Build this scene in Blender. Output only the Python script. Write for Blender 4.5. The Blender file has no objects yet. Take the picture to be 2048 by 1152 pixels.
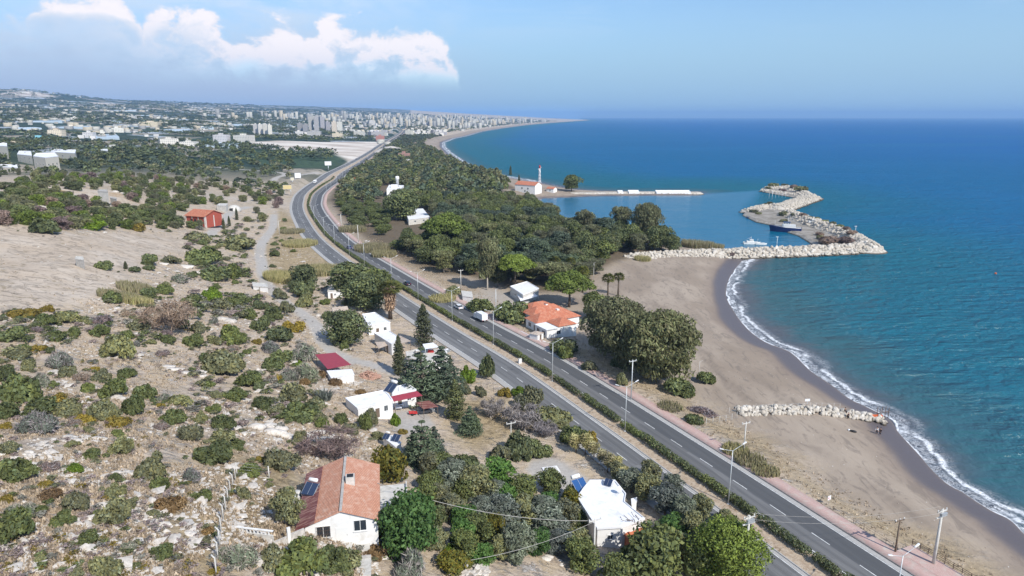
import bpy, math, random
import numpy as np
from mathutils import Vector, Matrix
random.seed(7); RNG = np.random.default_rng(11)
C = bpy.context.scene
COL = C.collection
# ------------------------------------------------------------------ camera, sky, sun, exposure
PITCH = math.radians(14.1); FPX = 1365.0; CAMH = 69.0
cam = bpy.data.cameras.new('camera'); camo = bpy.data.objects.new('camera', cam); COL.objects.link(camo)
camo.location = (0, 0, CAMH); camo.rotation_euler = (math.radians(90) - PITCH, 0, 0)
cam.sensor_width = 36; cam.lens = 36 * FPX / 2048; cam.clip_start = .5; cam.clip_end = 90000
C.camera = camo
SUN_EL = math.radians(41); SUN_DIR = Vector((.63, -.78, 0)).normalized()      # horizontal direction towards the sun
world = bpy.data.worlds.new('World'); C.world = world; world.use_nodes = True
C.view_settings.view_transform = 'Standard'; C.view_settings.look = 'None'; C.view_settings.exposure = 0.43; C.view_settings.gamma = 1
sun = bpy.data.lights.new('sun', 'SUN'); sun.energy = 3.8; sun.angle = math.radians(.53); sun.color = (1, .955, .88)
suno = bpy.data.objects.new('sun', sun); COL.objects.link(suno)
sv = Vector((SUN_DIR.x * math.cos(SUN_EL), SUN_DIR.y * math.cos(SUN_EL), math.sin(SUN_EL)))
suno.rotation_euler = sv.to_track_quat('Z', 'Y').to_euler(); suno.location = (60, -60, 200)
C.cycles.max_bounces = 6; C.cycles.diffuse_bounces = 2; C.cycles.glossy_bounces = 2; C.cycles.transmission_bounces = 2
C.cycles.volume_bounces = 0; C.cycles.transparent_max_bounces = 6; C.cycles.sample_clamp_indirect = 4
C.cycles.use_denoising = True

class NT:
    """small helper around a node tree"""
    def __init__(s, tree): s.t = tree; tree.nodes.clear()
    def n(s, typ, _in=None, **kw):
        nd = s.t.nodes.new(typ)
        for k, v in kw.items(): setattr(nd, k, v)
        for k, v in (_in or {}).items():
            sk = nd.inputs[k]
            if hasattr(v, 'is_output') or isinstance(v, bpy.types.NodeSocket): s.t.links.new(v, sk)
            elif isinstance(v, (tuple, list)) and len(v) == 3 and sk.type == 'RGBA': sk.default_value = (*v, 1)
            else: sk.default_value = v
        return nd
    def m(s, op, a, b=0.0, c=None, clamp=False):
        nd = s.n('ShaderNodeMath', {0: a, 1: b} if c is None else {0: a, 1: b, 2: c}, operation=op, use_clamp=clamp); return nd.outputs[0]
    def noise(s, vec, scale, detail=4, rough=.55, dist=0.0, out=0):
        return s.n('ShaderNodeTexNoise', {'Vector': vec, 'Scale': scale, 'Detail': detail, 'Roughness': rough, 'Distortion': dist}).outputs[out]
    def sm(s, v, a, b, lo=0.0, hi=1.0):
        nd = s.n('ShaderNodeMapRange', {0: v, 1: a, 2: b, 3: lo, 4: hi}, interpolation_type='SMOOTHSTEP'); return nd.outputs[0]
    def mix(s, f, a, b, blend='MIX'):
        nd = s.n('ShaderNodeMix', data_type='RGBA', blend_type=blend)
        for i, v in ((0, f), (6, a), (7, b)):
            sk = nd.inputs[i]
            if isinstance(v, bpy.types.NodeSocket): s.t.links.new(v, sk)
            elif i == 0: sk.default_value = v
            else: sk.default_value = (*v, 1) if len(v) == 3 else v
        return nd.outputs[2]
    def vec(s, v, sc=(1, 1, 1), loc=(0, 0, 0), rot=(0, 0, 0)):
        return s.n('ShaderNodeMapping', {'Vector': v, 'Scale': sc, 'Location': loc, 'Rotation': rot}).outputs[0]

def build_world():
    N = NT(world.node_tree)
    sky = N.n('ShaderNodeTexSky', sky_type='NISHITA', sun_disc=False, sun_elevation=SUN_EL,
              sun_rotation=math.atan2(SUN_DIR.x, SUN_DIR.y), altitude=60, air_density=1.0, dust_density=.35, ozone_density=2.5)
    g = N.n('ShaderNodeTexCoord').outputs['Generated']
    sep = N.n('ShaderNodeSeparateXYZ', {0: g})
    x, y, z = sep.outputs
    az = N.m('ARCTAN2', x, y)                                 # azimuth from +Y, radians
    hor = N.m('SQRT', N.m('ADD', N.m('MULTIPLY', x, x), N.m('MULTIPLY', y, y)))
    el = N.m('ARCTAN2', z, hor)
    # cumulus bank: direction-space coordinates, puffs smaller in elevation
    cv = N.n('ShaderNodeCombineXYZ', {0: az, 1: N.m('MULTIPLY', el, 1.5), 2: 0.37}).outputs[0]
    big = N.noise(cv, 7.0, 3, .5); puff = N.noise(cv, 17, 9, .6, .25); wisp = N.noise(N.vec(cv, (1, 2.2, 1)), 6.5, 8, .62, .4)
    # outline of the bank: top elevation as a function of azimuth (radians -> radians)
    def bump(c, w, h):
        t = N.m('DIVIDE', N.m('SUBTRACT', az, c), w); t = N.m('MULTIPLY', t, t)
        return N.m('MULTIPLY', N.m('EXPONENT', N.m('MULTIPLY', N.m('MULTIPLY', t, t), -1.0)), h)
    def mx(*a):
        r = a[0]
        for b in a[1:]: r = N.m('MAXIMUM', r, b)
        return r
    top = mx(bump(-.14, .070, .122), bump(-.22, .085, .124), bump(-.33, .09, .106), bump(-.42, .075, .124), bump(-.53, .08, .132), bump(-.66, .1, .118), bump(-.9, .3, .11))
    edge = N.m('ADD', N.m('SUBTRACT', top, el), N.m('ADD', N.m('MULTIPLY', N.m('SUBTRACT', puff, .5), .105), N.m('MULTIPLY', N.m('SUBTRACT', big, .5), .07)))
    body = N.sm(edge, -.004, .014)
    base = N.sm(N.m('ADD', el, N.m('MULTIPLY', N.m('SUBTRACT', big, .5), .10)), .030, .075)
    inside = N.m('MULTIPLY', body, base)
    # brightness inside: crisp lit heaps near the top edge, greyer base
    fine = N.noise(cv, 34, 8, .62, .3)
    bright = N.m('MAXIMUM', N.sm(az, -.56, -.30), N.m('MULTIPLY', bump(-.50, .09, 1.0), N.sm(el, .105, .125)))
    heap = N.m('ADD', N.m('ADD', .16, N.m('MULTIPLY', N.sm(puff, .38, .56), .62)), N.m('MULTIPLY', N.sm(fine, .36, .60), .38))
    tone = N.m('MULTIPLY', N.m('MULTIPLY', N.m('MULTIPLY', N.m('ADD', heap, N.sm(edge, .028, .0)), N.sm(edge, .20, .05)), N.m('ADD', .22, N.m('MULTIPLY', bright, .95))), N.sm(el, .03, .068), clamp=True)
    ccol = N.mix(tone, (.50, .62, .755), (.80, .76, .785))
    dens = N.m('MULTIPLY', inside, N.m('ADD', N.m('MULTIPLY', N.sm(el, .055, .12), .48), N.m('MULTIPLY', tone, 1.15)), clamp=True)
    # thin haze veils on the left and streaks high up
    leftm = N.sm(az, .08, -.35)
    veil = N.m('MULTIPLY', N.m('MULTIPLY', N.sm(wisp, .38, .66), leftm), .75)
    veil = N.m('MULTIPLY', veil, N.sm(el, .02, .09))
    stre = N.m('MULTIPLY', N.sm(N.noise(N.vec(cv, (1, 5, 1)), 4.0, 6, .6, .6), .50, .8), .30)
    stre = N.m('MULTIPLY', stre, N.sm(el, .05, .14))
    K = .103
    skyc = N.mix(1.0, sky.outputs[0], (K * .84, K * .97, K * 1.12), 'MULTIPLY')
    c = N.mix(N.m('MAXIMUM', veil, stre), skyc, (.58, .68, .79))
    c = N.mix(dens, c, ccol)
    # grey band of distant murk under the bank, on the land side
    murk = N.m('MULTIPLY', N.sm(az, .10, -.35), N.sm(el, .10, .035))
    c = N.mix(N.m('MULTIPLY', murk, .6), c, (.33, .44, .63))
    c = N.mix(N.m('MULTIPLY', N.sm(el, .20, .02), N.m('SUBTRACT', .95, N.m('MULTIPLY', N.m('MULTIPLY', tone, body), .85))), c, N.mix(leftm, (.275, .435, .59), (.345, .425, .575)))
    bg = N.n('ShaderNodeBackground', {'Color': c, 'Strength': 1.0})
    out = N.n('ShaderNodeOutputWorld', {0: bg.outputs[0]})
build_world()

# ------------------------------------------------------------------ geometry of the place
cp, sp = math.cos(PITCH), math.sin(PITCH)
def ray(u, v):
    a = (np.asarray(u, float) - 1024) / FPX; b = (np.asarray(v, float) - 576) / FPX
    return a, cp - b * sp, -(b * cp + sp)
def flat(u, v, z=4.0):
    dx, dy, dz = ray(u, v); d = (z - CAMH) / dz
    return np.stack([dx * d, dy * d], -1)
def proj(x, y, z):
    d = y * cp + (CAMH - z) * sp
    return 1024 + FPX * x / d, 576 + FPX * ((CAMH - z) * cp - y * sp) / d, d
def catmull(P, n=6):
    P = np.asarray(P, float); Q = []
    E = np.vstack([2 * P[0] - P[1], P, 2 * P[-1] - P[-2]])
    for i in range(1, len(E) - 2):
        p0, p1, p2, p3 = E[i - 1:i + 3]
        for k in range(n):
            t = k / n
            Q.append(.5 * ((2 * p1) + (-p0 + p2) * t + (2 * p0 - 5 * p1 + 4 * p2 - p3) * t * t + (-p0 + 3 * p1 - 3 * p2 + p3) * t ** 3))
    Q.append(E[-2]); return np.array(Q)
RD = np.array([-.438, .899]); RNm = np.array([-.899, -.438]); RO = np.array([25., 132.])
MED = [(-260, 5), (-100, 2.5), (-50, 1.2), (-20, .5), (28, .3), (53, 1.0), (86, 3.6), (128, 6), (183, 8.4), (217, 9.6), (260, 9.6), (300, 7.5), (340, 4),
       (380, 0), (420, -5.5), (457, -12.5), (500, -22), (560, -40), (630, -64), (720, -92), (900, -158), (1200, -263), (1840, -480), (2600, -745), (4000, -1200)]
MEDW = catmull([RO + RD * s + RNm * t for s, t in MED], 6)
def seg_dist(px, py, P, closed=False):
    """min distance, signed side (left of direction +), index+param along P"""
    P = np.asarray(P); Q = np.roll(P, -1, 0) if closed else P[1:]; P0 = P if closed else P[:-1]
    best = np.full(px.shape, 1e18); side = np.zeros(px.shape); par = np.zeros(px.shape); cum = 0.0
    for (ax, ay), (bx, by) in zip(P0, Q):
        ex, ey = bx - ax, by - ay; L2 = ex * ex + ey * ey + 1e-9
        t = np.clip(((px - ax) * ex + (py - ay) * ey) / L2, 0, 1)
        qx, qy = px - (ax + t * ex), py - (ay + t * ey); d = qx * qx + qy * qy
        m = d < best; best = np.where(m, d, best)
        side = np.where(m, np.sign(ex * qy - ey * qx), side); par = np.where(m, cum + t * math.sqrt(L2), par); cum += math.sqrt(L2)
    return np.sqrt(best), side, par
def inpoly(px, py, P):
    c = np.zeros(px.shape, bool); n = len(P)
    for i in range(n):
        x1, y1 = P[i]; x2, y2 = P[i - 1]
        m = ((y1 > py) != (y2 > py)) & (px < (x2 - x1) * (py - y1) / (y2 - y1 + 1e-12) + x1)
        c ^= m
    return c
def S(a, b, x):
    t = np.clip((x - a) / (b - a), 0, 1); return t * t * (3 - 2 * t)
SURFPX = [(2048, 1068), (2020, 1040), (1987, 1024), (1954, 1004), (1924, 984), (1893, 967), (1862, 938), (1840, 912), (1815, 885), (1796, 864), (1778, 838),
          (1735, 815), (1698, 797), (1660, 768), (1621, 742), (1580, 704), (1530, 684), (1492, 655), (1466, 620), (1452, 590), (1459, 556), (1482, 524), (1500, 512)]
SURF = catmull(flat(*np.array(SURFPX).T, z=0.0), 4)
SURF = np.vstack([flat(2500, 1500, 0.0), flat(2250, 1220, 0.0), SURF])
HARB = flat(*np.array([(1495, 503), (1440, 499), (1395, 494), (1352, 486), (1300, 476), (1220, 462), (1150, 445), (1105, 424), (1076, 404), (1082, 397), (1150, 394), (1190, 392),
                       (1300, 391), (1396, 391), (1404, 388), (1398, 383), (1300, 383), (1200, 382), (1150, 379), (1060, 362), (1000, 352), (960, 341), (940, 335), (920, 323), (897, 307), (884, 294),
                       (884, 285), (905, 277), (930, 272), (960, 263.5), (1000, 257), (1050, 250.5), (1100, 246), (1150, 242.6), (1180, 240.6)]).T, z=0.0)
COAST = np.vstack([SURF, HARB])
LAND = np.vstack([COAST, [(2500, 26000), (-30000, 26000), (-30000, -3000), (300, -3000), (70, -60)]])
def hash_noise(x, y, sc, seed=0):
    x = x / sc + seed * 17.3; y = y / sc - seed * 9.1
    xi, yi = np.floor(x), np.floor(y); xf, yf = x - xi, y - yi
    def h(a, b):
        v = np.sin(a * 127.1 + b * 311.7 + seed) * 43758.5453; return v - np.floor(v)
    ux, uy = xf * xf * (3 - 2 * xf), yf * yf * (3 - 2 * yf)
    return (h(xi, yi) * (1 - ux) + h(xi + 1, yi) * ux) * (1 - uy) + (h(xi, yi + 1) * (1 - ux) + h(xi + 1, yi + 1) * ux) * uy
PADS = []    # levelled places under buildings: (x, y, z, r)
def H(x, y, full=False):
    x = np.asarray(x, float); y = np.asarray(y, float)
    dr, sd, par = seg_dist(x, y, MEDW); dr = dr * sd                # + = inland
    dc, _, _ = seg_dist(x, y, LAND, True); dc = np.where(inpoly(x, y, LAND), dc, -dc)
    r = np.hypot(x, y)
    beach = np.where(dc < 0, np.maximum(dc * .09, -7), np.minimum(.10 * dc, 1.2 + .03 * dc))
    beach = np.minimum(beach, 3.6)
    hill = 24 * S(18, 143, dr) + 11 * np.exp(-((x + 45) ** 2 + (y - 40) ** 2) / 3200) * S(14, 45, dr) + 9 * S(265, 320, r) * S(90, 200, dr)
    hill += S(26, 70, dr) * (1.6 * (hash_noise(x, y, 26, 1) - .5) + .9 * (hash_noise(x, y, 11, 2) - .5) + .5 * (hash_noise(x, y, 4.5, 3) - .5))
    near = 3.85 + hill
    dq = np.clip(dc - 150, 0, 3900)
    far = 3.85 + (.047 * dq + 2.2e-6 * dq ** 2) + S(300, 900, dc) * 9 * (hash_noise(x, y, 420, 5) - .5)
    far = far + 62 * np.exp(-((x + 4250) ** 2 / 700000. + (y - 5700) ** 2 / 200000.))
    w = S(380, 850, r)
    z = near * (1 - w) + far * w
    sea_side = S(-13.5, -30, dr) * S(520, 380, r)
    z = np.where(dc < 60, np.minimum(z, beach + (S(20, 60, dc)) * 6), z)
    z = z * (1 - sea_side) + np.minimum(z, np.maximum(beach, np.where(dc > 0, 0, -9))) * sea_side
    k = S(24, 15.5, np.abs(dr)) * (dc > 6)
    z = z * (1 - k) + 3.85 * k
    for (qx, qy, qz, qr) in PADS:
        q = np.hypot(x - qx, y - qy); kk = S(qr * 1.45, qr, q); z = z * (1 - kk) + qz * kk
    if full: return z, dr, dc, par
    return z
GA0, GA1, GNC, GR0, GR1, GNR = -64, 64, 860, 14, 15500, 640
_ga = np.radians(np.linspace(GA0, GA1, GNC)); _gr = np.geomspace(GR0, GR1, GNR); _R, _A = np.meshgrid(_gr, _ga, indexing='ij')
GX, GY = (_R * np.sin(_A)).ravel(), (_R * np.cos(_A)).ravel()
GZ, GDR, GDC, GPAR = H(GX, GY, True); _Z2 = GZ.reshape(GNR, GNC); _D2 = GDR.reshape(GNR, GNC); _C2 = GDC.reshape(GNR, GNC)
def _look(tab, x, y):
    x = np.asarray(x, float); y = np.asarray(y, float)
    a = np.clip((np.arctan2(x, y) - _ga[0]) / (_ga[1] - _ga[0]), 0, GNC - 1.001); r = np.clip(np.log(np.hypot(x, y) / GR0) / math.log(_gr[1] / _gr[0]), 0, GNR - 1.001)
    i, j = r.astype(int), a.astype(int); fi, fj = r - i, a - j
    return (tab[i, j] * (1 - fi) + tab[i + 1, j] * fi) * (1 - fj) + (tab[i, j + 1] * (1 - fi) + tab[i + 1, j + 1] * fi) * fj
H_exact = H
def H(x, y, full=False):
    z = _look(_Z2, x, y)
    return (z, _look(_D2, x, y), _look(_C2, x, y), None) if full else z
def DR(x, y): return _look(_D2, x, y)
def G(u, v):
    """points of the ground seen at photo pixels (ray against the height table)"""
    u = np.atleast_1d(np.asarray(u, float)); v = np.atleast_1d(np.asarray(v, float)); out = []
    for k in range(0, len(u), 4000):
        dx, dy, dz = ray(u[k:k + 4000], v[k:k + 4000]); hyp = np.hypot(dx, dy); az = np.arctan2(dx, dy)
        a = np.clip((az - _ga[0]) / (_ga[1] - _ga[0]), 0, GNC - 1.001); j = a.astype(int); f = a - j
        prof = _Z2[:, j] * (1 - f) + _Z2[:, j + 1] * f; rh = CAMH + (dz / hyp)[None] * _gr[:, None]; df = rh - prof
        df[:8] = np.maximum(df[:8], 1); b = df < 0; i = np.where(b.any(0), b.argmax(0), GNR - 1); i = np.maximum(i, 1); c = np.arange(len(j))
        d0, d1 = df[i - 1, c], df[i, c]; w = np.clip(d0 / (d0 - d1 + 1e-9), 0, 1); r = _gr[i - 1] * (1 - w) + _gr[i] * w; X, Y = r * np.sin(az), r * np.cos(az)
        out.append(np.stack([X, Y, H(X, Y), r / hyp], -1))
    return np.vstack(out)
def g1(u, v): return G([u], [v])[0]
def rdp(s, t):
    """point at distance s along and t to the left (inland) of the median line"""
    d = np.r_[0, np.cumsum(np.hypot(*np.diff(MEDW, axis=0).T))]
    x = np.interp(s, d, MEDW[:, 0]); y = np.interp(s, d, MEDW[:, 1])
    e = .8; tx = np.interp(s + e, d, MEDW[:, 0]) - np.interp(s - e, d, MEDW[:, 0]); ty = np.interp(s + e, d, MEDW[:, 1]) - np.interp(s - e, d, MEDW[:, 1])
    L = np.hypot(tx, ty) + 1e-9
    return x - ty / L * t, y + tx / L * t, np.arctan2(ty, tx)
def road_s(x, y): return float(seg_dist(np.array([float(x)]), np.array([float(y)]), MEDW)[2][0])

# ------------------------------------------------------------------ object helpers
def tag(o, label=None, cat=None, group=None, kind=None):
    if label: o['label'] = label
    if cat: o['category'] = cat
    if group: o['group'] = group
    if kind: o['kind'] = kind
    return o
def empty(name, loc, rz=0, sc=1.0, **kw):
    o = bpy.data.objects.new(name, None); COL.objects.link(o); o.location = loc; o.rotation_euler = (0, 0, rz)
    o.scale = (sc, sc, sc) if np.isscalar(sc) else sc; o.empty_display_size = .5
    return tag(o, **kw)
def link(name, me, parent=None, loc=None, rot=None, **kw):
    o = bpy.data.objects.new(name, me); COL.objects.link(o)
    if parent is not None: o.parent = parent
    if loc is not None: o.location = loc
    if rot is not None: o.rotation_euler = rot
    return tag(o, **kw)
def npmesh(name, V, F, mats, mi=None, attrs=None, smooth=False):
    """V (n,3); F (m,k) int array of k-gons"""
    V = np.ascontiguousarray(V, np.float32); F = np.ascontiguousarray(F, np.int32); m, k = F.shape
    me = bpy.data.meshes.new(name); me.vertices.add(len(V)); me.vertices.foreach_set('co', V.ravel())
    me.loops.add(m * k); me.loops.foreach_set('vertex_index', F.ravel())
    me.polygons.add(m); me.polygons.foreach_set('loop_start', np.arange(0, m * k, k, dtype=np.int32))
    try: me.polygons.foreach_set('loop_total', np.full(m, k, np.int32))
    except Exception: pass
    for mt in (mats if isinstance(mats, (list, tuple)) else [mats]): me.materials.append(mt)
    if mi is not None: me.polygons.foreach_set('material_index', np.asarray(mi, np.int32))
    if smooth: me.polygons.foreach_set('use_smooth', np.ones(m, bool))
    for nm, (dom, arr) in (attrs or {}).items():
        if arr.ndim == 1:
            a = me.attributes.new(nm, 'FLOAT', dom); a.data.foreach_set('value', arr.astype(np.float32))
        else:
            a = me.attributes.new(nm, 'FLOAT_COLOR', dom)
            if arr.shape[1] == 3: arr = np.c_[arr, np.ones(len(arr))]
            a.data.foreach_set('color', arr.astype(np.float32).ravel())
    me.update(calc_edges=True); return me
class MB:
    """collects simple shapes into one mesh"""
    def __init__(s): s.v = []; s.f = []; s.mi = []; s.sm = []
    def add(s, V, F, mi=0, M=None, smooth=False):
        n = len(s.v)
        for p in V:
            p = Vector(p)
            if M is not None: p = M @ p
            s.v.append(tuple(p))
        for f in F: s.f.append(tuple(i + n for i in f)); s.mi.append(mi); s.sm.append(smooth)
        return s
    def box(s, x0, y0, z0, x1, y1, z1, mi=0, M=None):
        V = [(x0, y0, z0), (x1, y0, z0), (x1, y1, z0), (x0, y1, z0), (x0, y0, z1), (x1, y0, z1), (x1, y1, z1), (x0, y1, z1)]
        return s.add(V, [(0, 3, 2, 1), (4, 5, 6, 7), (0, 1, 5, 4), (1, 2, 6, 5), (2, 3, 7, 6), (3, 0, 4, 7)], mi, M)
    def prism(s, poly, z0, z1, mi=0, M=None):
        n = len(poly); V = [(x, y, z0) for x, y in poly] + [(x, y, z1) for x, y in poly]
        return s.add(V, [tuple(range(n))[::-1], tuple(range(n, 2 * n))] + [(i, (i + 1) % n, n + (i + 1) % n, n + i) for i in range(n)], mi, M)
    def slab(s, pts, th, mi=0, M=None):
        """a sloping plate: top corner points and thickness downwards"""
        n = len(pts); V = [(x, y, z - th) for x, y, z in pts] + list(pts)
        return s.add(V, [tuple(range(n))[::-1], tuple(range(n, 2 * n))] + [(i, (i + 1) % n, n + (i + 1) % n, n + i) for i in range(n)], mi, M)
    def tube(s, pts, rad, k=8, mi=0, cap=True, M=None):
        pts = [Vector(p) for p in pts]; rad = rad if isinstance(rad, (list, tuple)) else [rad] * len(pts); V = []; F = []
        for i, p in enumerate(pts):
            t = (pts[min(i + 1, len(pts) - 1)] - pts[max(i - 1, 0)]); t = t.normalized() if t.length > 1e-6 else Vector((0, 0, 1))
            a = Vector((0, 0, 1)) if abs(t.z) < .9 else Vector((1, 0, 0)); u = t.cross(a).normalized(); w = t.cross(u)
            for j in range(k):
                q = 2 * math.pi * j / k; V.append(p + (u * math.cos(q) + w * math.sin(q)) * rad[i])
        for i in range(len(pts) - 1):
            for j in range(k): F.append((i * k + j, i * k + (j + 1) % k, (i + 1) * k + (j + 1) % k, (i + 1) * k + j))
        if cap: F.append(tuple(range(k))[::-1]); F.append(tuple((len(pts) - 1) * k + j for j in range(k)))
        return s.add(V, F, mi, M, True)
    def lathe(s, prof, k=16, mi=0, M=None):
        V = []; F = []
        for r, z in prof:
            for j in range(k): q = 2 * math.pi * j / k; V.append((r * math.cos(q), r * math.sin(q), z))
        for i in range(len(prof) - 1):
            for j in range(k): F.append((i * k + j, i * k + (j + 1) % k, (i + 1) * k + (j + 1) % k, (i + 1) * k + j))
        F.append(tuple(range(k))[::-1]); F.append(tuple((len(prof) - 1) * k + j for j in range(k)))
        return s.add(V, F, mi, M, True)
    def build(s, name, mats, parent=None, **kw):
        me = bpy.data.meshes.new(name); me.from_pydata(s.v, [], s.f)
        for mt in (mats if isinstance(mats, (list, tuple)) else [mats]): me.materials.append(mt)
        me.polygons.foreach_set('material_index', s.mi); me.polygons.foreach_set('use_smooth', s.sm); me.update()
        return link(name, me, parent, **kw)
def kids(o): return [c for c in bpy.data.objects if c.parent == o]
KIDS = {}
def clone(root, loc, rz=0, sc=1.0, label=None, group=None, tilt=(0, 0)):
    """copy a thing with its parts (and their parts); meshes are shared"""
    if root.name not in KIDS:
        KIDS[root.name] = [(c, kids(c)) for c in kids(root)]
    r = root.copy(); COL.objects.link(r); r.location = loc; r.rotation_euler = (tilt[0], tilt[1], rz)
    r.scale = (sc, sc, sc) if np.isscalar(sc) else sc
    if label: r['label'] = label
    if group: r['group'] = group
    for c, gs in KIDS[root.name]:
        d = c.copy(); COL.objects.link(d); d.parent = r
        for g in gs:
            e = g.copy(); COL.objects.link(e); e.parent = d
    return r
def drop(root):
    for c in kids(root):
        for g in kids(c): bpy.data.objects.remove(g)
        bpy.data.objects.remove(c)
    bpy.data.objects.remove(root)

# ------------------------------------------------------------------ materials
MATS = {}
def mat(name, col, rough=.8, spec=.3, metal=0, var=0.0, vs=3.0, bump=0.0, bs=20.0, objvar=0.0, dirt=None, ds=1.2, coord='Object'):
    if name in MATS: return MATS[name]
    m = bpy.data.materials.new(name); m.use_nodes = True; N = NT(m.node_tree)
    co = N.n('ShaderNodeTexCoord').outputs[coord]; c = N.n('ShaderNodeRGB').outputs[0]; c.default_value = (*col, 1)
    if var:
        f = N.noise(co, vs, 5, .6); k = N.sm(f, .3, .7, 1 - var, 1 + var)
        c = N.mix(1.0, c, N.n('ShaderNodeCombineColor', {0: k, 1: k, 2: k}).outputs[0], 'MULTIPLY')
    if dirt:
        c = N.mix(N.sm(N.noise(co, ds, 6, .65, .4), .48, .72), c, dirt)
    if objvar:
        rnd = N.n('ShaderNodeObjectInfo').outputs['Random']
        k = N.m('ADD', 1 - objvar, N.m('MULTIPLY', rnd, 2 * objvar))
        c = N.mix(1.0, c, N.n('ShaderNodeCombineColor', {0: k, 1: k, 2: k}).outputs[0], 'MULTIPLY')
    i = {'Base Color': c, 'Roughness': rough, 'Metallic': metal, 'Specular IOR Level': spec}
    if bump: i['Normal'] = N.n('ShaderNodeBump', {'Strength': bump, 'Distance': .05, 'Height': N.noise(co, bs, 5, .6)}).outputs[0]
    b = N.n('ShaderNodeBsdfPrincipled', i); N.n('ShaderNodeOutputMaterial', {0: b.outputs[0]}); MATS[name] = m; return m
def leafmat(name, col, tw=.25, hue=.12, col2=None):
    """foliage: species colour, varied per clump ('tone' attribute) and per plant"""
    m = bpy.data.materials.new(name); m.use_nodes = True; N = NT(m.node_tree)
    t = N.n('ShaderNodeAttribute', attribute_name='tone').outputs['Fac']; rnd = N.n('ShaderNodeObjectInfo').outputs['Random']
    c2 = col2 or (col[0] * 1.5, col[1] * 1.25, col[2] * .8)
    c = N.mix(N.m('FRACT', N.m('MULTIPLY', t, 7.31)), col, c2) if hue else col
    k = N.m('MULTIPLY', t, N.m('ADD', .78, N.m('MULTIPLY', rnd, .44)))
    c = N.mix(1.0, c, N.n('ShaderNodeCombineColor', {0: k, 1: k, 2: N.m('MULTIPLY', k, N.m('SUBTRACT', 1.15, N.m('MULTIPLY', rnd, .3)))}).outputs[0], 'MULTIPLY')
    d = N.n('ShaderNodeBsdfPrincipled', {'Base Color': c, 'Roughness': .62, 'Specular IOR Level': .25})
    tr = N.n('ShaderNodeBsdfTranslucent', {'Color': c}); mx = N.n('ShaderNodeMixShader', {0: tw, 1: d.outputs[0], 2: tr.outputs[0]})
    N.n('ShaderNodeOutputMaterial', {0: mx.outputs[0]}); return m
M_white = mat('white_render', (.78, .77, .75), .85, .2, var=.05, vs=.6, dirt=(.66, .64, .60), ds=.7)
M_whiteroof = mat('white_roof_coat', (.80, .80, .81), .7, .25, var=.05, vs=.5, dirt=(.62, .62, .62), ds=.5)
M_conc = mat('concrete', (.42, .40, .37), .9, .2, var=.14, vs=1.5, dirt=(.33, .31, .28), bump=.3)
M_concl = mat('pale_concrete', (.56, .54, .50), .9, .2, var=.1, vs=1.0, dirt=(.42, .40, .36))
M_glass = mat('dark_glass', (.03, .04, .05), .12, .6)
M_frame = mat('white_frame', (.75, .75, .73), .5, .4)
M_metal = mat('galvanised', (.52, .54, .55), .45, .5, .6, var=.1)
M_lampm = mat('grey_lamp_paint', (.55, .57, .57), .4, .5, .2)
M_wood = mat('weathered_wood', (.16, .12, .09), .85, .2, var=.25, vs=6)
M_bark = mat('bark', (.14, .11, .085), .9, .15, var=.3, vs=5, bump=.5)
M_barkl = mat('pale_bark', (.45, .40, .34), .85, .2, var=.2, vs=4)
M_rust = mat('rusty_steel', (.13, .09, .07), .8, .3, var=.3, vs=6)
M_solar = mat('solar_glass', (.02, .035, .08), .12, .7)
M_solarb = mat('blue_solar_glass', (.03, .09, .24), .15, .7)
M_brick = mat('bare_hollow_brick', (.50, .17, .085), .9, .15, var=.2, vs=4)
M_rubber = mat('rubber', (.02, .02, .02), .8, .3)
M_chrome = mat('hub_metal', (.5, .5, .5), .3, .5, .8)
M_black = mat('black_plastic', (.02, .02, .02), .5, .4)
M_maroon = mat('maroon_sheet', (.30, .045, .065), .55, .4, var=.1, vs=2)
M_blue = mat('blue_plastic', (.02, .12, .42), .4, .5, var=.1)
M_red = mat('red_paint', (.5, .03, .03), .4, .5)
M_redw = mat('red_mast_paint', (.55, .05, .04), .5, .4)
def tilemat(name, a, b, cc, sx=3.2, sy=2.6):
    m = bpy.data.materials.new(name); m.use_nodes = True; N = NT(m.node_tree)
    co = N.n('ShaderNodeTexCoord').outputs['Object']
    br = N.n('ShaderNodeTexBrick', {'Vector': co, 'Color1': a, 'Color2': b, 'Mortar': (a[0] * .45, a[1] * .45, a[2] * .45), 'Scale': 1.0, 'Mortar Size': .018, 'Mortar Smooth': .4, 'Brick Width': .26, 'Row Height': .36, 'Bias': -.2})
    c = N.mix(N.sm(N.noise(co, 1.1, 6, .7, .5), .46, .74), br.outputs[0], cc)
    c = N.mix(N.sm(N.noise(co, 9, 3), .55, .75, 0, .5), c, (cc[0] * .7, cc[1] * .7, cc[2] * .7))
    w = N.n('ShaderNodeTexWave', {'Vector': co, 'Scale': 1.9, 'Distortion': .3, 'Detail': 1}, wave_type='BANDS', bands_direction='X')
    nb = N.n('ShaderNodeBump', {'Strength': .7, 'Distance': .06, 'Height': w.outputs[1]})
    b_ = N.n('ShaderNodeBsdfPrincipled', {'Base Color': c, 'Roughness': .85, 'Specular IOR Level': .2, 'Normal': nb.outputs[0]})
    N.n('ShaderNodeOutputMaterial', {0: b_.outputs[0]}); MATS[name] = m; return m
M_tile = tilemat('clay_tiles', (.64, .32, .21), (.55, .255, .165), (.68, .46, .35))
M_tile2 = tilemat('orange_tiles', (.56, .20, .115), (.46, .16, .10), (.58, .32, .22))
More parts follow.
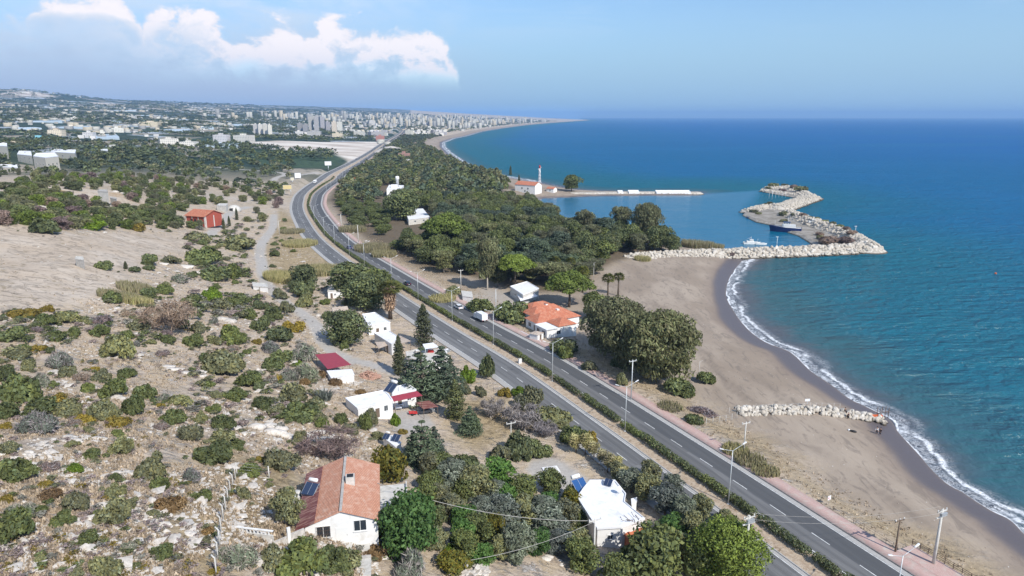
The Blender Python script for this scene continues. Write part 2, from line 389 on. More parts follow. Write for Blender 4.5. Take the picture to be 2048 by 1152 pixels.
def corrmat(name, a, b, sc=1.4):
    m = bpy.data.materials.new(name); m.use_nodes = True; N = NT(m.node_tree)
    co = N.n('ShaderNodeTexCoord').outputs['Object']
    w = N.n('ShaderNodeTexWave', {'Vector': co, 'Scale': sc, 'Distortion': .0}, wave_type='BANDS', bands_direction='Y')
    c = N.mix(N.sm(N.noise(N.vec(co, (.3, 2.5, 1)), 1.6, 4, .6), .45, .62), a, b)
    nb = N.n('ShaderNodeBump', {'Strength': .6, 'Distance': .05, 'Height': w.outputs[1]})
    b_ = N.n('ShaderNodeBsdfPrincipled', {'Base Color': c, 'Roughness': .55, 'Specular IOR Level': .35, 'Normal': nb.outputs[0]})
    N.n('ShaderNodeOutputMaterial', {0: b_.outputs[0]}); MATS[name] = m; return m
M_corr = corrmat('rusty_corrugated_sheet', (.17, .05, .045), (.36, .20, .16))
M_corrl = corrmat('pale_corrugated_sheet', (.52, .45, .38), (.40, .30, .23))
def facademat(name, wall, win, px=3.2, pz=3.0):
    m = bpy.data.materials.new(name); m.use_nodes = True; N = NT(m.node_tree)
    co = N.n('ShaderNodeTexCoord').outputs['Object']; s_ = N.n('ShaderNodeSeparateXYZ', {0: co}).outputs
    nz = N.n('ShaderNodeSeparateXYZ', {0: N.n('ShaderNodeNewGeometry').outputs['Normal']}).outputs[2]
    def cell(v, p, lo, hi):
        f = N.m('FRACT', N.m('DIVIDE', v, p)); return N.m('MULTIPLY', N.m('GREATER_THAN', f, lo), N.m('LESS_THAN', f, hi))
    h = N.m('ADD', s_[0], s_[1])
    k = N.m('MULTIPLY', cell(h, px, .28, .70), cell(s_[2], pz, .30, .72)); k = N.m('MULTIPLY', k, N.m('LESS_THAN', N.m('ABSOLUTE', nz), .5))
    rnd = N.n('ShaderNodeObjectInfo').outputs['Random']; kk = N.m('ADD', .72, N.m('MULTIPLY', rnd, .4))
    wc = N.mix(1.0, wall, N.n('ShaderNodeCombineColor', {0: kk, 1: N.m('MULTIPLY', kk, .99), 2: N.m('MULTIPLY', kk, N.m('ADD', .9, N.m('MULTIPLY', N.m('FRACT', N.m('MULTIPLY', rnd, 9)), .14)))}).outputs[0], 'MULTIPLY')
    c = N.mix(N.m('MULTIPLY', k, .85), wc, win)
    b_ = N.n('ShaderNodeBsdfPrincipled', {'Base Color': c, 'Roughness': .8, 'Specular IOR Level': .25}); N.n('ShaderNodeOutputMaterial', {0: b_.outputs[0]}); MATS[name] = m; return m
M_fac = facademat('apartment_facade', (.66, .64, .60), (.14, .15, .17))
M_facg = facademat('grey_facade', (.42, .41, .41), (.12, .12, .14))
M_facc = facademat('cream_facade', (.64, .56, .44), (.15, .14, .13))
# ------------------------------------------------------------------ ground
_old_far = None
def _sheetmask(px, py, poly, soft): 
    d, _, _ = seg_dist(px, py, poly, True); s = np.where(inpoly(px, py, poly), d, -d); return S(-soft, soft, s)
def gpoly(pts): return G(*np.array(pts, float).T)[:, :2]
def polar(az0, az1, nc, r0, r1, nr):
    a = np.radians(np.linspace(az0, az1, nc)); r = np.geomspace(r0, r1, nr); R, A = np.meshgrid(r, a, indexing='ij')
    i, j = np.meshgrid(np.arange(nr - 1), np.arange(nc - 1), indexing='ij'); k = (i * nc + j).ravel()
    return (R * np.sin(A)).ravel(), (R * np.cos(A)).ravel(), np.stack([k, k + 1, k + nc + 1, k + nc], -1)

if "BUILD_PADS" in globals(): BUILD_PADS()
TRACK = [catmull(gpoly([(548, 430), (546, 455), (528, 480), (520, 502), (524, 530), (530, 560), (556, 592), (600, 624), (632, 652), (652, 690), (692, 716), (745, 730), (800, 748)]), 4),
         catmull(gpoly([(250, 312), (330, 318), (400, 330), (470, 338), (560, 345), (574, 352), (545, 366), (520, 366), (540, 350), (470, 338)][:6]), 3),
         catmull(gpoly([(545, 366), (552, 356), (572, 350), (600, 350), (640, 346)]), 3),
         catmull(gpoly([(420, 470), (436, 452), (452, 434), (470, 420), (500, 414)]), 3)]
GP = {k: gpoly(v) for k, v in dict(
    field=[(-200, 455), (60, 452), (160, 470), (240, 466), (375, 470), (362, 498), (300, 520), (262, 552), (238, 588), (150, 612), (60, 622), (-200, 628)],
    dry1=[(560, 415), (612, 460), (655, 512), (690, 540), (600, 560), (540, 545), (530, 500)],
    dry2=[(470, 900), (600, 950), (600, 1060), (470, 1152), (300, 1152), (330, 1030), (420, 950)],
    dry3=[(930, 800), (1010, 790), (1060, 850), (1010, 880), (960, 900), (900, 880), (905, 820)],
    white=[(500, 284), (560, 281), (640, 284), (762, 284), (744, 305), (715, 322), (690, 340), (672, 352), (700, 322), (660, 305), (560, 300), (500, 294)],
    white2=[(770, 292), (790, 290), (815, 303), (795, 310), (775, 306)],
    orchard=[(430, 300), (500, 296), (600, 300), (680, 308), (690, 318), (660, 336), (560, 336), (470, 318), (400, 322)],
    scarp=[(-60, 375), (230, 380), (260, 400), (215, 425), (90, 436), (-60, 440)],
    strip=[(175, 204), (330, 213), (455, 224), (455, 229), (330, 219), (200, 210)],
    yard1=[(1072, 905), (1130, 925), (1180, 962), (1150, 985), (1085, 975), (1052, 940)],
    yard2=[(786, 822), (850, 818), (870, 850), (820, 872), (790, 858)],
    reed1=[(540, 512), (640, 505), (672, 545), (600, 560), (535, 575)],
    dusty=[(935, 590), (980, 575), (1060, 600), (1080, 640), (1000, 632), (950, 612)]).items()}
FORP = [(650, 400), (662, 380), (700, 352), (745, 325), (800, 300), (850, 296), (905, 322), (960, 346), (1005, 362), (1060, 385), (1090, 415), (1140, 455), (1230, 474), (1335, 490), (1290, 506), (1235, 520),
        (1190, 545), (1150, 580), (1060, 585), (1000, 572), (930, 552), (870, 548), (820, 528), (765, 505), (715, 470), (682, 438)]
FOREST = flat(*np.array(FORP).T, z=4.0)
def build_ground():
    x, y, F = polar(GA0, GA1, GNC, GR0, GR1, GNR)
    z, dr, dc, par = GZ, GDR, GDC, GPAR; r = np.hypot(x, y)
    msk = {}
    sea = S(-15, -19, dr); inl = 1 - sea
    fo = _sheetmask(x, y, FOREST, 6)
    mole_side = S(370, 395, y) * 0
    sand = sea * S(-3, 1, dc) * (1 - fo)
    strip = sea * S(-33, -19, dr + 9 * (hash_noise(x, y, 9, 8) - .5)) * S(700, 300, par)
    sand_far = S(60, 40, dc) * S(560, 640, y)
    msk['sand'] = np.maximum(sand * (1 - .85 * strip) * S(900, 700, y), sand_far)
    msk['wet'] = S(12, 3.5, dc + 2.5 * (hash_noise(x, y, 14, 4) - .5)) * np.maximum(sea, sand_far)
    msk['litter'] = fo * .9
    msk['field'] = _sheetmask(x, y, GP['field'], 5)
    msk['dry'] = np.maximum.reduce([_sheetmask(x, y, GP[k], 3) for k in ('dry1', 'dry2', 'dry3', 'reed1')] + [strip * .9])
    msk['white'] = np.maximum(_sheetmask(x, y, GP['white'], 8), _sheetmask(x, y, GP['white2'], 8))
    q = y * .9; t_far = np.abs(dc - 2150 - 500 * hash_noise(x, y, 2600, 6)); az = np.degrees(np.arctan2(x, y))
    ridge = S(60, 10, np.hypot((x + 4250) / 3.4, (y - 5450) / 1.4) - 170) * S(.25, .4, hash_noise(x, y, 260, 7)) + _sheetmask(x, y, GP['strip'], 30) * S(.15, .4, hash_noise(x, y, 300, 3))
    msk['white'] = np.maximum(msk['white'], np.clip(ridge, 0, 1))
    msk['rock'] = np.maximum(_sheetmask(x, y, GP['scarp'], 5), 0)
    yd = np.maximum.reduce([_sheetmask(x, y, GP[k], .8) for k in ('yard1', 'yard2')] + [.6 * _sheetmask(x, y, GP['dusty'], 4)])
    tr = yd
    for T, w in zip(TRACK, (2.3, 3.5, 3.0, 2.4)):
        d, _, _ = seg_dist(x, y, T); tr = np.maximum(tr, S(w + .7, w - .5, d))
    msk['track'] = tr
    rut = np.zeros(x.shape)
    for i_, pl in enumerate(([(1330, 560), (1400, 640), (1500, 740), (1600, 815)], [(1300, 600), (1390, 690), (1470, 780), (1540, 820)], [(1540, 880), (1640, 900), (1760, 980), (1900, 1080), (2040, 1140)], [(1480, 870), (1600, 930), (1720, 1010), (1830, 1080)], [(1640, 880), (1700, 870), (1800, 930), (1960, 1050), (2100, 1130)], [(1620, 1000), (1760, 1050), (1900, 1110)])):
        d_ = seg_dist(x, y, catmull(flat(*np.array(pl, float).T, z=2.0), 5))[0] + 1.4 * (hash_noise(x, y, 6, i_) - .5); rut = np.maximum(rut, np.maximum(S(.9, .2, np.abs(d_ - .9)), .5 * S(3.2, .5, d_)) * S(.25, .6, hash_noise(x, y, 17, 20 + i_)))
    msk['ruts'] = rut
    msk['far'] = S(420, 950, r) * (1 - msk['sand']) * inl
    msk['orchard'] = _sheetmask(x, y, GP['orchard'], 10)
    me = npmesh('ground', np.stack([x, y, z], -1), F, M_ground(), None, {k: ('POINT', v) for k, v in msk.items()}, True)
    link('ground', me, kind='structure')
def M_ground():
    m = bpy.data.materials.new('ground'); m.use_nodes = True; N = NT(m.node_tree)
    co = N.n('ShaderNodeTexCoord').outputs['Object']; A = lambda k: N.n('ShaderNodeAttribute', attribute_name=k).outputs['Fac']
    n1 = N.noise(co, .045, 5, .6); n2 = N.noise(co, .22, 6, .65, .6); n3 = N.noise(co, 1.1, 5, .7); n4 = N.noise(co, 4.5, 4, .7)
    soil = N.mix(N.sm(n3, .35, .65), (.44, .35, .265), (.57, .475, .375))
    dry = N.mix(N.sm(n4, .35, .65), (.40, .31, .205), (.56, .45, .315))
    scrub = N.mix(N.sm(n4, .3, .7), (.22, .18, .14), (.37, .30, .245))
    c = N.mix(N.sm(n2, .42, .60), soil, dry)
    c = N.mix(N.m('MULTIPLY', N.sm(N.noise(N.vec(co, loc=(31, 7, 0)), .30, 6, .7, .5), .53, .63), .85), c, scrub)
    # pale limestone: strewn in ledges
    ro = N.noise(N.vec(co, (.5, 1.1, 1), (5, 9, 0), (0, 0, .5)), .42, 9, .80, .9)
    rk = N.m('MULTIPLY', N.sm(ro, .53, .60), N.sm(n3, .34, .50))
    pebble = N.sm(N.noise(co, 2.6, 3, .6), .60, .68)
    rockc = N.mix(N.sm(n4, .3, .7), (.50, .45, .40), (.66, .62, .57))
    c = N.mix(N.m('MAXIMUM', rk, N.m('MULTIPLY', pebble, N.m('MULTIPLY', N.sm(n2, .40, .6), .75))), c, rockc)
    c = N.mix(N.m('MULTIPLY', A('rock'), N.sm(ro, .40, .56)), c, N.mix(N.sm(n1, .45, .6), (.60, .52, .43), (.50, .33, .17)))
    # bare plateau
    fl = N.mix(N.sm(N.noise(N.vec(co, (.35, 1, 1), rot=(0, 0, -.25)), .07, 6, .6, .5), .38, .62), (.48, .39, .30), (.56, .475, .385))
    fl = N.mix(N.m('MULTIPLY', N.sm(n2, .56, .66), .6), fl, (.27, .21, .13))
    c = N.mix(A('field'), c, fl)
    c = N.mix(N.m('MULTIPLY', A('dry'), N.sm(n2, .25, .5)), c, N.mix(N.sm(n3, .3, .7), (.27, .205, .12), (.47, .365, .22)))
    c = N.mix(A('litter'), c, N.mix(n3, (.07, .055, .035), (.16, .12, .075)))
    # far country: orchards, plots, bare patches
    vo = N.n('ShaderNodeTexVoronoi', {'Vector': N.vec(co, (1, .75, 1)), 'Scale': .0095, 'Randomness': .9}).outputs['Color']
    vs = N.n('ShaderNodeSeparateColor', {0: vo}).outputs
    pl = N.mix(vs[0], (.022, .045, .032), (.05, .075, .045)); pl = N.mix(N.m('GREATER_THAN', vs[1], .66), pl, (.34, .30, .24)); pl = N.mix(N.m('GREATER_THAN', vs[2], .84), pl, (.40, .44, .47))
    pl = N.mix(N.m('MULTIPLY', N.sm(N.noise(co, .035, 6, .7), .50, .60), .9), pl, (.028, .05, .032))
    pl = N.mix(N.sm(N.noise(co, .011, 6, .8), .60, .68), pl, (.36, .32, .27))
    c = N.mix(A('far'), c, pl)
    c = N.mix(A('orchard'), c, N.mix(N.sm(N.noise(co, .12, 4, .6), .35, .6), (.03, .055, .032), (.06, .10, .05)))
    c = N.mix(A('white'), c, N.mix(N.sm(N.noise(N.vec(co, (.4, 1, 1)), .012, 6, .65), .35, .62), (.42, .34, .28), (.72, .66, .58)))
    # beach
    sd = N.mix(N.sm(N.noise(N.vec(co, (1, .45, 1), rot=(0, 0, .45)), .06, 6, .6, .6), .35, .65), (.285, .228, .175), (.385, .317, .25))
    sd = N.mix(N.m('MULTIPLY', N.sm(N.noise(N.vec(co, (1, .3, 1), rot=(0, 0, .5)), .5, 6, .7, 1.0), .50, .64), .7), sd, (.20, .165, .135))
    sd = N.mix(N.m('MULTIPLY', N.sm(n4, .56, .72), .5), sd, (.25, .21, .18))
    sd = N.mix(N.m('MULTIPLY', A('ruts'), .6), sd, (.21, .17, .135))
    c = N.mix(A('sand'), c, sd)
    wet = N.m('MULTIPLY', A('wet'), A('sand'))
    c = N.mix(wet, c, N.mix(N.sm(wet, .55, .95), (.22, .172, .14), (.125, .107, .108)))
    tk = N.mix(N.sm(n3, .3, .7), (.36, .335, .305), (.46, .43, .39)); tk = N.mix(N.m('MULTIPLY', N.sm(n2, .5, .65), .5), tk, (.40, .35, .29))
    c = N.mix(A('track'), c, tk)
    hb = N.m('ADD', N.m('MULTIPLY', n3, .5), N.m('MULTIPLY', n4, .22)); hb = N.m('ADD', hb, N.m('MULTIPLY', rk, .35))
    bs = N.m('MULTIPLY', N.m('SUBTRACT', 1, N.m('MULTIPLY', A('sand'), .75)), N.m('SUBTRACT', 1, N.m('MULTIPLY', A('track'), .8)))
    nb = N.n('ShaderNodeBump', {'Strength': N.m('MULTIPLY', bs, .9), 'Distance': .55, 'Height': hb})
    b = N.n('ShaderNodeBsdfPrincipled', {'Base Color': c, 'Roughness': N.m('SUBTRACT', .92, N.m('MULTIPLY', N.sm(wet, .6, 1), .5)), 'Specular IOR Level': .25, 'Normal': nb.outputs[0]})
    N.n('ShaderNodeOutputMaterial', {0: b.outputs[0]}); return m
build_ground()

# ------------------------------------------------------------------ sea
def build_sea():
    x, y, F = polar(-70, 70, 520, 30, 45000, 620)
    d, _, _ = seg_dist(x, y, LAND, True); ins = inpoly(x, y, LAND); sh = np.where(ins, -d, d)
    outer = HARB[19:]
    a, _, _ = seg_dist(x, y, SURF); b, _, _ = seg_dist(x, y, outer); sf = np.where(b < a, b * .55, a); sf = np.where(ins, -sf, sf)
    hp = flat(*np.array([(1070, 395), (1400, 388), (1530, 380), (1490, 430), (1600, 470), (1740, 498), (1440, 505), (1340, 500), (1100, 440)]).T, z=0.)
    hm = _sheetmask(x, y, hp, 10)
    keep = (sh[F] > -9).any(1)
    me = npmesh('sea', np.stack([x, y, np.zeros_like(x)], -1), F[keep], M_sea(), None,
                dict(shore=('POINT', sh), surf=('POINT', np.minimum(sf, 500)), calm=('POINT', hm)), True)
    link('sea_water', me, kind='structure')
def M_sea():
    m = bpy.data.materials.new('sea'); m.use_nodes = True; N = NT(m.node_tree)
    co = N.n('ShaderNodeTexCoord').outputs['Object']; A = lambda k: N.n('ShaderNodeAttribute', attribute_name=k).outputs['Fac']
    sh, sf, calm = A('shore'), A('surf'), A('calm')
    big = N.noise(N.vec(co, (.35, 1, 1), rot=(0, 0, .15)), .0045, 6, .6, .4); mid = N.noise(N.vec(co, (.5, 1, 1)), .03, 5, .6)
    shn = N.m('ADD', sh, N.m('MULTIPLY', N.m('SUBTRACT', mid, .5), 30))
    c = N.mix(N.sm(shn, 2, 14), (.085, .088, .098), (.032, .105, .125))
    c = N.mix(N.sm(shn, 10, 45), c, (.005, .118, .172)); c = N.mix(N.sm(shn, 60, 260), c, (.001, .110, .255))
    c = N.mix(N.sm(sh, 250, 1300), c, (.0, .102, .31))
    c = N.mix(N.m('MULTIPLY', N.sm(big, .45, .70), N.sm(sh, 60, 300)), c, (.004, .120, .29))
    sw = N.noise(N.vec(co, (.12, 1, 1), rot=(0, 0, -.06)), .006, 5, .6)
    c = N.mix(N.m('MULTIPLY', N.sm(sw, .62, .75), N.m('MULTIPLY', N.sm(sh, 250, 900), .55)), c, (.02, .15, .32))
    c = N.mix(N.m('MULTIPLY', calm, .8), c, (.002, .118, .22))
    # surf: swash line, lace behind it, breaker line
    w1 = N.noise(co, .045, 3, .5); w2 = N.noise(co, .16, 4, .6); lace = N.noise(N.vec(co, (1, 1, 1)), .55, 8, .75, 1.8); lace2 = N.noise(co, 1.6, 5, .7, .8)
    d = N.m('ADD', N.m('MULTIPLY', sf, 1.75), N.m('ADD', N.m('MULTIPLY', N.m('SUBTRACT', w1, .5), 9.0), N.m('MULTIPLY', N.m('SUBTRACT', w2, .5), 4.5)))
    def band(v, a, b, e): return N.m('MULTIPLY', N.sm(v, a - e, a + e), N.sm(v, b + e, b - e))
    lc = N.sm(N.m('ABSOLUTE', N.m('SUBTRACT', lace, .5)), .045, .012)
    f = N.m('MULTIPLY', band(d, -.8, .4, .35), N.sm(lace2, .30, .5))
    f = N.m('MAXIMUM', f, N.m('MULTIPLY', band(d, -.5, 4.5, 1.2), N.m('MULTIPLY', lc, .6)))
    f = N.m('MAXIMUM', f, N.m('MULTIPLY', N.m('MULTIPLY', band(d, .5, 4.0, 1.0), N.sm(w2, .46, .6)), N.sm(lace, .40, .56)))
    br = N.m('ADD', d, N.m('MULTIPLY', N.m('SUBTRACT', N.noise(co, .09, 4, .6), .5), 7.0))
    f = N.m('MAXIMUM', f, N.m('MULTIPLY', N.m('MULTIPLY', band(br, 5.2, 7.6, .8), N.sm(w1, .38, .48)), N.sm(lace2, .34, .54)))
    f = N.m('MAXIMUM', f, N.m('MULTIPLY', N.m('MULTIPLY', band(br, 6.0, 10, 2.0), lc), .35))
    c = N.mix(f, c, (.74, .76, .78))
    c = N.mix(N.m('MULTIPLY', N.sm(N.noise(co, .045, 8, .8), .735, .77), N.sm(sh, 200, 500)), c, (.3, .4, .45))
    wv = N.n('ShaderNodeTexWave', {'Vector': N.vec(co, (1, 1, 1), rot=(0, 0, 1.15)), 'Scale': .055, 'Distortion': 9, 'Detail': 4, 'Detail Scale': 2.2, 'Detail Roughness': .65}, wave_type='BANDS', bands_direction='X').outputs[1]
    r1 = N.noise(N.vec(co, (.35, 1, 1), rot=(0, 0, -.35)), .42, 7, .62, .3); r2 = N.noise(N.vec(co, (.5, 1, 1), rot=(0, 0, -.35)), .05, 6, .6)
    r3 = N.noise(N.vec(co, (.22, 1, 1), rot=(0, 0, -.42)), .16, 5, .6, .4)
    hgt = N.m('ADD', N.m('MULTIPLY', wv, .30), N.m('ADD', N.m('ADD', N.m('MULTIPLY', r1, .9), N.m('MULTIPLY', r3, 2.6)), N.m('MULTIPLY', r2, 4.5)))
    k = N.m('MULTIPLY', N.sm(sh, 0, 30, .3, 1), N.m('SUBTRACT', 1, N.m('MULTIPLY', calm, .82)))
    nb = N.n('ShaderNodeBump', {'Strength': N.m('MULTIPLY', k, .9), 'Distance': 1.7, 'Height': hgt})
    # wave slopes act through the bump normal alone
    # wave-roughened water mirrors far less at grazing angles than a flat surface would
    df = N.n('ShaderNodeBsdfDiffuse', {'Color': c, 'Normal': nb.outputs[0]}); gl = N.n('ShaderNodeBsdfGlossy', {'Color': (1, 1, 1, 1), 'Roughness': .14, 'Normal': nb.outputs[0]})
    fr = N.m('MULTIPLY', N.m('MINIMUM', N.n('ShaderNodeFresnel', {'IOR': 1.33, 'Normal': nb.outputs[0]}).outputs[0], N.m('ADD', .19, N.m('MULTIPLY', calm, .12))), N.m('SUBTRACT', 1, f))
    b = N.n('ShaderNodeMixShader', {0: fr, 1: df.outputs[0], 2: gl.outputs[0]}); N.n('ShaderNodeOutputMaterial', {0: b.outputs[0]}); return m
build_sea()

# ------------------------------------------------------------------ highway
def asphalt(name, a, b, dark=None):
    m = bpy.data.materials.new(name); m.use_nodes = True; N = NT(m.node_tree)
    co = N.n('ShaderNodeTexCoord').outputs['Object']; uv = N.n('ShaderNodeAttribute', attribute_name='across').outputs['Fac']; al = N.n('ShaderNodeAttribute', attribute_name='along').outputs['Fac']
    v = N.n('ShaderNodeCombineXYZ', {0: N.m('MULTIPLY', uv, 1.3), 1: N.m('MULTIPLY', al, .05)}).outputs[0]
    c = N.mix(N.sm(N.noise(v, 2.2, 5, .6), .3, .7), a, b)
    c = N.mix(N.m('MULTIPLY', N.sm(N.noise(co, 6, 3), .5, .8), .4), c, (a[0] * 1.4, a[1] * 1.4, a[2] * 1.4))
    pt = N.n('ShaderNodeTexVoronoi', {'Vector': N.n('ShaderNodeCombineXYZ', {0: N.m('MULTIPLY', uv, .28), 1: N.m('MULTIPLY', al, .045)}).outputs[0], 'Scale': 1.0}, distance='CHEBYCHEV').outputs['Color']; pv = N.n('ShaderNodeSeparateColor', {0: pt}).outputs[0]
    c = N.mix(N.m('MULTIPLY', N.m('GREATER_THAN', pv, .72), .30), c, (a[0] * .62, a[1] * .62, a[2] * .62)); c = N.mix(N.m('MULTIPLY', N.m('LESS_THAN', pv, .18), .30), c, (b[0] * 1.25, b[1] * 1.25, b[2] * 1.25))
    def lane(cn, w): return N.sm(N.m('ABSOLUTE', N.m('SUBTRACT', uv, cn)), w, 0)
    tr = N.m('MAXIMUM', lane(1.1, .7), N.m('MAXIMUM', lane(2.7, .7), N.m('MAXIMUM', lane(4.9, .7), lane(6.6, .7))))
    c = N.mix(N.m('MULTIPLY', tr, .34), c, (a[0] * .55, a[1] * .55, a[2] * .55))
    if dark is not None:
        s = N.sm(N.m('ADD', uv, N.m('MULTIPLY', N.noise(co, .3, 3), .3)), dark - .25, dark + .25)
        c = N.mix(N.m('MULTIPLY', s, .75), c, (.078, .081, .086))
    b_ = N.n('ShaderNodeBsdfPrincipled', {'Base Color': c, 'Roughness': .88, 'Specular IOR Level': .25}); N.n('ShaderNodeOutputMaterial', {0: b_.outputs[0]}); return m
M_asL = asphalt('asphalt_grey', (.142, .143, .145), (.186, .185, .184)); M_asR = asphalt('asphalt_worn', (.138, .138, .140), (.18, .178, .175), 4.2)
M_line = mat('road_paint', (.62, .62, .60), .7, .3, var=.25, vs=1.5); M_gut = mat('gutter_concrete', (.40, .385, .365), .9, .2, var=.1)
M_kerb = mat('kerb_stone', (.46, .44, .41), .9, .2, var=.12); M_kerbd = mat('dark_kerb', (.20, .18, .17), .9, .2, var=.2)
def pavmat():
    m = bpy.data.materials.new('pink_paving'); m.use_nodes = True; N = NT(m.node_tree); co = N.n('ShaderNodeTexCoord').outputs['Object']
    br = N.n('ShaderNodeTexBrick', {'Vector': N.vec(co, rot=(0, 0, .45)), 'Color1': (.50, .33, .285, 1), 'Color2': (.56, .40, .355, 1), 'Mortar': (.36, .25, .22, 1), 'Scale': 1.6, 'Mortar Size': .02}).outputs[0]
    c = N.mix(N.m('MULTIPLY', N.sm(N.noise(co, .7, 6, .7, .6), .45, .70), .8), br, (.50, .45, .39)); b_ = N.n('ShaderNodeBsdfPrincipled', {'Base Color': c, 'Roughness': .9, 'Specular IOR Level': .2})
    N.n('ShaderNodeOutputMaterial', {0: b_.outputs[0]}); return m
M_pav = pavmat()
def soilmat():
    m = bpy.data.materials.new('median_soil'); m.use_nodes = True; N = NT(m.node_tree); co = N.n('ShaderNodeTexCoord').outputs['Object']
    c = N.mix(N.sm(N.noise(co, 1.2, 5, .7), .35, .65), (.36, .27, .19), (.50, .41, .31)); c = N.mix(N.sm(N.noise(co, .5, 6, .75, .5), .56, .66), c, (.19, .13, .08)); c = N.mix(N.sm(N.noise(co, 3, 3, .7), .62, .7), c, (.60, .55, .47))
    nb = N.n('ShaderNodeBump', {'Strength': .8, 'Distance': .1, 'Height': N.noise(co, 3, 5, .7)})
    b_ = N.n('ShaderNodeBsdfPrincipled', {'Base Color': c, 'Roughness': .95, 'Specular IOR Level': .15, 'Normal': nb.outputs[0]}); N.n('ShaderNodeOutputMaterial', {0: b_.outputs[0]}); return m
M_soil = soilmat()
_s = np.r_[np.arange(60, 900, 4.), np.arange(900, 5000, 25.)]
# local widening of the median through the bend
def wid(s): return np.interp(s, [0, 690, 800, 900, 1040, 1300], [0, 0, 1.2, 3.0, 1.2, -.5])
def strip_mesh(name, t0, t1, z0, z1, m, s=_s, kind='structure', parent=None, th=None, side=0):
    """a ribbon along the road between offsets t0 (right) and t1 (left); side=+1/-1 shifts outward with the median's widening"""
    w = wid(s) * side; n = len(s); a = rdp(s, t0 + w); b = rdp(s, t1 + w); zz0 = np.full(n, z0); zz1 = np.full(n, z1)
    V = [np.stack([a[0], a[1], zz0], -1), np.stack([b[0], b[1], zz1], -1)]; i = np.arange(n - 1); F = [np.stack([i, i + 1, n + i + 1, n + i], -1)]
    if th:
        V += [np.stack([a[0], a[1], zz0 - th], -1), np.stack([b[0], b[1], zz1 - th], -1)]
        F += [np.stack([i, 2 * n + i, 2 * n + i + 1, i + 1], -1), np.stack([n + i, n + i + 1, 3 * n + i + 1, 3 * n + i], -1)]
    V = np.vstack(V); F = np.vstack(F)[:, ::-1]
    k = len(V) // n; ac = np.tile(np.r_[np.zeros(n), np.full(n, abs(t1 - t0))], k // 2) if t0 >= 0 else np.tile(np.r_[np.full(n, abs(t1 - t0)), np.zeros(n)], k // 2)
    me = npmesh(name, V, F, m, None, dict(across=('POINT', ac), along=('POINT', np.tile(s, k))))
    return link(name, me, parent, kind=kind)
LW = .55   # median half gap to the carriageways' inner kerb = 2.3
strip_mesh('road_to_city', -11.5, -2.35, 4.0, 4.0, M_asR, side=-1)
strip_mesh('road_from_city', 2.35, 11.6, 4.0, 4.0, M_asL, side=1)
strip_mesh('gutter_coast', -11.5, -10.55, 4.006, 4.006, M_gut, side=-1)
strip_mesh('gutter_inland', 10.9, 12.4, 4.006, 4.006, M_gut, side=1)
strip_mesh('gutter_median', 2.35, 2.95, 4.006, 4.006, M_gut, side=1)
strip_mesh('median_kerb_coast', -2.36, -2.16, 4.14, 4.14, M_kerb, th=.3, side=-1)
strip_mesh('median_kerb_inland', 2.16, 2.36, 4.14, 4.14, M_kerb, th=.3, side=1)
strip_mesh('coast_kerb', -11.72, -11.5, 4.13, 4.13, M_kerbd, th=.3, side=-1)
strip_mesh('pavement', -14.6, -11.72, 4.12, 4.12, M_pav, th=.5, side=-1)
def median():
    n = len(_s); w = wid(_s); V = []; ts = np.linspace(-1, 1, 7)
    for j, t in enumerate(ts):
        a = rdp(_s, t * (2.16 + w)); z = 4.08 + .10 * (1 - t * t) + .05 * np.sin(_s * 1.7 + j)
        V.append(np.stack([a[0], a[1], z], -1))
    i = np.arange(n - 1); F = [np.stack([j * n + i, (j + 1) * n + i, (j + 1) * n + i + 1, j * n + i + 1], -1) for j in range(6)]
    link('median_ground', npmesh('median_ground', np.vstack(V), np.vstack(F), M_soil, smooth=True), kind='structure')
median()
def lines():
    sp_ = np.r_[np.arange(60, 900, 4.), np.arange(900, 3500, 25.)]
    for nm, t, sd in (('edge_line_coast', -10.4, -1), ('edge_line_median_coast', -2.95, -1), ('edge_line_median_inland', 3.1, 1), ('edge_line_inland', 10.75, 1)):
        strip_mesh('road_marking_' + nm, t - .085, t + .085, 4.012, 4.012, M_line, s=sp_, side=sd)
    for nm, t, sd in (('lane_dashes_coast', -6.55, -1), ('lane_dashes_inland', 6.85, 1)):
        V = []; F = []; s = 62.0
        while s < 2600:
            q = np.array([s, s + 3.6]); w = float(wid(np.array([s]))[0]) * sd; a = rdp(q, t - .08 + w); b = rdp(q, t + .08 + w); k = len(V)
            V += [(a[0][0], a[1][0], 4.012), (a[0][1], a[1][1], 4.012), (b[0][1], b[1][1], 4.012), (b[0][0], b[1][0], 4.012)]; F.append((k, k + 1, k + 2, k + 3)); s += 9.0
        link('road_marking_' + nm, npmesh(nm, np.array(V), np.array(F)[:, ::-1], M_line), kind='structure')
lines()

def build_haze():
    mb = MB().box(-47000, -3000, -12, 47000, 46500, 330)
    m = bpy.data.materials.new('haze'); m.use_nodes = True; N = NT(m.node_tree)
    v = N.n('ShaderNodeVolumePrincipled', {'Color': (.36, .62, 1.0, 1), 'Density': HAZE, 'Anisotropy': .0})
    N.n('ShaderNodeOutputMaterial', {1: v.outputs[0]}); mb.build('haze', m, kind='stuff')
HAZE = 6.0e-5
build_haze()

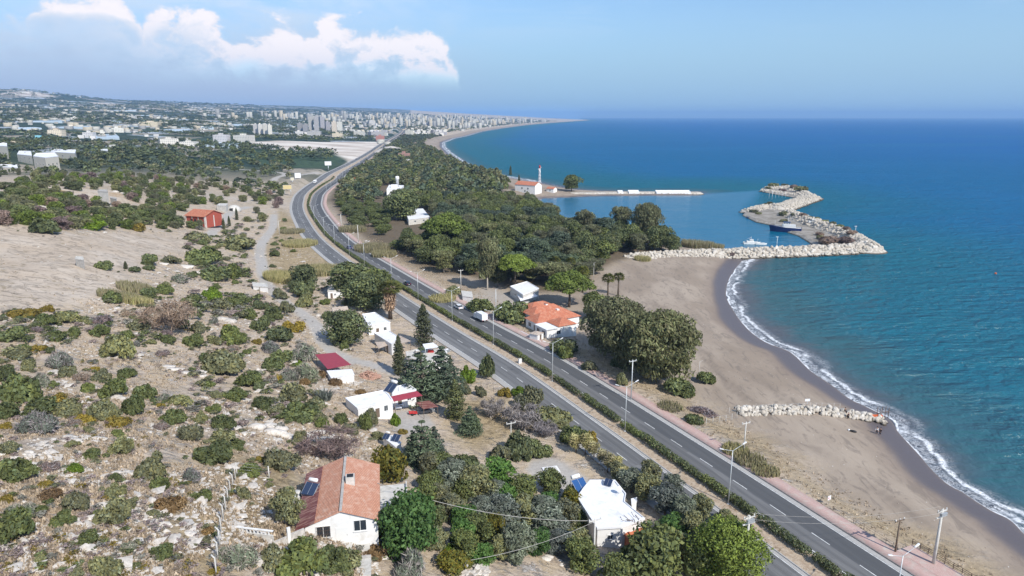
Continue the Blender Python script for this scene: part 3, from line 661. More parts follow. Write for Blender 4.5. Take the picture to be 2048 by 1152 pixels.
# ------------------------------------------------------------------ labels: what a thing looks like + the landmark it stands by
LMK = []          # (name, x, y)
def landmark(name, u, v): p = g1(u, v); LMK.append((name, p[0], p[1]))
for a in (('tile-roofed white house', 690, 1060), ('flat white-roofed house', 1215, 1060), ('white house with the maroon awning', 745, 825), ('maroon-roofed shed', 668, 738), ('tall fan palm', 782, 640),
          ('bare brick house', 402, 446), ('orange-roofed seaside villa', 1088, 645), ('eucalyptus pair by the beach', 1290, 760), ('concrete yard', 1110, 945), ('wire fence corner', 476, 950),
          ('rock groin', 1600, 835), ('container building', 830, 436), ('white villa with the water tower', 787, 388), ('bright pine by the highway', 1455, 1130), ('low white wall by the lane', 520, 578),
          ('white shed by the lane', 678, 632), ('grey concrete ruin', 212, 410), ('bare tan field', 180, 520), ('pale reed patch', 590, 540), ('purple-brown thicket', 660, 905), ('pale rock ledge', 560, 860),
          ('orange-brown bush', 342, 1025), ('lattice mast', 1078, 384), ('umbrella pine', 1030, 590), ('dead brown tree', 340, 662), ('bottom-left limestone patch', 310, 1040), ('white villas on the hill', 80, 345),
          ('yellow roadside sign', 577, 392), ('billboard', 657, 350), ('fork in the gravel track', 555, 592), ('bend of the gravel lane', 632, 655), ('bend of the highway', 590, 400), ('breakwater root', 1290, 515),
          ('scarp of pale rock', 120, 425), ('big twin shrub on the slope', 455, 750), ('lone yellow shrub', 168, 848), ('stone ledge on the far left slope', 60, 890), ('grey bush at the left edge', 72, 872), ('small dark cypress', 252, 538)):
    landmark(*a)
_lk = {}
ORDW = 'nearest second-nearest third-nearest fourth-nearest fifth-nearest sixth-nearest seventh-nearest eighth-nearest ninth-nearest tenth-nearest eleventh-nearest twelfth-nearest thirteenth-nearest fourteenth-nearest fifteenth-nearest sixteenth-nearest seventeenth-nearest eighteenth-nearest nineteenth-nearest twentieth-nearest'.split()
PEND = []
def want_label(o, desc, x, y, group=None): PEND.append((o, desc, x, y)); 
def finish_labels():
    L = np.array([(a, b) for _, a, b in LMK]); B = {}
    for o, desc, x, y in PEND:
        d = np.hypot(L[:, 0] - x, L[:, 1] - y); i = int(d.argmin()); lx, ly = L[i]
        # direction as the camera sees it
        ex, ey = -y, x; n = math.hypot(x, y); side = ((x - lx) * y - (y - ly) * x) / n; fwd = ((x - lx) * x + (y - ly) * y) / n
        w = ('right of' if side > 0 else 'left of') if abs(side) * 1.6 > abs(fwd) else ('beyond' if fwd > 0 else 'this side of')
        B.setdefault((desc, w, LMK[i][0]), []).append((d[i], o))
    for (desc, w, nm), l in B.items():
        l.sort(key=lambda t: t[0])
        for k, (_, o) in enumerate(l):
            if len(l) == 1: s = '%s %s the %s' % (desc, w, nm)
            else: s = '%s, %s %s %s' % (desc, ORDW[k] if k < 20 else '%d-th-nearest' % (k + 1), w, nm); s = ' '.join(s.replace('  ', ' ').split()[:16])
            o['label'] = s
# ------------------------------------------------------------------ foliage
def rdir(n, rng, zmin=-1.0):
    z = rng.uniform(zmin, 1, n); a = rng.uniform(0, 2 * math.pi, n); r = np.sqrt(1 - z * z); return np.stack([r * np.cos(a), r * np.sin(a), z], -1)
def leafquads(cl, npc, size, rng, zmin=-.5, outw=.9, droop=0.0, asp=1.0, shell=.72, tonev=.22, sizev=.5, clumptone=.16):
    """cl (m,6): clump centre + radii. returns V,F,tone"""
    m = len(cl); cl = np.asarray(cl, float); npc = np.broadcast_to(npc, (m,)); idx = np.repeat(np.arange(m), npc); n = len(idx); c = cl[idx]
    d = rdir(n, rng, zmin); rad = shell + (1 - shell) * rng.random(n) ** .6; rad *= 1 + .10 * rng.standard_normal(n)
    P = c[:, :3] + d * c[:, 3:] * rad[:, None]
    N = d / c[:, 3:]; N /= np.linalg.norm(N, axis=1)[:, None]; N = N * outw + rdir(n, rng) * .75; N /= np.linalg.norm(N, axis=1)[:, None]
    a = rdir(n, rng); 
    if droop: a = a * (1 - droop) + np.array([0, 0, -1.]) * droop
    U = a - (a * N).sum(1)[:, None] * N; U /= np.linalg.norm(U, axis=1)[:, None] + 1e-9; W = np.cross(N, U)
    s = size * (1 - sizev / 2 + sizev * rng.random(n)); U *= (s * asp)[:, None]; W *= (s / asp)[:, None]
    k = .25 + .5 * rng.random((n, 1))
    V = np.stack([P - U * .5 - W * k * .5, P + W * .5 - U * (k - .5) , P + U * .5 + W * (k - .3) * .6, P - W * .5 + U * (k - .5)], 1).reshape(-1, 3)
    F = np.arange(4 * n).reshape(-1, 4)
    ct = 1 + clumptone * rng.standard_normal(m); t = ct[idx] * (1 + tonev * rng.standard_normal(n)); return V, F, np.repeat(np.clip(t, .35, 1.8), 4)
def crown(name, parts, mats, parent=None, **kw):
    V = []; F = []; T = []; MI = []; k = 0
    for (v, f, t), mi in parts: V.append(v); F.append(f + k); T.append(t); MI.append(np.full(len(f), mi)); k += len(v)
    me = npmesh(name, np.vstack(V), np.vstack(F), mats, np.concatenate(MI), dict(tone=('POINT', np.concatenate(T))))
    return link(name, me, parent, **kw)
L_olive = leafmat('leaf_greygreen', (.150, .168, .108), .18); L_green = leafmat('leaf_green', (.108, .140, .064), .2); L_dark = leafmat('leaf_dark', (.104, .134, .070), .15)
L_yel = leafmat('leaf_yellow_olive', (0.211, 0.178, 0.046), .25); L_brn = leafmat('leaf_orange_brown', (.22, .15, .075), .2, hue=.1, col2=(0.185, 0.112, 0.046)); L_pur = leafmat('twig_purple_brown', (0.224, 0.165, 0.139), .15, col2=(0.277, 0.198, 0.158))
L_bright = leafmat('leaf_bright', (0.125, 0.205, 0.033), .3); L_grey = leafmat('leaf_silver', (.21, .225, .175), .2, col2=(0.132, 0.158, 0.112)); L_lemon = leafmat('leaf_lemon', (0.079, 0.165, 0.046), .3, col2=(0.132, 0.224, 0.053))
L_euc = leafmat('leaf_eucalyptus', (.225, .245, .125), .34, col2=(0.145, 0.132, 0.073)); L_pine = leafmat('needle_pine', (.125, .165, .040), .2, col2=(0.172, 0.218, 0.040)); L_conif = leafmat('needle_dark', (.112, .138, .088), .12, col2=(0.073, 0.103, 0.066))
L_cyp = leafmat('leaf_cypress', (.082, .10, .058), .1); L_reed = leafmat('reed_blades', (0.317, 0.304, 0.132), .3, col2=(0.436, 0.370, 0.224)); L_dead = leafmat('dead_fronds', (0.396, 0.264, 0.158), .2, col2=(0.502, 0.356, 0.224))
L_twig = leafmat('bare_twigs', (.26, .23, .21), .1, col2=(.32, .29, .26)); L_dry = leafmat('dry_grass', (.46, .36, .23), .3, col2=(.55, .45, .32)); L_fig = leafmat('leaf_autumn', (.24, .19, .03), .3, col2=(.10, .12, .03))
PROTO = {}
def shrub_proto(kind, m, k=3, dens=1.0, size=.15, seed=0, flatz=.62, zmin=-.1, asp=1.25, twig=False):
    out = []
    for q in range(k):
        rng = np.random.default_rng(seed * 50 + q + 3); n = int(13 + 7 * rng.random()); cl = []; ax = rng.uniform(.75, 1.0); lop = rng.uniform(-.35, .35)
        for i in range(n):                                   # unit shrub: 2 m wide, origin at the ground
            a = rng.uniform(0, 2 * math.pi); r = math.sqrt(rng.random()) * .68; s = rng.uniform(.30, .52) * (1.1 - .45 * r)
            s *= rng.choice([.55, .8, 1.0, 1.1]); r *= 1.12; cl.append((r * math.cos(a), r * math.sin(a) * ax, (flatz * (1 - r * r * .8) * (1 + lop * math.cos(a)) + .03) * rng.uniform(.5, 1.2), s, s, s * .85))
        parts = [(leafquads(cl, int(190 * dens), size, rng, zmin=-.45, asp=asp), 0)]
        if twig: parts.append((leafquads(cl, 60, size * 1.4, rng, asp=3.2, shell=.3, outw=.2), 1))
        o = crown(kind, parts, [m, L_twig] if twig else m); out.append(o)
    PROTO[kind] = out
def tree_obj(name, clumps, m, npc, size, seed, trunk, **lk):
    rng = np.random.default_rng(seed); e = empty(name, (0, 0, 0))
    lk = dict(dict(zmin=-.6, asp=1.2), **lk); m2 = lk.pop('mats', m)
    crown('crown', [(leafquads(clumps, npc, size, rng, **lk), 0)], m2, e)
    b = MB()
    for pts, rad in trunk['tubes']: b.tube(pts, rad, trunk.get('k', 7))
    b.build('trunk', trunk['mat'], e); return e
def broad(name, m, h=6., w=5., trunkh=1.5, n=22, npc=170, size=.34, seed=1, bark=M_bark, egg=.5, tr=.16, **lk):
    """rounded crown of many clumps, limbs reaching into them; egg: height (0..1) of the widest level"""
    rng = np.random.default_rng(seed); cl = []; tubes = [([(0, 0, -.3), (.04, .02, trunkh * .6), (.0, .05, trunkh * 1.15)], [tr * 1.25, tr, tr * .8])]
    for i in range(n):
        t = (i + .5) / n; z = trunkh + (h - trunkh) * t; prof = math.sin(math.pi * min(.97, max(.14, t ** (math.log(.5) / math.log(egg)) if egg != .5 else t))) ** .6
        a = i * 2.4 + rng.uniform(-.5, .5); r = (w / 2) * prof * rng.uniform(.30, .78); s = (w / 2) * rng.uniform(.28, .46) * (.65 + .5 * prof)
        c = (r * math.cos(a), r * math.sin(a), z - .12 * h * (t > .8)); cl.append((*c, s, s * rng.uniform(.85, 1.1), s * .72))
        if i % 3 == 0: tubes.append(([(0, .04, trunkh * .9), (c[0] * .45, c[1] * .45, trunkh + (c[2] - trunkh) * .45), (c[0] * .85, c[1] * .85, c[2] * .96)], [tr * .6, tr * .38, tr * .14]))
    return tree_obj(name, cl, m, npc, size, seed, dict(tubes=tubes, mat=bark), **lk)
def umbrella(name, m, h=9, w=8, seed=1, npc=330, size=.30, lift=.62, depth=.34):
    rng = np.random.default_rng(seed); cl = []; th = h * lift; tubes = [([(0, 0, -.3), (.1, .05, th * .5), (.0, .0, th)], [.26, .2, .15])]
    for i in range(30):
        r = math.sqrt((i + .5) / 30); a = i * 2.4; s = w * .5 * rng.uniform(.20, .30); x, y = r * math.cos(a) * w * .40, r * math.sin(a) * w * .40
        z = th + h * depth * (1 - r * r * .8) * rng.uniform(.85, 1.05) - s * .25; cl.append((x, y, z, s, s, s * .62))
        if i % 4 == 1: tubes.append(([(0, 0, th * .8), (x * .5, y * .5, th + (z - th) * .3), (x, y, z)], [.12, .08, .04]))
    return tree_obj(name, cl, m, npc, size, seed, dict(tubes=tubes, mat=M_bark), zmin=-.35, asp=1.1)
def cypress(name, h=8, w=1.7, seed=1, m=None):
    rng = np.random.default_rng(seed); cl = []
    for i in range(26):
        t = (i + .5) / 26; pr = (math.sin(math.pi * min(1, .12 + t * .88) ** .62)) ** .7 * (w / 2); a = i * 2.4; s = pr * .62 + .12
        cl.append((pr * .34 * math.cos(a), pr * .34 * math.sin(a), .3 + t * (h - .6), s, s, h * .055 + .1))
    cl.append((0, 0, h - .35, .14, .14, .5))
    return tree_obj(name, cl, m or L_cyp, 150, .20, seed, dict(tubes=[([(0, 0, -.3), (0, 0, h * .4)], [.16, .1])], mat=M_bark), zmin=-.9, asp=1.5, droop=-.6)
def conifer(name, h=9, w=5.5, seed=1, m=None, tiers=8):
    rng = np.random.default_rng(seed); cl = []; tubes = [([(0, 0, -.3), (0, 0, h * .5), (0, 0, h * .97)], [.22, .13, .03])]
    for t in range(tiers):
        q = t / (tiers - 1); z = h * (.12 + .84 * q); R = (w / 2) * (1 - q) ** .8 + .2; k = max(3, int(8 * (1 - q) + 2))
        for j in range(k):
            a = 2 * math.pi * (j + rng.random() * .6) / k + t; r = R * rng.uniform(.45, .8); s = R * .34 + .14; cl.append((r * math.cos(a), r * math.sin(a), z - .12 * r, s * 1.1, s * 1.1, s * .38))
            if j % 2 == 0: tubes.append(([(0, 0, z), (r * math.cos(a), r * math.sin(a), z - .1 * r)], [.05, .02]))
    return tree_obj(name, cl, m or L_conif, 80, .26, seed, dict(tubes=tubes, mat=M_bark, k=5), zmin=-.7, asp=1.5)
def palm(name, h=9, seed=1, skirt=True, nf=34, fl=1.9):
    rng = np.random.default_rng(seed); e = empty(name, (0, 0, 0)); V = []; F = []; T = []
    for i in range(nf):                                       # fan fronds: a stalk and a pleated disc of blades
        a = i * 2.4; el = 1.25 - 1.9 * (i / nf); d = Vector((math.cos(a) * math.cos(el), math.sin(a) * math.cos(el), math.sin(el))); c = Vector((0, 0, h)); tip = c + d * fl * .62
        side = Vector((-math.sin(a), math.cos(a), 0)); up = side.cross(d)
        V += [c - side * .03, c + side * .03, tip + side * .03, tip - side * .03]; F.append((len(V) - 4, len(V) - 3, len(V) - 2, len(V) - 1)); T += [.8] * 4
        for j in range(11):
            b = -1.35 + 2.7 * j / 10; q = (d * math.cos(b) + side * math.sin(b)).normalized(); w = (side * math.cos(b) - d * math.sin(b)) * .085; end = tip + q * fl * .62 - Vector((0, 0, .22 * abs(b) + .15))
            V += [tip - w * .4, tip + w * .4, tip + q * fl * .35 + w, end]; F.append((len(V) - 4, len(V) - 3, len(V) - 2, len(V) - 1)); T += [1 + .2 * rng.standard_normal()] * 4
    me = npmesh('crown', np.array([tuple(v) for v in V]), np.array(F), leafmat('palm_fronds', (.10, .115, .035), .25), None, dict(tone=('POINT', np.array(T)))); link('crown', me, e)
    MB().tube([(0, 0, -.3), (.05, 0, h * .5), (0, 0, h)], [.36, .27, .22], 10).build('trunk', M_bark, e)
    if skirt:
        rng = np.random.default_rng(seed + 5); cl = [(0, 0, h * (1 - .07 * i) - .7, .95 - .035 * i, .95 - .035 * i, .6) for i in range(9)]
        crown('dead_frond_skirt', [(leafquads(cl, 130, .55, rng, zmin=-.9, asp=2.6, droop=.85, outw=1.2), 0)], L_dead, e)
    return e
def bladeclump(name, m, r, h, n, rng, w=.07, lean=.35, parent=None, **kw):
    a = rng.uniform(0, 6.283, n); q = np.sqrt(rng.random(n)) * r; x, y = q * np.cos(a), q * np.sin(a); hh = h * (.55 + .5 * rng.random(n)); b = rng.uniform(0, 6.283, n); L = lean * hh * rng.random(n)
    tx, ty = x + np.cos(b) * L, y + np.sin(b) * L; c = rng.uniform(0, 6.283, n); wx, wy = np.cos(c) * w, np.sin(c) * w; Z = np.zeros(n)
    V = np.stack([np.stack([x - wx, y - wy, Z], -1), np.stack([x + wx, y + wy, Z], -1), np.stack([(x + tx) / 2 + wx * 1.3, (y + ty) / 2 + wy * 1.3, hh * .62], -1), np.stack([tx, ty, hh], -1)], 1).reshape(-1, 3)
    me = npmesh(name, V, np.arange(4 * n).reshape(-1, 4), m, None, dict(tone=('POINT', np.repeat(1 + .22 * rng.standard_normal(n), 4)))); return link(name, me, parent, **kw)
def bare(name, seed, h=2.6, w=3.4, m=None, name2='branches'):
    rng = np.random.default_rng(seed); e = empty(name, (0, 0, 0)); b = MB(); tips = []
    for i in range(9):
        a = i * 2.4; el = rng.uniform(.5, 1.2); p1 = Vector((math.cos(a) * math.cos(el), math.sin(a) * math.cos(el), math.sin(el))) * h * .45; p2 = p1 + Vector((math.cos(a + .4), math.sin(a + .4), .8)) * h * .3
        b.tube([(0, 0, -.1), p1, p2], [.07, .04, .015], 5); tips += [p1, p2]
    b.build('trunk', M_barkl, e); cl = [(p.x, p.y, p.z, w * .2, w * .2, w * .17) for p in tips]
    crown('crown', [(leafquads(cl, 90, .34, rng, zmin=-.8, asp=3.4, outw=.1, shell=.1), 0)], m or L_twig, e); return e

shrub_proto('grey-green shrub', L_olive, 4, 1.1, seed=1); shrub_proto('green shrub', L_green, 4, 1.1, seed=2); shrub_proto('dark green shrub', L_dark, 3, 1.1, seed=3)
shrub_proto('yellow-olive shrub', L_yel, 2, 1.0, seed=4, flatz=.4); shrub_proto('orange-brown shrub', L_brn, 2, 1.0, seed=5, flatz=.42, asp=1.6); shrub_proto('purple-brown dry shrub', L_pur, 3, .8, .12, seed=6, flatz=.42, asp=2.2, twig=True)
shrub_proto('bright green shrub', L_bright, 2, 1.1, seed=7); shrub_proto('silver-grey shrub', L_grey, 3, 1.0, seed=8, asp=1.7, twig=True)
KEY = dict(o='grey-green shrub', g='green shrub', d='dark green shrub', y='yellow-olive shrub', b='orange-brown shrub', p='purple-brown dry shrub', l='bright green shrub', s='silver-grey shrub')
NSHRUB = 0; OCC = []
def put_shrub(u, v, w, hh, k, rng=random):
    """u,v: foot of the shrub in the photo; w: its width there; hh: height/width"""
    global NSHRUB
    x, y, z, t = g1(u, v); d = y * cp + (CAMH - z) * sp; W = 1.06 * w * d / FPX; hh *= 1.12; x2, y2 = x * (1 + W * .32 / max(t, 1)), y * (1 + W * .32 / max(t, 1)); z = float(H(np.array([x2]), np.array([y2]))[0])
    p = random.choice(PROTO[KEY[k]]); o = bpy.data.objects.new('shrub', p.data); COL.objects.link(o); o.location = (x2, y2, z - .06 * W); s = W / 2.08; o.rotation_euler = (0, 0, random.uniform(0, 6.28))
    o.scale = (s, s * random.uniform(.85, 1.1), s * hh / .60 * random.uniform(.9, 1.1)); size = 'small' if W < 2.6 else ('large' if W > 5 else 'mid-sized')
    tag(o, None, 'shrub', 'shrubs of the dry hillside'); want_label(o, size + ' ' + KEY[k], x2, y2); OCC.append((x2, y2, W / 2)); NSHRUB += 1; return o
SH = '''35,967,75,.7,g 99,945,40,.6,p 149,947,33,.7,l 93,977,30,.7,y 100,1005,55,.5,b 12,1008,35,.6,y 156,1030,60,.9,o 224,1053,65,.88,o 78,1030,35,.55,g 125,1057,55,.65,g 30,1090,78,.9,g 42,1040,52,.6,s 175,1095,45,.6,g 240,913,48,.8,o
302,960,75,.76,o 342,1025,70,.48,b 410,1003,38,.68,g 428,932,85,.6,g 417,1070,30,.5,b 411,1095,28,.7,o 213,1160,65,.7,o 153,1162,40,.5,o 147,897,30,.55,o 28,685,62,.45,d 112,684,48,.5,g 145,674,30,.6,g 48,707,34,.6,g 77,706,36,.5,y 100,708,22,.6,g
200,673,40,.5,g 240,720,60,.8,o 256,682,30,.7,g 387,696,45,.68,g 337,688,30,.6,g 325,713,32,.5,p 122,739,52,.72,s 138,756,35,.7,o 35,720,60,.45,o 58,742,35,.6,o 12,765,40,.85,g 45,808,75,.85,g 82,778,38,.85,s 105,778,28,.6,g
255,757,42,.5,g 162,764,40,.5,p 200,763,45,.5,o 190,743,18,.7,y 177,785,38,.55,g 229,795,52,.68,g 295,800,48,.66,g 328,803,30,.5,s 359,813,48,.46,o 117,810,45,.66,y 270,833,46,.9,g 212,842,55,.8,o 135,835,60,.5,o 168,848,42,.6,y 232,857,62,.38,y
145,852,35,.5,p 350,849,45,.62,g 325,841,18,.7,g 400,846,34,.75,o 78,832,75,.48,g 15,840,60,.6,g 10,858,28,.6,y 72,872,75,.6,s 385,885,55,.63,o 178,868,22,.8,o 397,668,32,.85,o 430,690,36,.6,o 463,690,55,.75,g 525,664,38,.9,d 560,688,65,.5,d
585,664,50,.6,y 543,708,40,.7,s 608,725,60,.66,s 562,725,45,.6,d 412,725,28,.7,g 455,752,85,.56,o 465,702,30,.5,p 545,742,45,.6,g 602,738,20,.9,l 502,775,55,.7,g 520,783,28,.7,d 580,762,40,.7,s 637,757,35,.6,b 672,772,28,.7,b 543,765,28,.6,p
470,803,48,.58,g 435,800,20,1,o 525,818,50,.6,g 590,805,70,.57,o 630,822,50,.6,o 555,835,45,.6,o 600,842,80,.44,g 645,857,30,.8,g 448,863,52,.73,g 445,893,50,.7,o 475,900,40,.6,g 600,892,35,.8,o 565,945,75,.6,o 497,952,46,.42,g
540,978,20,1,o 485,1000,36,.7,o 92,470,60,.55,d 180,460,55,.45,l 230,452,35,.7,g 272,462,45,.5,y 350,455,40,.6,d 395,485,50,.5,o 300,532,45,.5,d 345,530,50,.5,o 405,530,80,.42,d 430,563,60,.5,d 470,560,30,1.2,g 470,500,80,.36,o
300,597,40,.5,d 226,608,35,.7,g 208,540,35,.5,d 330,590,35,.6,g 385,612,50,.55,g 425,605,45,.75,l 440,618,45,.5,o 478,615,55,.5,g 362,567,40,.5,s 45,638,60,.38,y 96,625,28,.7,y 130,650,45,.7,o 92,652,40,.6,g 165,650,40,.5,o 255,635,30,.7,p
368,660,32,.6,d 278,662,40,.6,o 200,648,60,.4,p 480,690,30,.8,g 620,1040,20,.8,o 615,765,55,.7,s 700,870,34,.7,o 733,862,32,1.1,g 742,848,30,1.0,o 683,850,30,.9,g 792,852,26,.9,l 757,880,28,.7,o 805,868,22,.6,y 520,925,26,.6,y
655,640,24,.7,d 520,620,34,.6,d 545,640,40,.7,g 612,600,48,.8,d 610,615,44,.7,o 575,628,30,.8,o 650,610,24,.6,g 500,640,36,.7,g 728,605,34,.6,g 705,612,40,.5,o 560,600,30,.8,o 640,850,36,.6,o 720,790,26,.6,b 610,770,26,.8,b
945,870,38,1.2,g 975,760,40,1.4,d 935,768,34,1.1,l 960,795,26,1.0,o 930,790,26,.9,o 915,785,20,.7,l 1010,795,30,.9,y 1042,795,38,.6,l 1100,860,90,.55,o 1060,820,60,.8,o 1150,890,62,.55,g 1180,885,34,.8,y 1165,1060,50,.9,g
1355,795,75,.5,d 1410,770,44,.5,d 1390,850,42,.4,g 1240,735,50,.4,d 1300,735,50,.4,d 1400,830,60,.35,p 1125,710,55,.6,d 1022,646,74,.6,d 960,625,55,.5,d 905,590,34,.6,o 1180,745,40,.6,o 1245,775,26,1.2,o 1330,705,50,.5,o
700,965,40,.6,g 1005,930,60,.8,o 1040,920,70,.7,d 1075,918,55,.7,d 885,800,40,.8,g 480,1140,85,.6,s 545,1140,60,.7,o 595,1165,130,.6,g 665,1150,80,.6,g 745,1120,60,.4,b 700,1060,30,.4,y 760,1040,18,.6,b 800,1110,40,.8,b 820,1165,80,.8,s 735,1095,70,.35,y
690,1150,70,.5,o 430,1152,30,.5,y 610,905,45,.5,p 690,700,20,1.1,g 935,1135,30,.7,g 900,1110,34,.6,l 1130,720,30,.9,g'''
for it in SH.split():
    a = it.split(','); put_shrub(float(a[0]), float(a[1]), float(a[2]), float(a[3]), a[4])
def fill_shrubs():
    rng = random.Random(5); n = 0; tries = 0
    regs = [((0, 440, 620, 1150), 62), ((280, 440, 640, 700), 30)]
    for (a, b, c, d), cnt in regs:
        k = 0
        while k < cnt and tries < 3000:
            tries += 1; u, v = rng.uniform(a, c), rng.uniform(b, d); x, y, z, t = g1(u, v)
            X = np.array([x]); Y = np.array([y])
            if inpoly(X, Y, GP['field'])[0] or abs(DR(x, y)) < 17 or min(seg_dist(X, Y, T)[0][0] for T in TRACK) < 4: continue
            if u > 440 and v > 900: continue
            W = rng.uniform(1.2, 3.2) if v > 560 else rng.uniform(2, 5)
            if any(math.hypot(x - q[0], y - q[1]) < q[2] + W * .5 + .6 for q in OCC): continue
            D = y * cp + (CAMH - z) * sp
            put_shrub(u, v, W * FPX / D, rng.uniform(.4, .7), rng.choice('ooogggpyss' if v > 560 else 'oggdd')); k += 1
fill_shrubs()
for k in PROTO:
    for o in PROTO[k]: bpy.data.objects.remove(o)

# named trees: (photo foot u,v, width px, height px)
def place_tree(p, u, v, wpx=None, hpx=None, base=(1, 1), label=None, desc=None, group=None, rz=None):
    x, y, z, t = g1(u, v); d = y * cp + (CAMH - z) * sp; sw = wpx * d / FPX / base[0]; sh = hpx * d / FPX / base[1] / cp if hpx else sw
    r = clone(p, (x, y, z - .1), random.uniform(0, 6.28) if rz is None else rz, (sw, sw, sh), label, group)
    if desc: want_label(r, desc, x, y)
    OCC.append((x, y, wpx * d / FPX / 2)); return r
def mk(p, cat): p['category'] = cat; return p
T = dict(
    cyp=mk(cypress('cypress', 8, 1.9, 1), 'tree'), cyp2=mk(cypress('cypress', 8, 2.6, 5), 'tree'), con=mk(conifer('conifer', 9, 5.5, 2), 'tree'), con2=mk(conifer('conifer', 9, 5.0, 8, tiers=10), 'tree'),
    umb=mk(umbrella('umbrella_pine', L_pine, 9, 8.5, 3), 'tree'), umb2=mk(umbrella('umbrella_pine', L_pine, 8, 9.5, 13, lift=.5, depth=.45), 'tree'), palm=mk(palm('fan_palm', 9, 3), 'tree'), palm2=mk(palm('fan_palm', 8, 9, False), 'tree'),
    big=mk(broad('broadleaf_tree', L_dark, 7, 7.5, .9, 34, 210, .34, 4), 'tree'), lem=mk(broad('carob_tree', L_lemon, 6, 7, .6, 34, 260, .30, 6, clumptone=.1), 'tree'), fig=mk(broad('fig_tree', L_fig, 4, 5, .5, 20, 110, .36, 7, clumptone=.3), 'tree'),
    pinb=mk(broad('rounded_pine', L_pine, 7, 7.5, .6, 44, 330, .22, 9, asp=1.3, clumptone=.10), 'tree'), euc=mk(broad('eucalyptus_tree', L_euc, 14, 13, 2.2, 60, 260, .50, 10, bark=M_barkl, tr=.32, droop=.55, asp=1.6, egg=.52), 'tree'),
    euc2=mk(broad('eucalyptus_tree', L_euc, 14, 9, 3.5, 40, 230, .50, 21, bark=M_barkl, tr=.28, droop=.55, asp=1.6, egg=.6), 'tree'), oli=mk(broad('olive_tree', L_olive, 4.6, 4.2, .8, 22, 190, .26, 11), 'tree'), oli2=mk(broad('olive_tree', L_grey, 4.8, 3.8, .8, 22, 180, .26, 12, asp=1.6), 'tree'),
    cit=mk(broad('citrus_tree', L_green, 3.6, 4.2, .5, 20, 190, .26, 14), 'tree'), cit2=mk(broad('citrus_tree', L_lemon, 3.4, 3.6, .4, 18, 190, .24, 15), 'tree'), dead=mk(bare('bare_tree', 3, 3.6, 4.4), 'tree'), deadb=mk(bare('withered_tree', 6, 5, 5.5, L_pur), 'tree'),
    dpi=mk(broad('pine_tree', L_conif, 10, 7.5, 2.5, 32, 170, .42, 16, asp=1.4), 'tree'), hol=mk(broad('round_tree', L_dark, 6.5, 7, 1.0, 26, 170, .36, 17), 'tree'), gre=mk(broad('green_tree', L_green, 8, 7, 1.6, 28, 170, .40, 18), 'tree'))
BS = dict(cyp=(1.9, 8), cyp2=(2.6, 8), con=(5.5, 9), con2=(5, 9), umb=(8.5, 9), umb2=(9.5, 8), palm=(3.6, 10.5), palm2=(3.4, 9.5), big=(7.5, 7), lem=(7, 6), fig=(5, 4), pinb=(7.5, 7), euc=(13, 14), euc2=(9, 14), oli=(4.2, 4.6), oli2=(3.8, 4.8), cit=(4.2, 3.6), cit2=(3.6, 3.4), dead=(4.4, 3.6), deadb=(5.5, 5), dpi=(7.5, 10), hol=(7, 6.5), gre=(7, 8))
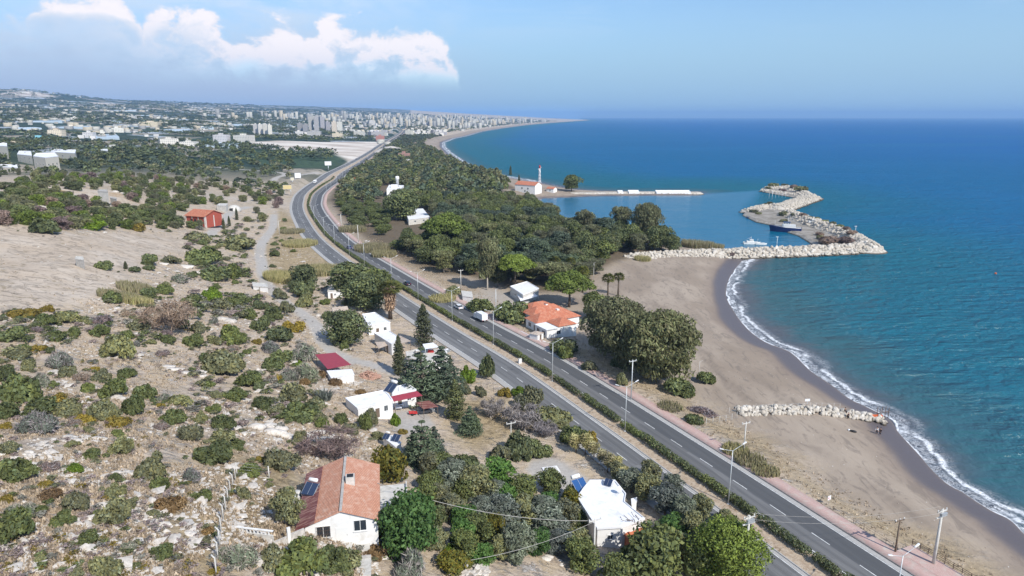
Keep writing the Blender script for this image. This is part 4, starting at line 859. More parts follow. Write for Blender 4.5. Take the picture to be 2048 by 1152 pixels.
TREES = [
 ('palm', 781, 638, 44, 74, 'tall fan palm with a long skirt of dead brown fronds by the highway'), ('cyp2', 848, 692, 42, 84, 'tall dense cypress between the highway and the white farm sheds'), ('cyp', 799, 750, 27, 80, 'slim cypress in front of the farmyard with the parked things'),
 ('cyp2', 911, 838, 46, 82, 'broad cypress at the lower end of the farm conifers'), ('con', 845, 800, 104, 110, 'large dark conifer beside the maroon-awning house'), ('con2', 885, 792, 92, 104, 'dark conifer with bare lower trunk behind the rusty carport'), ('con', 820, 778, 50, 70, 'smaller dark conifer leaning over the farm lane'),
 ('con2', 940, 868, 52, 60, 'young conifer standing alone on the dry grass plot'), ('con', 846, 930, 90, 96, 'dark conifer between the tiled house and the maroon-awning house'), ('con2', 870, 925, 56, 78, 'darker conifer crowding the right of the yard conifer'), ('con2', 826, 925, 40, 70, 'thin conifer crowding the left of the yard conifer'),
 ('big', 692, 690, 92, 70, 'wide dark green tree beside the gravel lane by the white shed'), ('big', 735, 618, 90, 72, 'dark leafy tree behind the small white hut at the palm'), ('hol', 702, 590, 100, 66, 'brownish tree roofing over the small white hut'), ('gre', 750, 590, 80, 55, 'olive-green tree hiding the inland carriageway near the palm'),
 ('hol', 610, 580, 62, 52, 'dark round tree standing in the pale reed patch'), ('hol', 592, 586, 34, 26, 'low dark bush-like tree at the edge of the reed patch'), ('lem', 815, 1112, 132, 132, 'big glossy carob tree right of the tiled house'), ('fig', 782, 962, 84, 72, 'yellowing fig tree behind the tiled house'),
 ('pinb', 1452, 1160, 150, 128, 'bright yellow-green rounded pine at the highway edge'), ('euc', 1226, 712, 132, 122, 'broad eucalyptus right of the orange-roofed villa'), ('euc', 1320, 765, 150, 150, 'tall eucalyptus with pale trunk by the beach'), ('euc', 1268, 745, 120, 128, 'middle eucalyptus of the beachside trio'),
 ('umb', 1030, 578, 84, 70, 'bright umbrella pine beyond the white-roofed hut'), ('umb2', 1138, 614, 108, 72, 'umbrella pine behind the orange-roofed villa'), ('umb2', 893, 500, 110, 72, 'wide bright umbrella pine right of the container building'), ('gre', 1185, 640, 50, 60, 'dark tree between villa and beach eucalyptus'),
 ('palm2', 1165, 585, 20, 52, 'shaggy palm at the top of the beach'), ('palm2', 1215, 600, 22, 52, 'palm standing on the beach edge'), ('palm2', 1236, 592, 20, 46, 'shorter palm farthest onto the beach sand'), ('palm2', 1140, 560, 18, 44, 'palm at the edge of the headland wood'), ('palm2', 1110, 556, 18, 42, 'palm tucked against the headland wood'),
 ('euc2', 975, 580, 50, 110, 'tall thin eucalyptus with pale trunk by the dusty plot'), ('big', 805, 440, 70, 62, 'dark round tree beyond the container building'), ('gre', 1143, 383, 38, 34, 'lone tree at the root of the north pier'),
 ('euc2', 1242, 478, 42, 68, 'dark column-like eucalyptus at the harbour edge, left one'), ('euc', 1292, 488, 62, 84, 'tall dark eucalyptus at the harbour edge, right one'), ('dead', 1045, 850, 64, 48, 'leafless pale tree beside the highway'), ('dead', 985, 830, 40, 40, 'leafless purplish tree on the dry plot'), ('dead', 1090, 870, 38, 32, 'leafless pale bush on the roadside bank'), ('deadb', 340, 664, 78, 72, 'withered brown tree on the hillside'),
 ('deadb', 660, 915, 90, 62, 'wide purple-brown withered thicket behind the tiled house'), ('oli', 580, 1052, 62, 88, 'dark olive tree left of the tiled house'), ('cyp', 252, 538, 9, 16, 'tiny dark cypress on the bare tan field'), ('cyp', 448, 458, 7, 22, 'thin cypress right of the bare brick house'), ('cyp', 459, 452, 7, 20, 'second thin cypress by the brick house drive'), ('cyp', 474, 440, 7, 24, 'third thin cypress by the brick house drive'),
 ('cyp', 693, 612, 8, 26, 'thin cypress beside the small white hut'), ('cyp', 901, 745, 9, 36, 'thin cypress at the farm fence by the highway'), ('cyp', 1021, 352, 6, 20, 'thin cypress left of the red-roofed coast house'), ('cyp', 1038, 368, 6, 18, 'thin cypress before the red-roofed coast house'), ('gre', 1322, 500, 52, 50, 'rounded green tree at the right end of the headland wood'), ('hol', 1345, 504, 40, 34, 'last low dark tree of the headland wood before the reeds'), ('dpi', 1206, 488, 50, 56, 'dark pine just left of the harbour-edge eucalyptus'), ('euc2', 1168, 478, 44, 60, 'olive-brown eucalyptus filling the harbour edge of the wood'), ('gre', 1262, 500, 56, 46, 'green tree in front of the two harbour-edge eucalyptus')]
for k, u, v, w, h, lab in TREES:
    if lab: place_tree(T[k], u, v, w, h, BS[k], lab)
ORCH = [('oli2', 905, 985, 60, 62), ('oli', 955, 1000, 66, 66), ('cit', 930, 965, 60, 50), ('cit2', 1000, 970, 60, 46), ('cit', 885, 955, 56, 44), ('oli2', 1000, 1060, 62, 66), ('oli', 1045, 1060, 60, 64), ('oli2', 1085, 1070, 66, 74), ('oli', 1130, 1060, 52, 60), ('cit', 960, 1085, 52, 52), ('oli2', 1035, 1125, 58, 78), ('oli', 1000, 1120, 40, 50),
        ('cit2', 925, 1060, 44, 46), ('oli', 905, 1040, 50, 50), ('oli2', 965, 1050, 46, 56), ('cit2', 965, 1128, 44, 40), ('cit2', 1075, 1108, 46, 46), ('cit', 930, 1115, 50, 48), ('oli', 880, 1020, 44, 50), ('cit', 1045, 1000, 54, 40), ('cit', 860, 985, 44, 40), ('fig', 1140, 1030, 40, 46), ('cit', 1140, 1010, 30, 34), ('fig', 985, 1085, 40, 56), ('cit', 1165, 1140, 60, 56),
        ('oli2', 1262, 985, 46, 46), ('oli', 1290, 1000, 50, 50), ('oli2', 1330, 1030, 52, 60), ('oli', 1300, 965, 40, 40), ('oli2', 1365, 1050, 50, 56), ('oli', 1385, 1080, 50, 56), ('cit2', 1345, 1080, 50, 46), ('oli2', 1345, 985, 34, 36), ('cit', 1300, 1160, 110, 90), ('cit', 1230, 1170, 60, 50), ('cit', 1390, 1150, 60, 70), ('oli', 1355, 1125, 50, 60), ('cit', 1262, 1130, 36, 36), ('oli', 1400, 1040, 46, 50),
        ('fig', 905, 1140, 60, 34), ('cit2', 850, 1090, 40, 40), ('oli', 1235, 960, 34, 34), ('cit', 1400, 1120, 46, 46), ('oli', 1450, 1050, 34, 30)]
NM = dict(oli='grey-green olive tree', oli2='silvery olive tree', cit='dark leafy orchard tree', cit2='fresh green orchard tree', fig='yellowing orchard tree')
_r = random.Random(12)
for _ in range(70):
    u, v = _r.uniform(850, 1230), _r.uniform(945, 1135)
    if u < 1040 + (v - 985) * .9 + (200 if v > 985 else 0) and not (1150 < u < 1300 and v < 1105) and not any(abs(u - q[1]) < 20 and abs(v - q[2]) < 20 for q in ORCH) and v < 1112: ORCH.append((_r.choice(['oli', 'oli2', 'cit', 'cit', 'cit2']), u, v, 46, 46))
for k, u, v, w, h in ORCH: place_tree(T[k], u, v, w * 1.22, h * 1.16, BS[k], None, NM[k], 'trees of the roadside orchard')
def feather():
    e = mk(empty('tamarisk_tree', (0, 0, 0)), 'tree'); rng = np.random.default_rng(4); cl = [(rng.uniform(-.3, .3), rng.uniform(-.3, .3), 1.6 + i * .22, .5, .5, .45) for i in range(8)]
    crown('crown', [(leafquads(cl, 90, .30, rng, asp=2.6, droop=-.7, zmin=-.8), 0)], L_reed, e); MB().tube([(0, 0, -.1), (.05, 0, 1.9)], [.08, .05], 6).build('trunk', M_bark, e); return e
fe = feather()
for i, (u, v, h) in enumerate([(1170, 910, 46), (1152, 905, 40), (1215, 945, 42), (1230, 950, 40), (1208, 930, 34), (1246, 962, 34), (1188, 915, 36), (1262, 968, 30)]):
    o = place_tree(fe, u, v, 20, h, (1.2, 3.6)); o['group'] = 'feathery saplings beside the highway'; want_label(o, 'pale feathery sapling on a thin stem', o.location.x, o.location.y)
drop(fe)
def reeds(u, v, r, h, n, label, m=None, group=None):
    p = g1(u, v); rng = np.random.default_rng(int(u)); o = bladeclump('reed_bed', m or L_reed, r, h, n, rng, .10, .3, label=label, cat='reeds', group=group); o.location = (p[0], p[1], p[2] - .05)
    V = o.data; co = np.zeros(len(V.vertices) * 3, np.float32); V.vertices.foreach_get('co', co); co = co.reshape(-1, 3); gz = H(co[:, 0] + p[0], co[:, 1] + p[1]) - p[2]; co[:, 2] += gz; V.vertices.foreach_set('co', co.ravel()); V.update(); return o
RE = [(575, 560, 9, 3.2, 5200, 'pale yellow-green reeds left of the dark round tree'), (640, 545, 9, 3, 4600, 'straw reeds right of the dark round tree'), (600, 490, 9, 2.6, 3600, 'dry blond reeds by the bend of the highway'), (585, 465, 7, 2.2, 2000, 'far end of the dry blond reeds along the verge'),
      (238, 598, 5, 2.4, 1800, 'light green reeds below the bare field'), (272, 580, 5, 2.2, 1700, 'light green reeds at the edge of the bare field'), (275, 606, 4, 2.2, 1200, 'light reeds right of the green shrub below the field'), (1395, 495, 9, 4.2, 3600, 'tall tan reeds beside the harbour water'), (1425, 497, 6, 3.2, 1800, 'shorter reeds reaching the breakwater'),
      (745, 500, 9, 3.4, 2800, 'yellow-green reeds between highway and container building'), (768, 512, 6, 3, 1600, 'yellowish reeds beside the dark roadside wood'), (705, 462, 8, 3.4, 1800, 'blond reeds at the highway verge near the bend'), (1285, 520, 4, 2.2, 900, 'blond tuft at the root of the breakwater'),
      (1470, 905, 2.6, 1.6, 700, 'grey-green brush at the verge by the utility pole'), (1500, 925, 3.0, 1.5, 800, 'dry brush along the pavement below the groin'), (1530, 945, 2.6, 1.3, 600, 'dry brush farther along the pavement'), (885, 600, 5, 2.0, 1000, 'dry brush between pavement and dusty plot'), (1340, 815, 3, 1.1, 600, 'low dry brush near the two dark mounds')]
for r_ in RE: reeds(*r_)
# agave beside the maroon shed
e = empty('agave', g1(650, 800)[:3], 0, 1.3, label='spiky grey-green agave clump below the maroon-roofed shed', cat='agave'); bladeclump('leaf_rosette', L_grey, .9, 1.9, 140, np.random.default_rng(2), .09, .9, e)
e = empty('agave', g1(560, 760)[:3], 0, .9, label='pale yellow agave among grey shrubs left of the maroon shed', cat='agave'); bladeclump('leaf_rosette', L_yel, .8, 1.6, 90, np.random.default_rng(3), .09, .9, e)

# ------------------------------------------------------------------ woods
def scatter(poly, step, rng, jit=.45):
    x0, y0 = poly.min(0); x1, y1 = poly.max(0); X, Y = np.meshgrid(np.arange(x0, x1, step), np.arange(y0, y1, step)); X = X + rng.uniform(-jit, jit, X.shape) * step; Y = Y + rng.uniform(-jit, jit, Y.shape) * step
    X, Y = X.ravel(), Y.ravel(); k = inpoly(X, Y, poly); return np.stack([X[k], Y[k]], -1)
def lowcrown(rng, n=70, s=.34):
    cl = [(0, 0, .45, .40, .40, .42), (.22, .1, .62, .26, .26, .28), (-.2, .12, .58, .26, .26, .3), (.02, -.24, .55, .28, .28, .3), (.0, .05, .8, .2, .2, .22)]
    return leafquads(cl, n // 5, s * .55, rng, zmin=-.4)
def mass(name, pts, mats, label_kind, rng, variants=6, n=70):
    """many small trees merged: one object"""
    prot = [lowcrown(rng, n) for _ in range(variants)]; V = []; F = []; T_ = []; MI = []; k = 0
    for x, y, z, w, h, mi in pts:
        v, f, t = prot[rng.integers(variants)]; a = rng.uniform(0, 6.28); c, s = math.cos(a), math.sin(a)
        q = np.stack([(v[:, 0] * c - v[:, 1] * s) * w + x, (v[:, 0] * s + v[:, 1] * c) * w + y, v[:, 2] * h + z - .05 * h], -1)
        V.append(q); F.append(f + k); T_.append(t * rng.uniform(.8, 1.2)); MI.append(np.full(len(f), int(mi))); k += len(v)
    return link(name, npmesh(name, np.vstack(V), np.vstack(F), mats, np.concatenate(MI), dict(tone=('POINT', np.concatenate(T_)))), kind='stuff')
def woods():
    rng = np.random.default_rng(77); P = scatter(FOREST, 9.6, rng)
    keep = []
    for x, y in P:
        u, v, d = proj(x, y, 4.)
        if 785 < u < 868 and 418 < v < 482 or 700 < u < 790 and 440 < v < 470 and rng.random() < .5: continue          # container building clearing
        if 758 < u < 815 and 374 < v < 418: continue          # villa
        if any(math.hypot(x - q[0], y - q[1]) < 3.5 for q in OCC): continue
        if 690 < u < 790 and 470 < v < 512: continue          # reeds
        if 1012 < u < 1085 and 355 < v < 402: continue
        if abs(DR(x, y)) < 22: continue
        keep.append((x, y, d, u, v))
    keep.sort(key=lambda q: q[2]); kinds = ['dpi', 'dpi', 'euc2', 'gre', 'hol', 'euc2', 'gre', 'dpi']; lab = dict(dpi='dark pine of the headland wood', euc2='olive-brown eucalyptus of the headland wood', gre='green tree of the headland wood', hol='dark round tree of the headland wood')
    for i, (x, y, d, u, v) in enumerate(keep[:290]):
        h_ = hash_noise(np.array([x]), np.array([y]), 45, 3)[0]; k = kinds[int((h_ * 1.3 + rng.random() * .5) * 5.5) % 8]
        if u < 790: k = 'gre' if rng.random() < .6 else 'hol'
        hh = rng.uniform(8.5, 13.5) * (.5 if u < 800 else .8 if u < 850 else 1.0) * (.8 if v > 540 else 1); w = rng.uniform(8.5, 12) * (.8 if u < 850 else 1); z = float(H(np.array([x]), np.array([y]))[0]); b = BS[k]
        r = clone(T[k], (x, y, z - .1), rng.uniform(0, 6.28), (w / b[0], w / b[0], hh / b[1]), None, 'trees of the headland wood'); want_label(r, lab[k], x, y)
    pts = [(x, y, float(H(np.array([x]), np.array([y]))[0]), rng.uniform(8.5, 12), rng.uniform(6, 13) * (.75 if u < 830 else 1), rng.integers(0, 5)) for x, y, d, u, v in keep[290:] if rng.random() < .9]
    mass('far_headland_wood', pts, [L_dark, L_conif, L_euc, L_green, L_olive], '', rng, 8, 240)
    # scrub wood of the hill on the left
    P = []; q = 0; bare_ = [flat(*np.array(p, float).T, z=0) for p in ([(0, 455), (380, 465), (350, 505), (0, 640)],)]
    v = 286.0
    us = []; vs_ = []
    while v < 458:
        du = 11 + (v - 286) * .11; u = -60 + rng.uniform(0, du)
        while u < 590: us.append(u + rng.uniform(-.4, .4) * du); vs_.append(v + rng.uniform(-2, 2)); u += du
        v += 3.2 + (v - 286) * .026
    R = G(us, vs_)
    for (x, y, z, t), u, v in zip(R, us, vs_):
        if inpoly(np.array([x]), np.array([y]), GP['field'])[0] or inpoly(np.array([x]), np.array([y]), GP['white'])[0]: continue
        dr = float(DR(x, y))
        if dr < 20 or min(seg_dist(np.array([x]), np.array([y]), T_)[0][0] for T_ in TRACK) < 6: continue
        n_ = hash_noise(np.array([x]), np.array([y]), 38, 9)[0] * .6 + .4 * hash_noise(np.array([x]), np.array([y]), 13, 4)[0]
        sc = inpoly(np.array([x]), np.array([y]), GP['scarp'])[0]
        if n_ < (.60 if sc else .41 if v > 340 else .36): continue
        if 365 < u < 440 and 415 < v < 452 or (185 < u < 245 and 382 < v < 414) or (20 < u < 130 and 300 < v < 345 and rng.random() < .85): continue
        P.append((x, y, z, t, u, v))
    P.sort(key=lambda q: q[3]); kk = {0: ('dark green scrub oak', PS[0]), 1: ('grey-green scrub tree', PS[1]), 2: ('yellow-green young pine', PS[2]), 3: ('dull brown scrub tree', PS[3])}
    for i, (x, y, z, t, u, v) in enumerate(P[:290]):
        k = int(rng.choice([0, 0, 1, 1, 2, 3], p=[.25, .2, .2, .12, .15, .08])); w = rng.uniform(4.5, 8.5); lab_, pr = kk[k]
        r = clone(pr[i % 2], (x, y, z - .2), rng.uniform(0, 6.28), (w / 5, w / 5, rng.uniform(3.6, 6.5) / 4), None, 'scrub trees on the hill'); want_label(r, lab_, x, y)
    mass('far_hill_scrub', [(x, y, z, rng.uniform(5, 9.5) * (1 + t / 3000), rng.uniform(4, 7) * (1 + t / 3000), rng.choice([0, 0, 1, 2, 3])) for x, y, z, t, u, v in P[290:]], [L_dark, L_conif, L_green, L_olive], '', rng, 8, 130)
    print('woods', len(keep), len(P), 'shrubs', NSHRUB)
PS = [[mk(broad('scrub_tree', m, 4, 5, .3, 16, 150, .30, s + j), 'tree') for j in (0, 1)] for m, s in ((L_dark, 31), (L_olive, 41), (L_pine, 51), (L_pur, 61))]
woods()
for l in PS:
    for p in l: drop(p)
def farmass():
    rng = np.random.default_rng(5); n = 16000; az = np.radians(rng.uniform(-42, 4, n)); r = 900 * (9500 / 900) ** (rng.random(n) ** .8); x, y = r * np.sin(az), r * np.cos(az); z, dr, dc, _ = H(x, y, True)
    c = hash_noise(x, y, 210, 12) * .6 + hash_noise(x, y, 60, 2) * .4; k = (dc > 70) & (dr > 45) & (c > .49) & ~inpoly(x, y, GP['white']) ; k |= (dc > 90) & (dr < -25) & (c > .3)
    x, y, z, r = x[k], y[k], z[k], r[k]
    mass('far_orchards', [(a, b, c_, rng.uniform(10, 22) * (1 + q / 3500), rng.uniform(6, 10) * (1 + q / 9000), rng.integers(0, 3)) for a, b, c_, q in zip(x, y, z, r)], [L_dark, L_conif, L_green], '', rng, 5, 26)
    # coastal belt: trees beyond the headland between road and beach
    n = 1500; s = rng.uniform(900, 2500, n); t = rng.uniform(-220, -24, n); a = rdp(s, t); x, y = a[0], a[1]; z, dr, dc, _ = H(x, y, True); k = (dc > 45) & ~inpoly(x, y, FOREST); 
    mass('far_coastal_belt', [(a_, b_, c_, rng.uniform(9, 15), rng.uniform(7, 11), rng.integers(0, 3)) for a_, b_, c_ in zip(x[k], y[k], z[k])], [L_dark, L_conif, L_euc], '', rng, 6, 90)
farmass()
# median hedge blocks, each its own
def hedges():
    rng = np.random.default_rng(9); prot = []
    for q, m in enumerate((L_dark, L_dark, L_green)):
        cl = [(x, rng.uniform(-.12, .12), .62 + rng.uniform(-.06, .1), .62, .62, .58) for x in np.linspace(-2.3, 2.3, 9)]; prot.append(crown('hedge', [(leafquads(cl, 230, .17, rng, zmin=-.7), 0)], m))
    s = 78.0; i = 0
    while s < 930:
        L = rng.uniform(4.5, 8.5) if i % 4 else rng.uniform(9, 13); gap = rng.uniform(-.2, 1.3)
        p = prot[2 if rng.random() < .12 else rng.integers(2)]; a = rdp(np.array([s + L / 2]), np.array([-1.0 - .6 * float(wid(np.array([s]))[0])])); o = bpy.data.objects.new('hedge', p.data); COL.objects.link(o)
        o.location = (float(a[0][0]), float(a[1][0]), 4.1); o.rotation_euler = (0, 0, float(a[2][0])); o.scale = (L / 5.4, rng.uniform(1.25, 1.5), rng.uniform(1.15, 1.45)); tag(o, None, 'hedge', 'clipped hedge blocks on the median'); PH.append((s, L, o)); s += L + gap; i += 1
    for o in prot: bpy.data.objects.remove(o)
PH = []
hedges()
L_purl = leafmat('dry_heath', (.30, .235, .20), .15, col2=(.38, .30, .25)); L_greyl = leafmat('grey_heath', (.22, .21, .16), .15, col2=(.27, .26, .2))
def seeded_stuff():
    rng = np.random.default_rng(21)
    # dry tufts
    n = 34000; u = rng.uniform(-30, 760, n); v = 440 + 730 * rng.random(n) ** .85; R = G(u, v); x, y, z = R[:, 0], R[:, 1], R[:, 2]; dr = DR(x, y); f = inpoly(x, y, GP['field']); nz = hash_noise(x, y, 7, 3)
    tr = np.min([seg_dist(x, y, T_)[0] for T_ in TRACK], 0); k = (np.abs(dr) > 14) & (~f | (rng.random(n) < .06)) & (tr > 2.6) & (nz > .35) & ~inpoly(x, y, GP['yard1']) & ~inpoly(x, y, GP['yard2']); x, y, z = x[k], y[k], z[k]
    s_ = rng.uniform(150, 520, 3500); t_ = rng.uniform(-26, -15, 3500); a = rdp(s_, t_); x = np.r_[x, a[0]]; y = np.r_[y, a[1]]; z = np.r_[z, H(a[0], a[1])]; n = len(x)
    hh = rng.uniform(.12, .42, n); V = []; 
    for j in range(3):
        b = rng.uniform(0, 6.28, n); c = b + 1.57; w = rng.uniform(.06, .20, n); L = hh * rng.uniform(.1, .7, n); ox, oy = rng.uniform(-.25, .25, n), rng.uniform(-.25, .25, n)
        V.append(np.stack([np.stack([x + ox - np.cos(c) * w, y + oy - np.sin(c) * w, z - .03], -1), np.stack([x + ox + np.cos(c) * w, y + oy + np.sin(c) * w, z - .03], -1), np.stack([x + ox + np.cos(b) * L, y + oy + np.sin(b) * L, z + hh], -1)], 1).reshape(-1, 3))
    V = np.vstack(V); me = npmesh('dry_grass', V, np.arange(len(V)).reshape(-1, 3), L_dry, None, dict(tone=('POINT', np.repeat(1 + .25 * rng.standard_normal(len(V) // 3), 3)))); link('dry_grass', me, kind='stuff')
    # low scrub tufts, olive and brown
    n = 1900; u = rng.uniform(-30, 640, n); v = 560 + 600 * rng.random(n); R = G(u, v); nz = hash_noise(R[:, 0], R[:, 1], 9, 7); k = (nz > .45) & ~inpoly(R[:, 0], R[:, 1], GP['field']) & (np.abs(DR(R[:, 0], R[:, 1])) > 18)
    R = R[k]; mass('low_undergrowth', [(a, b, c, rng.uniform(.6, 1.6), rng.uniform(.25, .6), rng.choice([0, 0, 1, 2, 3])) for a, b, c, t in R], [L_purl, L_greyl, L_yel, L_dry], '', rng, 8, 40)
    V_ = []                                                # scrub creeping out from the shrubs
    for i in range(1000):
        q = OCC[rng.integers(NSHRUB)]; a = rng.uniform(0, 6.28); r_ = q[2] * rng.uniform(.8, 1.9); X_, Y_ = q[0] + r_ * math.cos(a), q[1] + r_ * math.sin(a)
        if abs(float(DR(X_, Y_))) < 15 or proj(X_, Y_, 10)[0] > 760: continue
        V_.append((X_, Y_, float(H(X_, Y_)), rng.uniform(.6, 1.5), rng.uniform(.3, .7), rng.choice([0, 0, 1, 1, 2, 3])))
    for (u0, u1, v0, v1, cnt, w0, w1) in ((375, 560, 440, 640, 420, 1.8, 4.6), (0, 330, 600, 690, 110, 1.3, 3.0), (380, 640, 640, 860, 130, 1.2, 2.6), (560, 700, 560, 640, 60, 1.2, 2.6)):
        R = G(rng.uniform(u0, u1, cnt), rng.uniform(v0, v1, cnt))
        for X_, Y_, Z_, t_ in R:
            if inpoly(np.array([X_]), np.array([Y_]), GP['field'])[0] or float(DR(X_, Y_)) < 17 or min(seg_dist(np.array([X_]), np.array([Y_]), T_)[0][0] for T_ in TRACK) < 4.5 or any(inpoly(np.array([X_]), np.array([Y_]), GP[g])[0] for g in ('yard2', 'reed1')) or hash_noise(np.array([X_]), np.array([Y_]), 16, 5)[0] < .38: continue
            w = rng.uniform(w0, w1); V_.append((X_, Y_, Z_, w, w * rng.uniform(.35, .6), rng.choice([0, 0, 1, 1, 2, 3])))
    mass('creeping_scrub', V_, [L_olive, L_green, L_greyl, L_purl], '', rng, 10, 110)
    # loose stones
    n = 9000; u = rng.uniform(-30, 760, n); v = 440 + 730 * rng.random(n); R = G(u, v); x, y, z = R[:, 0], R[:, 1], R[:, 2]; k = (np.abs(DR(x, y)) > 15) & (hash_noise(x, y, 12, 14) * .65 + hash_noise(x, y, 4, 15) * .35 > .50) & (~inpoly(x, y, GP['field']) | (rng.random(n) < .08)); x, y, z = x[k], y[k], z[k]; n = len(x)
    base = np.array([(1, 0, 0), (0, 1, 0), (-1, 0, 0), (0, -1, 0), (0, 0, .7), (.7, .7, .35), (-.7, .7, .3), (-.7, -.7, .35), (.7, -.7, .3)]); fc = np.array([(0, 5, 4), (5, 1, 4), (1, 6, 4), (6, 2, 4), (2, 7, 4), (7, 3, 4), (3, 8, 4), (8, 0, 4)])
    s = rng.uniform(.10, .38, n) ** 1.0 * np.where(rng.random(n) < .06, 2.4, 1); V = base[None] * (1 + .35 * rng.standard_normal((n, 9, 1))) * s[:, None, None] + np.stack([x, y, z - .03], -1)[:, None]; F = fc[None] + (np.arange(n) * 9)[:, None, None]
    link('scattered_stones', npmesh('scattered_stones', V.reshape(-1, 3), F.reshape(-1, 3), M_rock), kind='stuff')
M_rock = mat('limestone', (.57, .525, .47), .9, .2, var=.18, vs=2.5, objvar=.12, dirt=(.42, .37, .31), ds=2.0)
seeded_stuff()

# ------------------------------------------------------------------ buildings
def gz(u, v): return float(g1(u, v)[2])
def window(parent, M, w, h, bars=0, shutters=False):
    """a recessed window in local wall space: M maps (x right, y into the wall, z up), origin at the lower middle"""
    f = MB(); t = .07
    f.box(-w / 2, -.05, 0, w / 2, .06, t, 0, M); f.box(-w / 2, -.05, h - t, w / 2, .06, h, 0, M); f.box(-w / 2, -.05, t, -w / 2 + t, .06, h - t, 0, M); f.box(w / 2 - t, -.05, t, w / 2, .06, h - t, 0, M); f.box(-.03, -.04, t, .03, .05, h - t, 0, M)
    f.box(-w / 2 - .08, -.14, -.07, w / 2 + .08, .02, -.003, 0, M); fo = f.build('window', M_frame, parent)
    MB().box(-w / 2 + t, -.012, t, w / 2 - t, -.004, h - t, 0, M).build('pane', M_glass, fo)
    if bars:
        b = MB()
        for i in range(bars + 1): x = -w / 2 + w * i / bars; b.box(x - .012, -.16, -.02, x + .012, -.13, h + .05, 0, M)
        for z in (0, h * .33, h * .66, h): b.box(-w / 2, -.165, z, w / 2, -.162, z + .03, 0, M)
        b.build('window_bars', M_rust, fo)
    return fo
def door(parent, M, w=.95, h=2.05, m=None):
    d = MB().box(-w / 2, -.05, 0, w / 2, .03, h, 0, M).build('door', m or M_wood, parent); MB().box(w / 2 - .18, -.10, h * .48, w / 2 - .12, -.051, h * .52, 0, M).build('handle', M_chrome, d)
def wallM(a, b, z, t):
    """matrix for a wall going from a to b (outside on the right-hand side when looking a->b is -y), at fraction t, height z"""
    a = Vector((a[0], a[1], 0)); b = Vector((b[0], b[1], 0)); x = (b - a).normalized(); y = Vector((-x.y, x.x, 0)); p = a + (b - a) * t; p.z = z
    return Matrix(((x.x, y.x, 0, p.x), (x.y, y.y, 0, p.y), (0, 0, 1, z), (0, 0, 0, 1)))
def flat_house(name, label, cat, px, base, h, wm=None, rm=None, par=.18, wins=(), doors=(), group=None, over=.15):
    """flat-roofed house; px: roof corners in the photo, counter-clockwise seen from above; base: a photo pixel at its foot"""
    zb = gz(*base) if not np.isscalar(base) else base; z1 = zb + h; P = flat(*np.array(px, float).T, z=z1); c = P.mean(0)
    A = sum(P[i][0] * P[(i + 1) % len(P)][1] - P[(i + 1) % len(P)][0] * P[i][1] for i in range(len(P)))
    if A < 0: P = P[::-1]
    e = empty(name, (c[0], c[1], zb), label=label, cat=cat, group=group); Q = P - c; W = c * 0 + Q * (1 - over / np.hypot(*Q.T).mean())
    MB().prism([tuple(p) for p in W], -2.5, h - .16).build('wall', wm or M_white, e)
    r = MB().prism([tuple(p) for p in Q], h - .157, h)
    if par:
        n = len(Q); I = Q * (1 - .35 / np.hypot(*Q.T).mean())
        for i in range(n): k = (i + 1) % n; r.prism([tuple(Q[i]), tuple(Q[k]), tuple(I[k]), tuple(I[i])], h + .002, h + par)
    r.build('roof', rm or M_whiteroof, e)
    # walls whose outside faces the camera, left to right in the picture
    V = []
    for i in range(len(W)):
        a, b = W[i], W[(i + 1) % len(W)]; mid = (a + b) / 2 + c; nrm = np.array([b[1] - a[1], a[0] - b[0]])
        if nrm @ (-mid) > 0: V.append((proj(mid[0], mid[1], zb)[0], a, b))
    V.sort(key=lambda t: t[0])
    for wi, t, z, w, hh in wins:
        if wi < len(V): window(e, wallM(V[wi][1], V[wi][2], z, t), w, hh)
    for wi, t, w, hh in doors:
        if wi < len(V): door(e, wallM(V[wi][1], V[wi][2], .05, t), w, hh)
    return e, c, zb
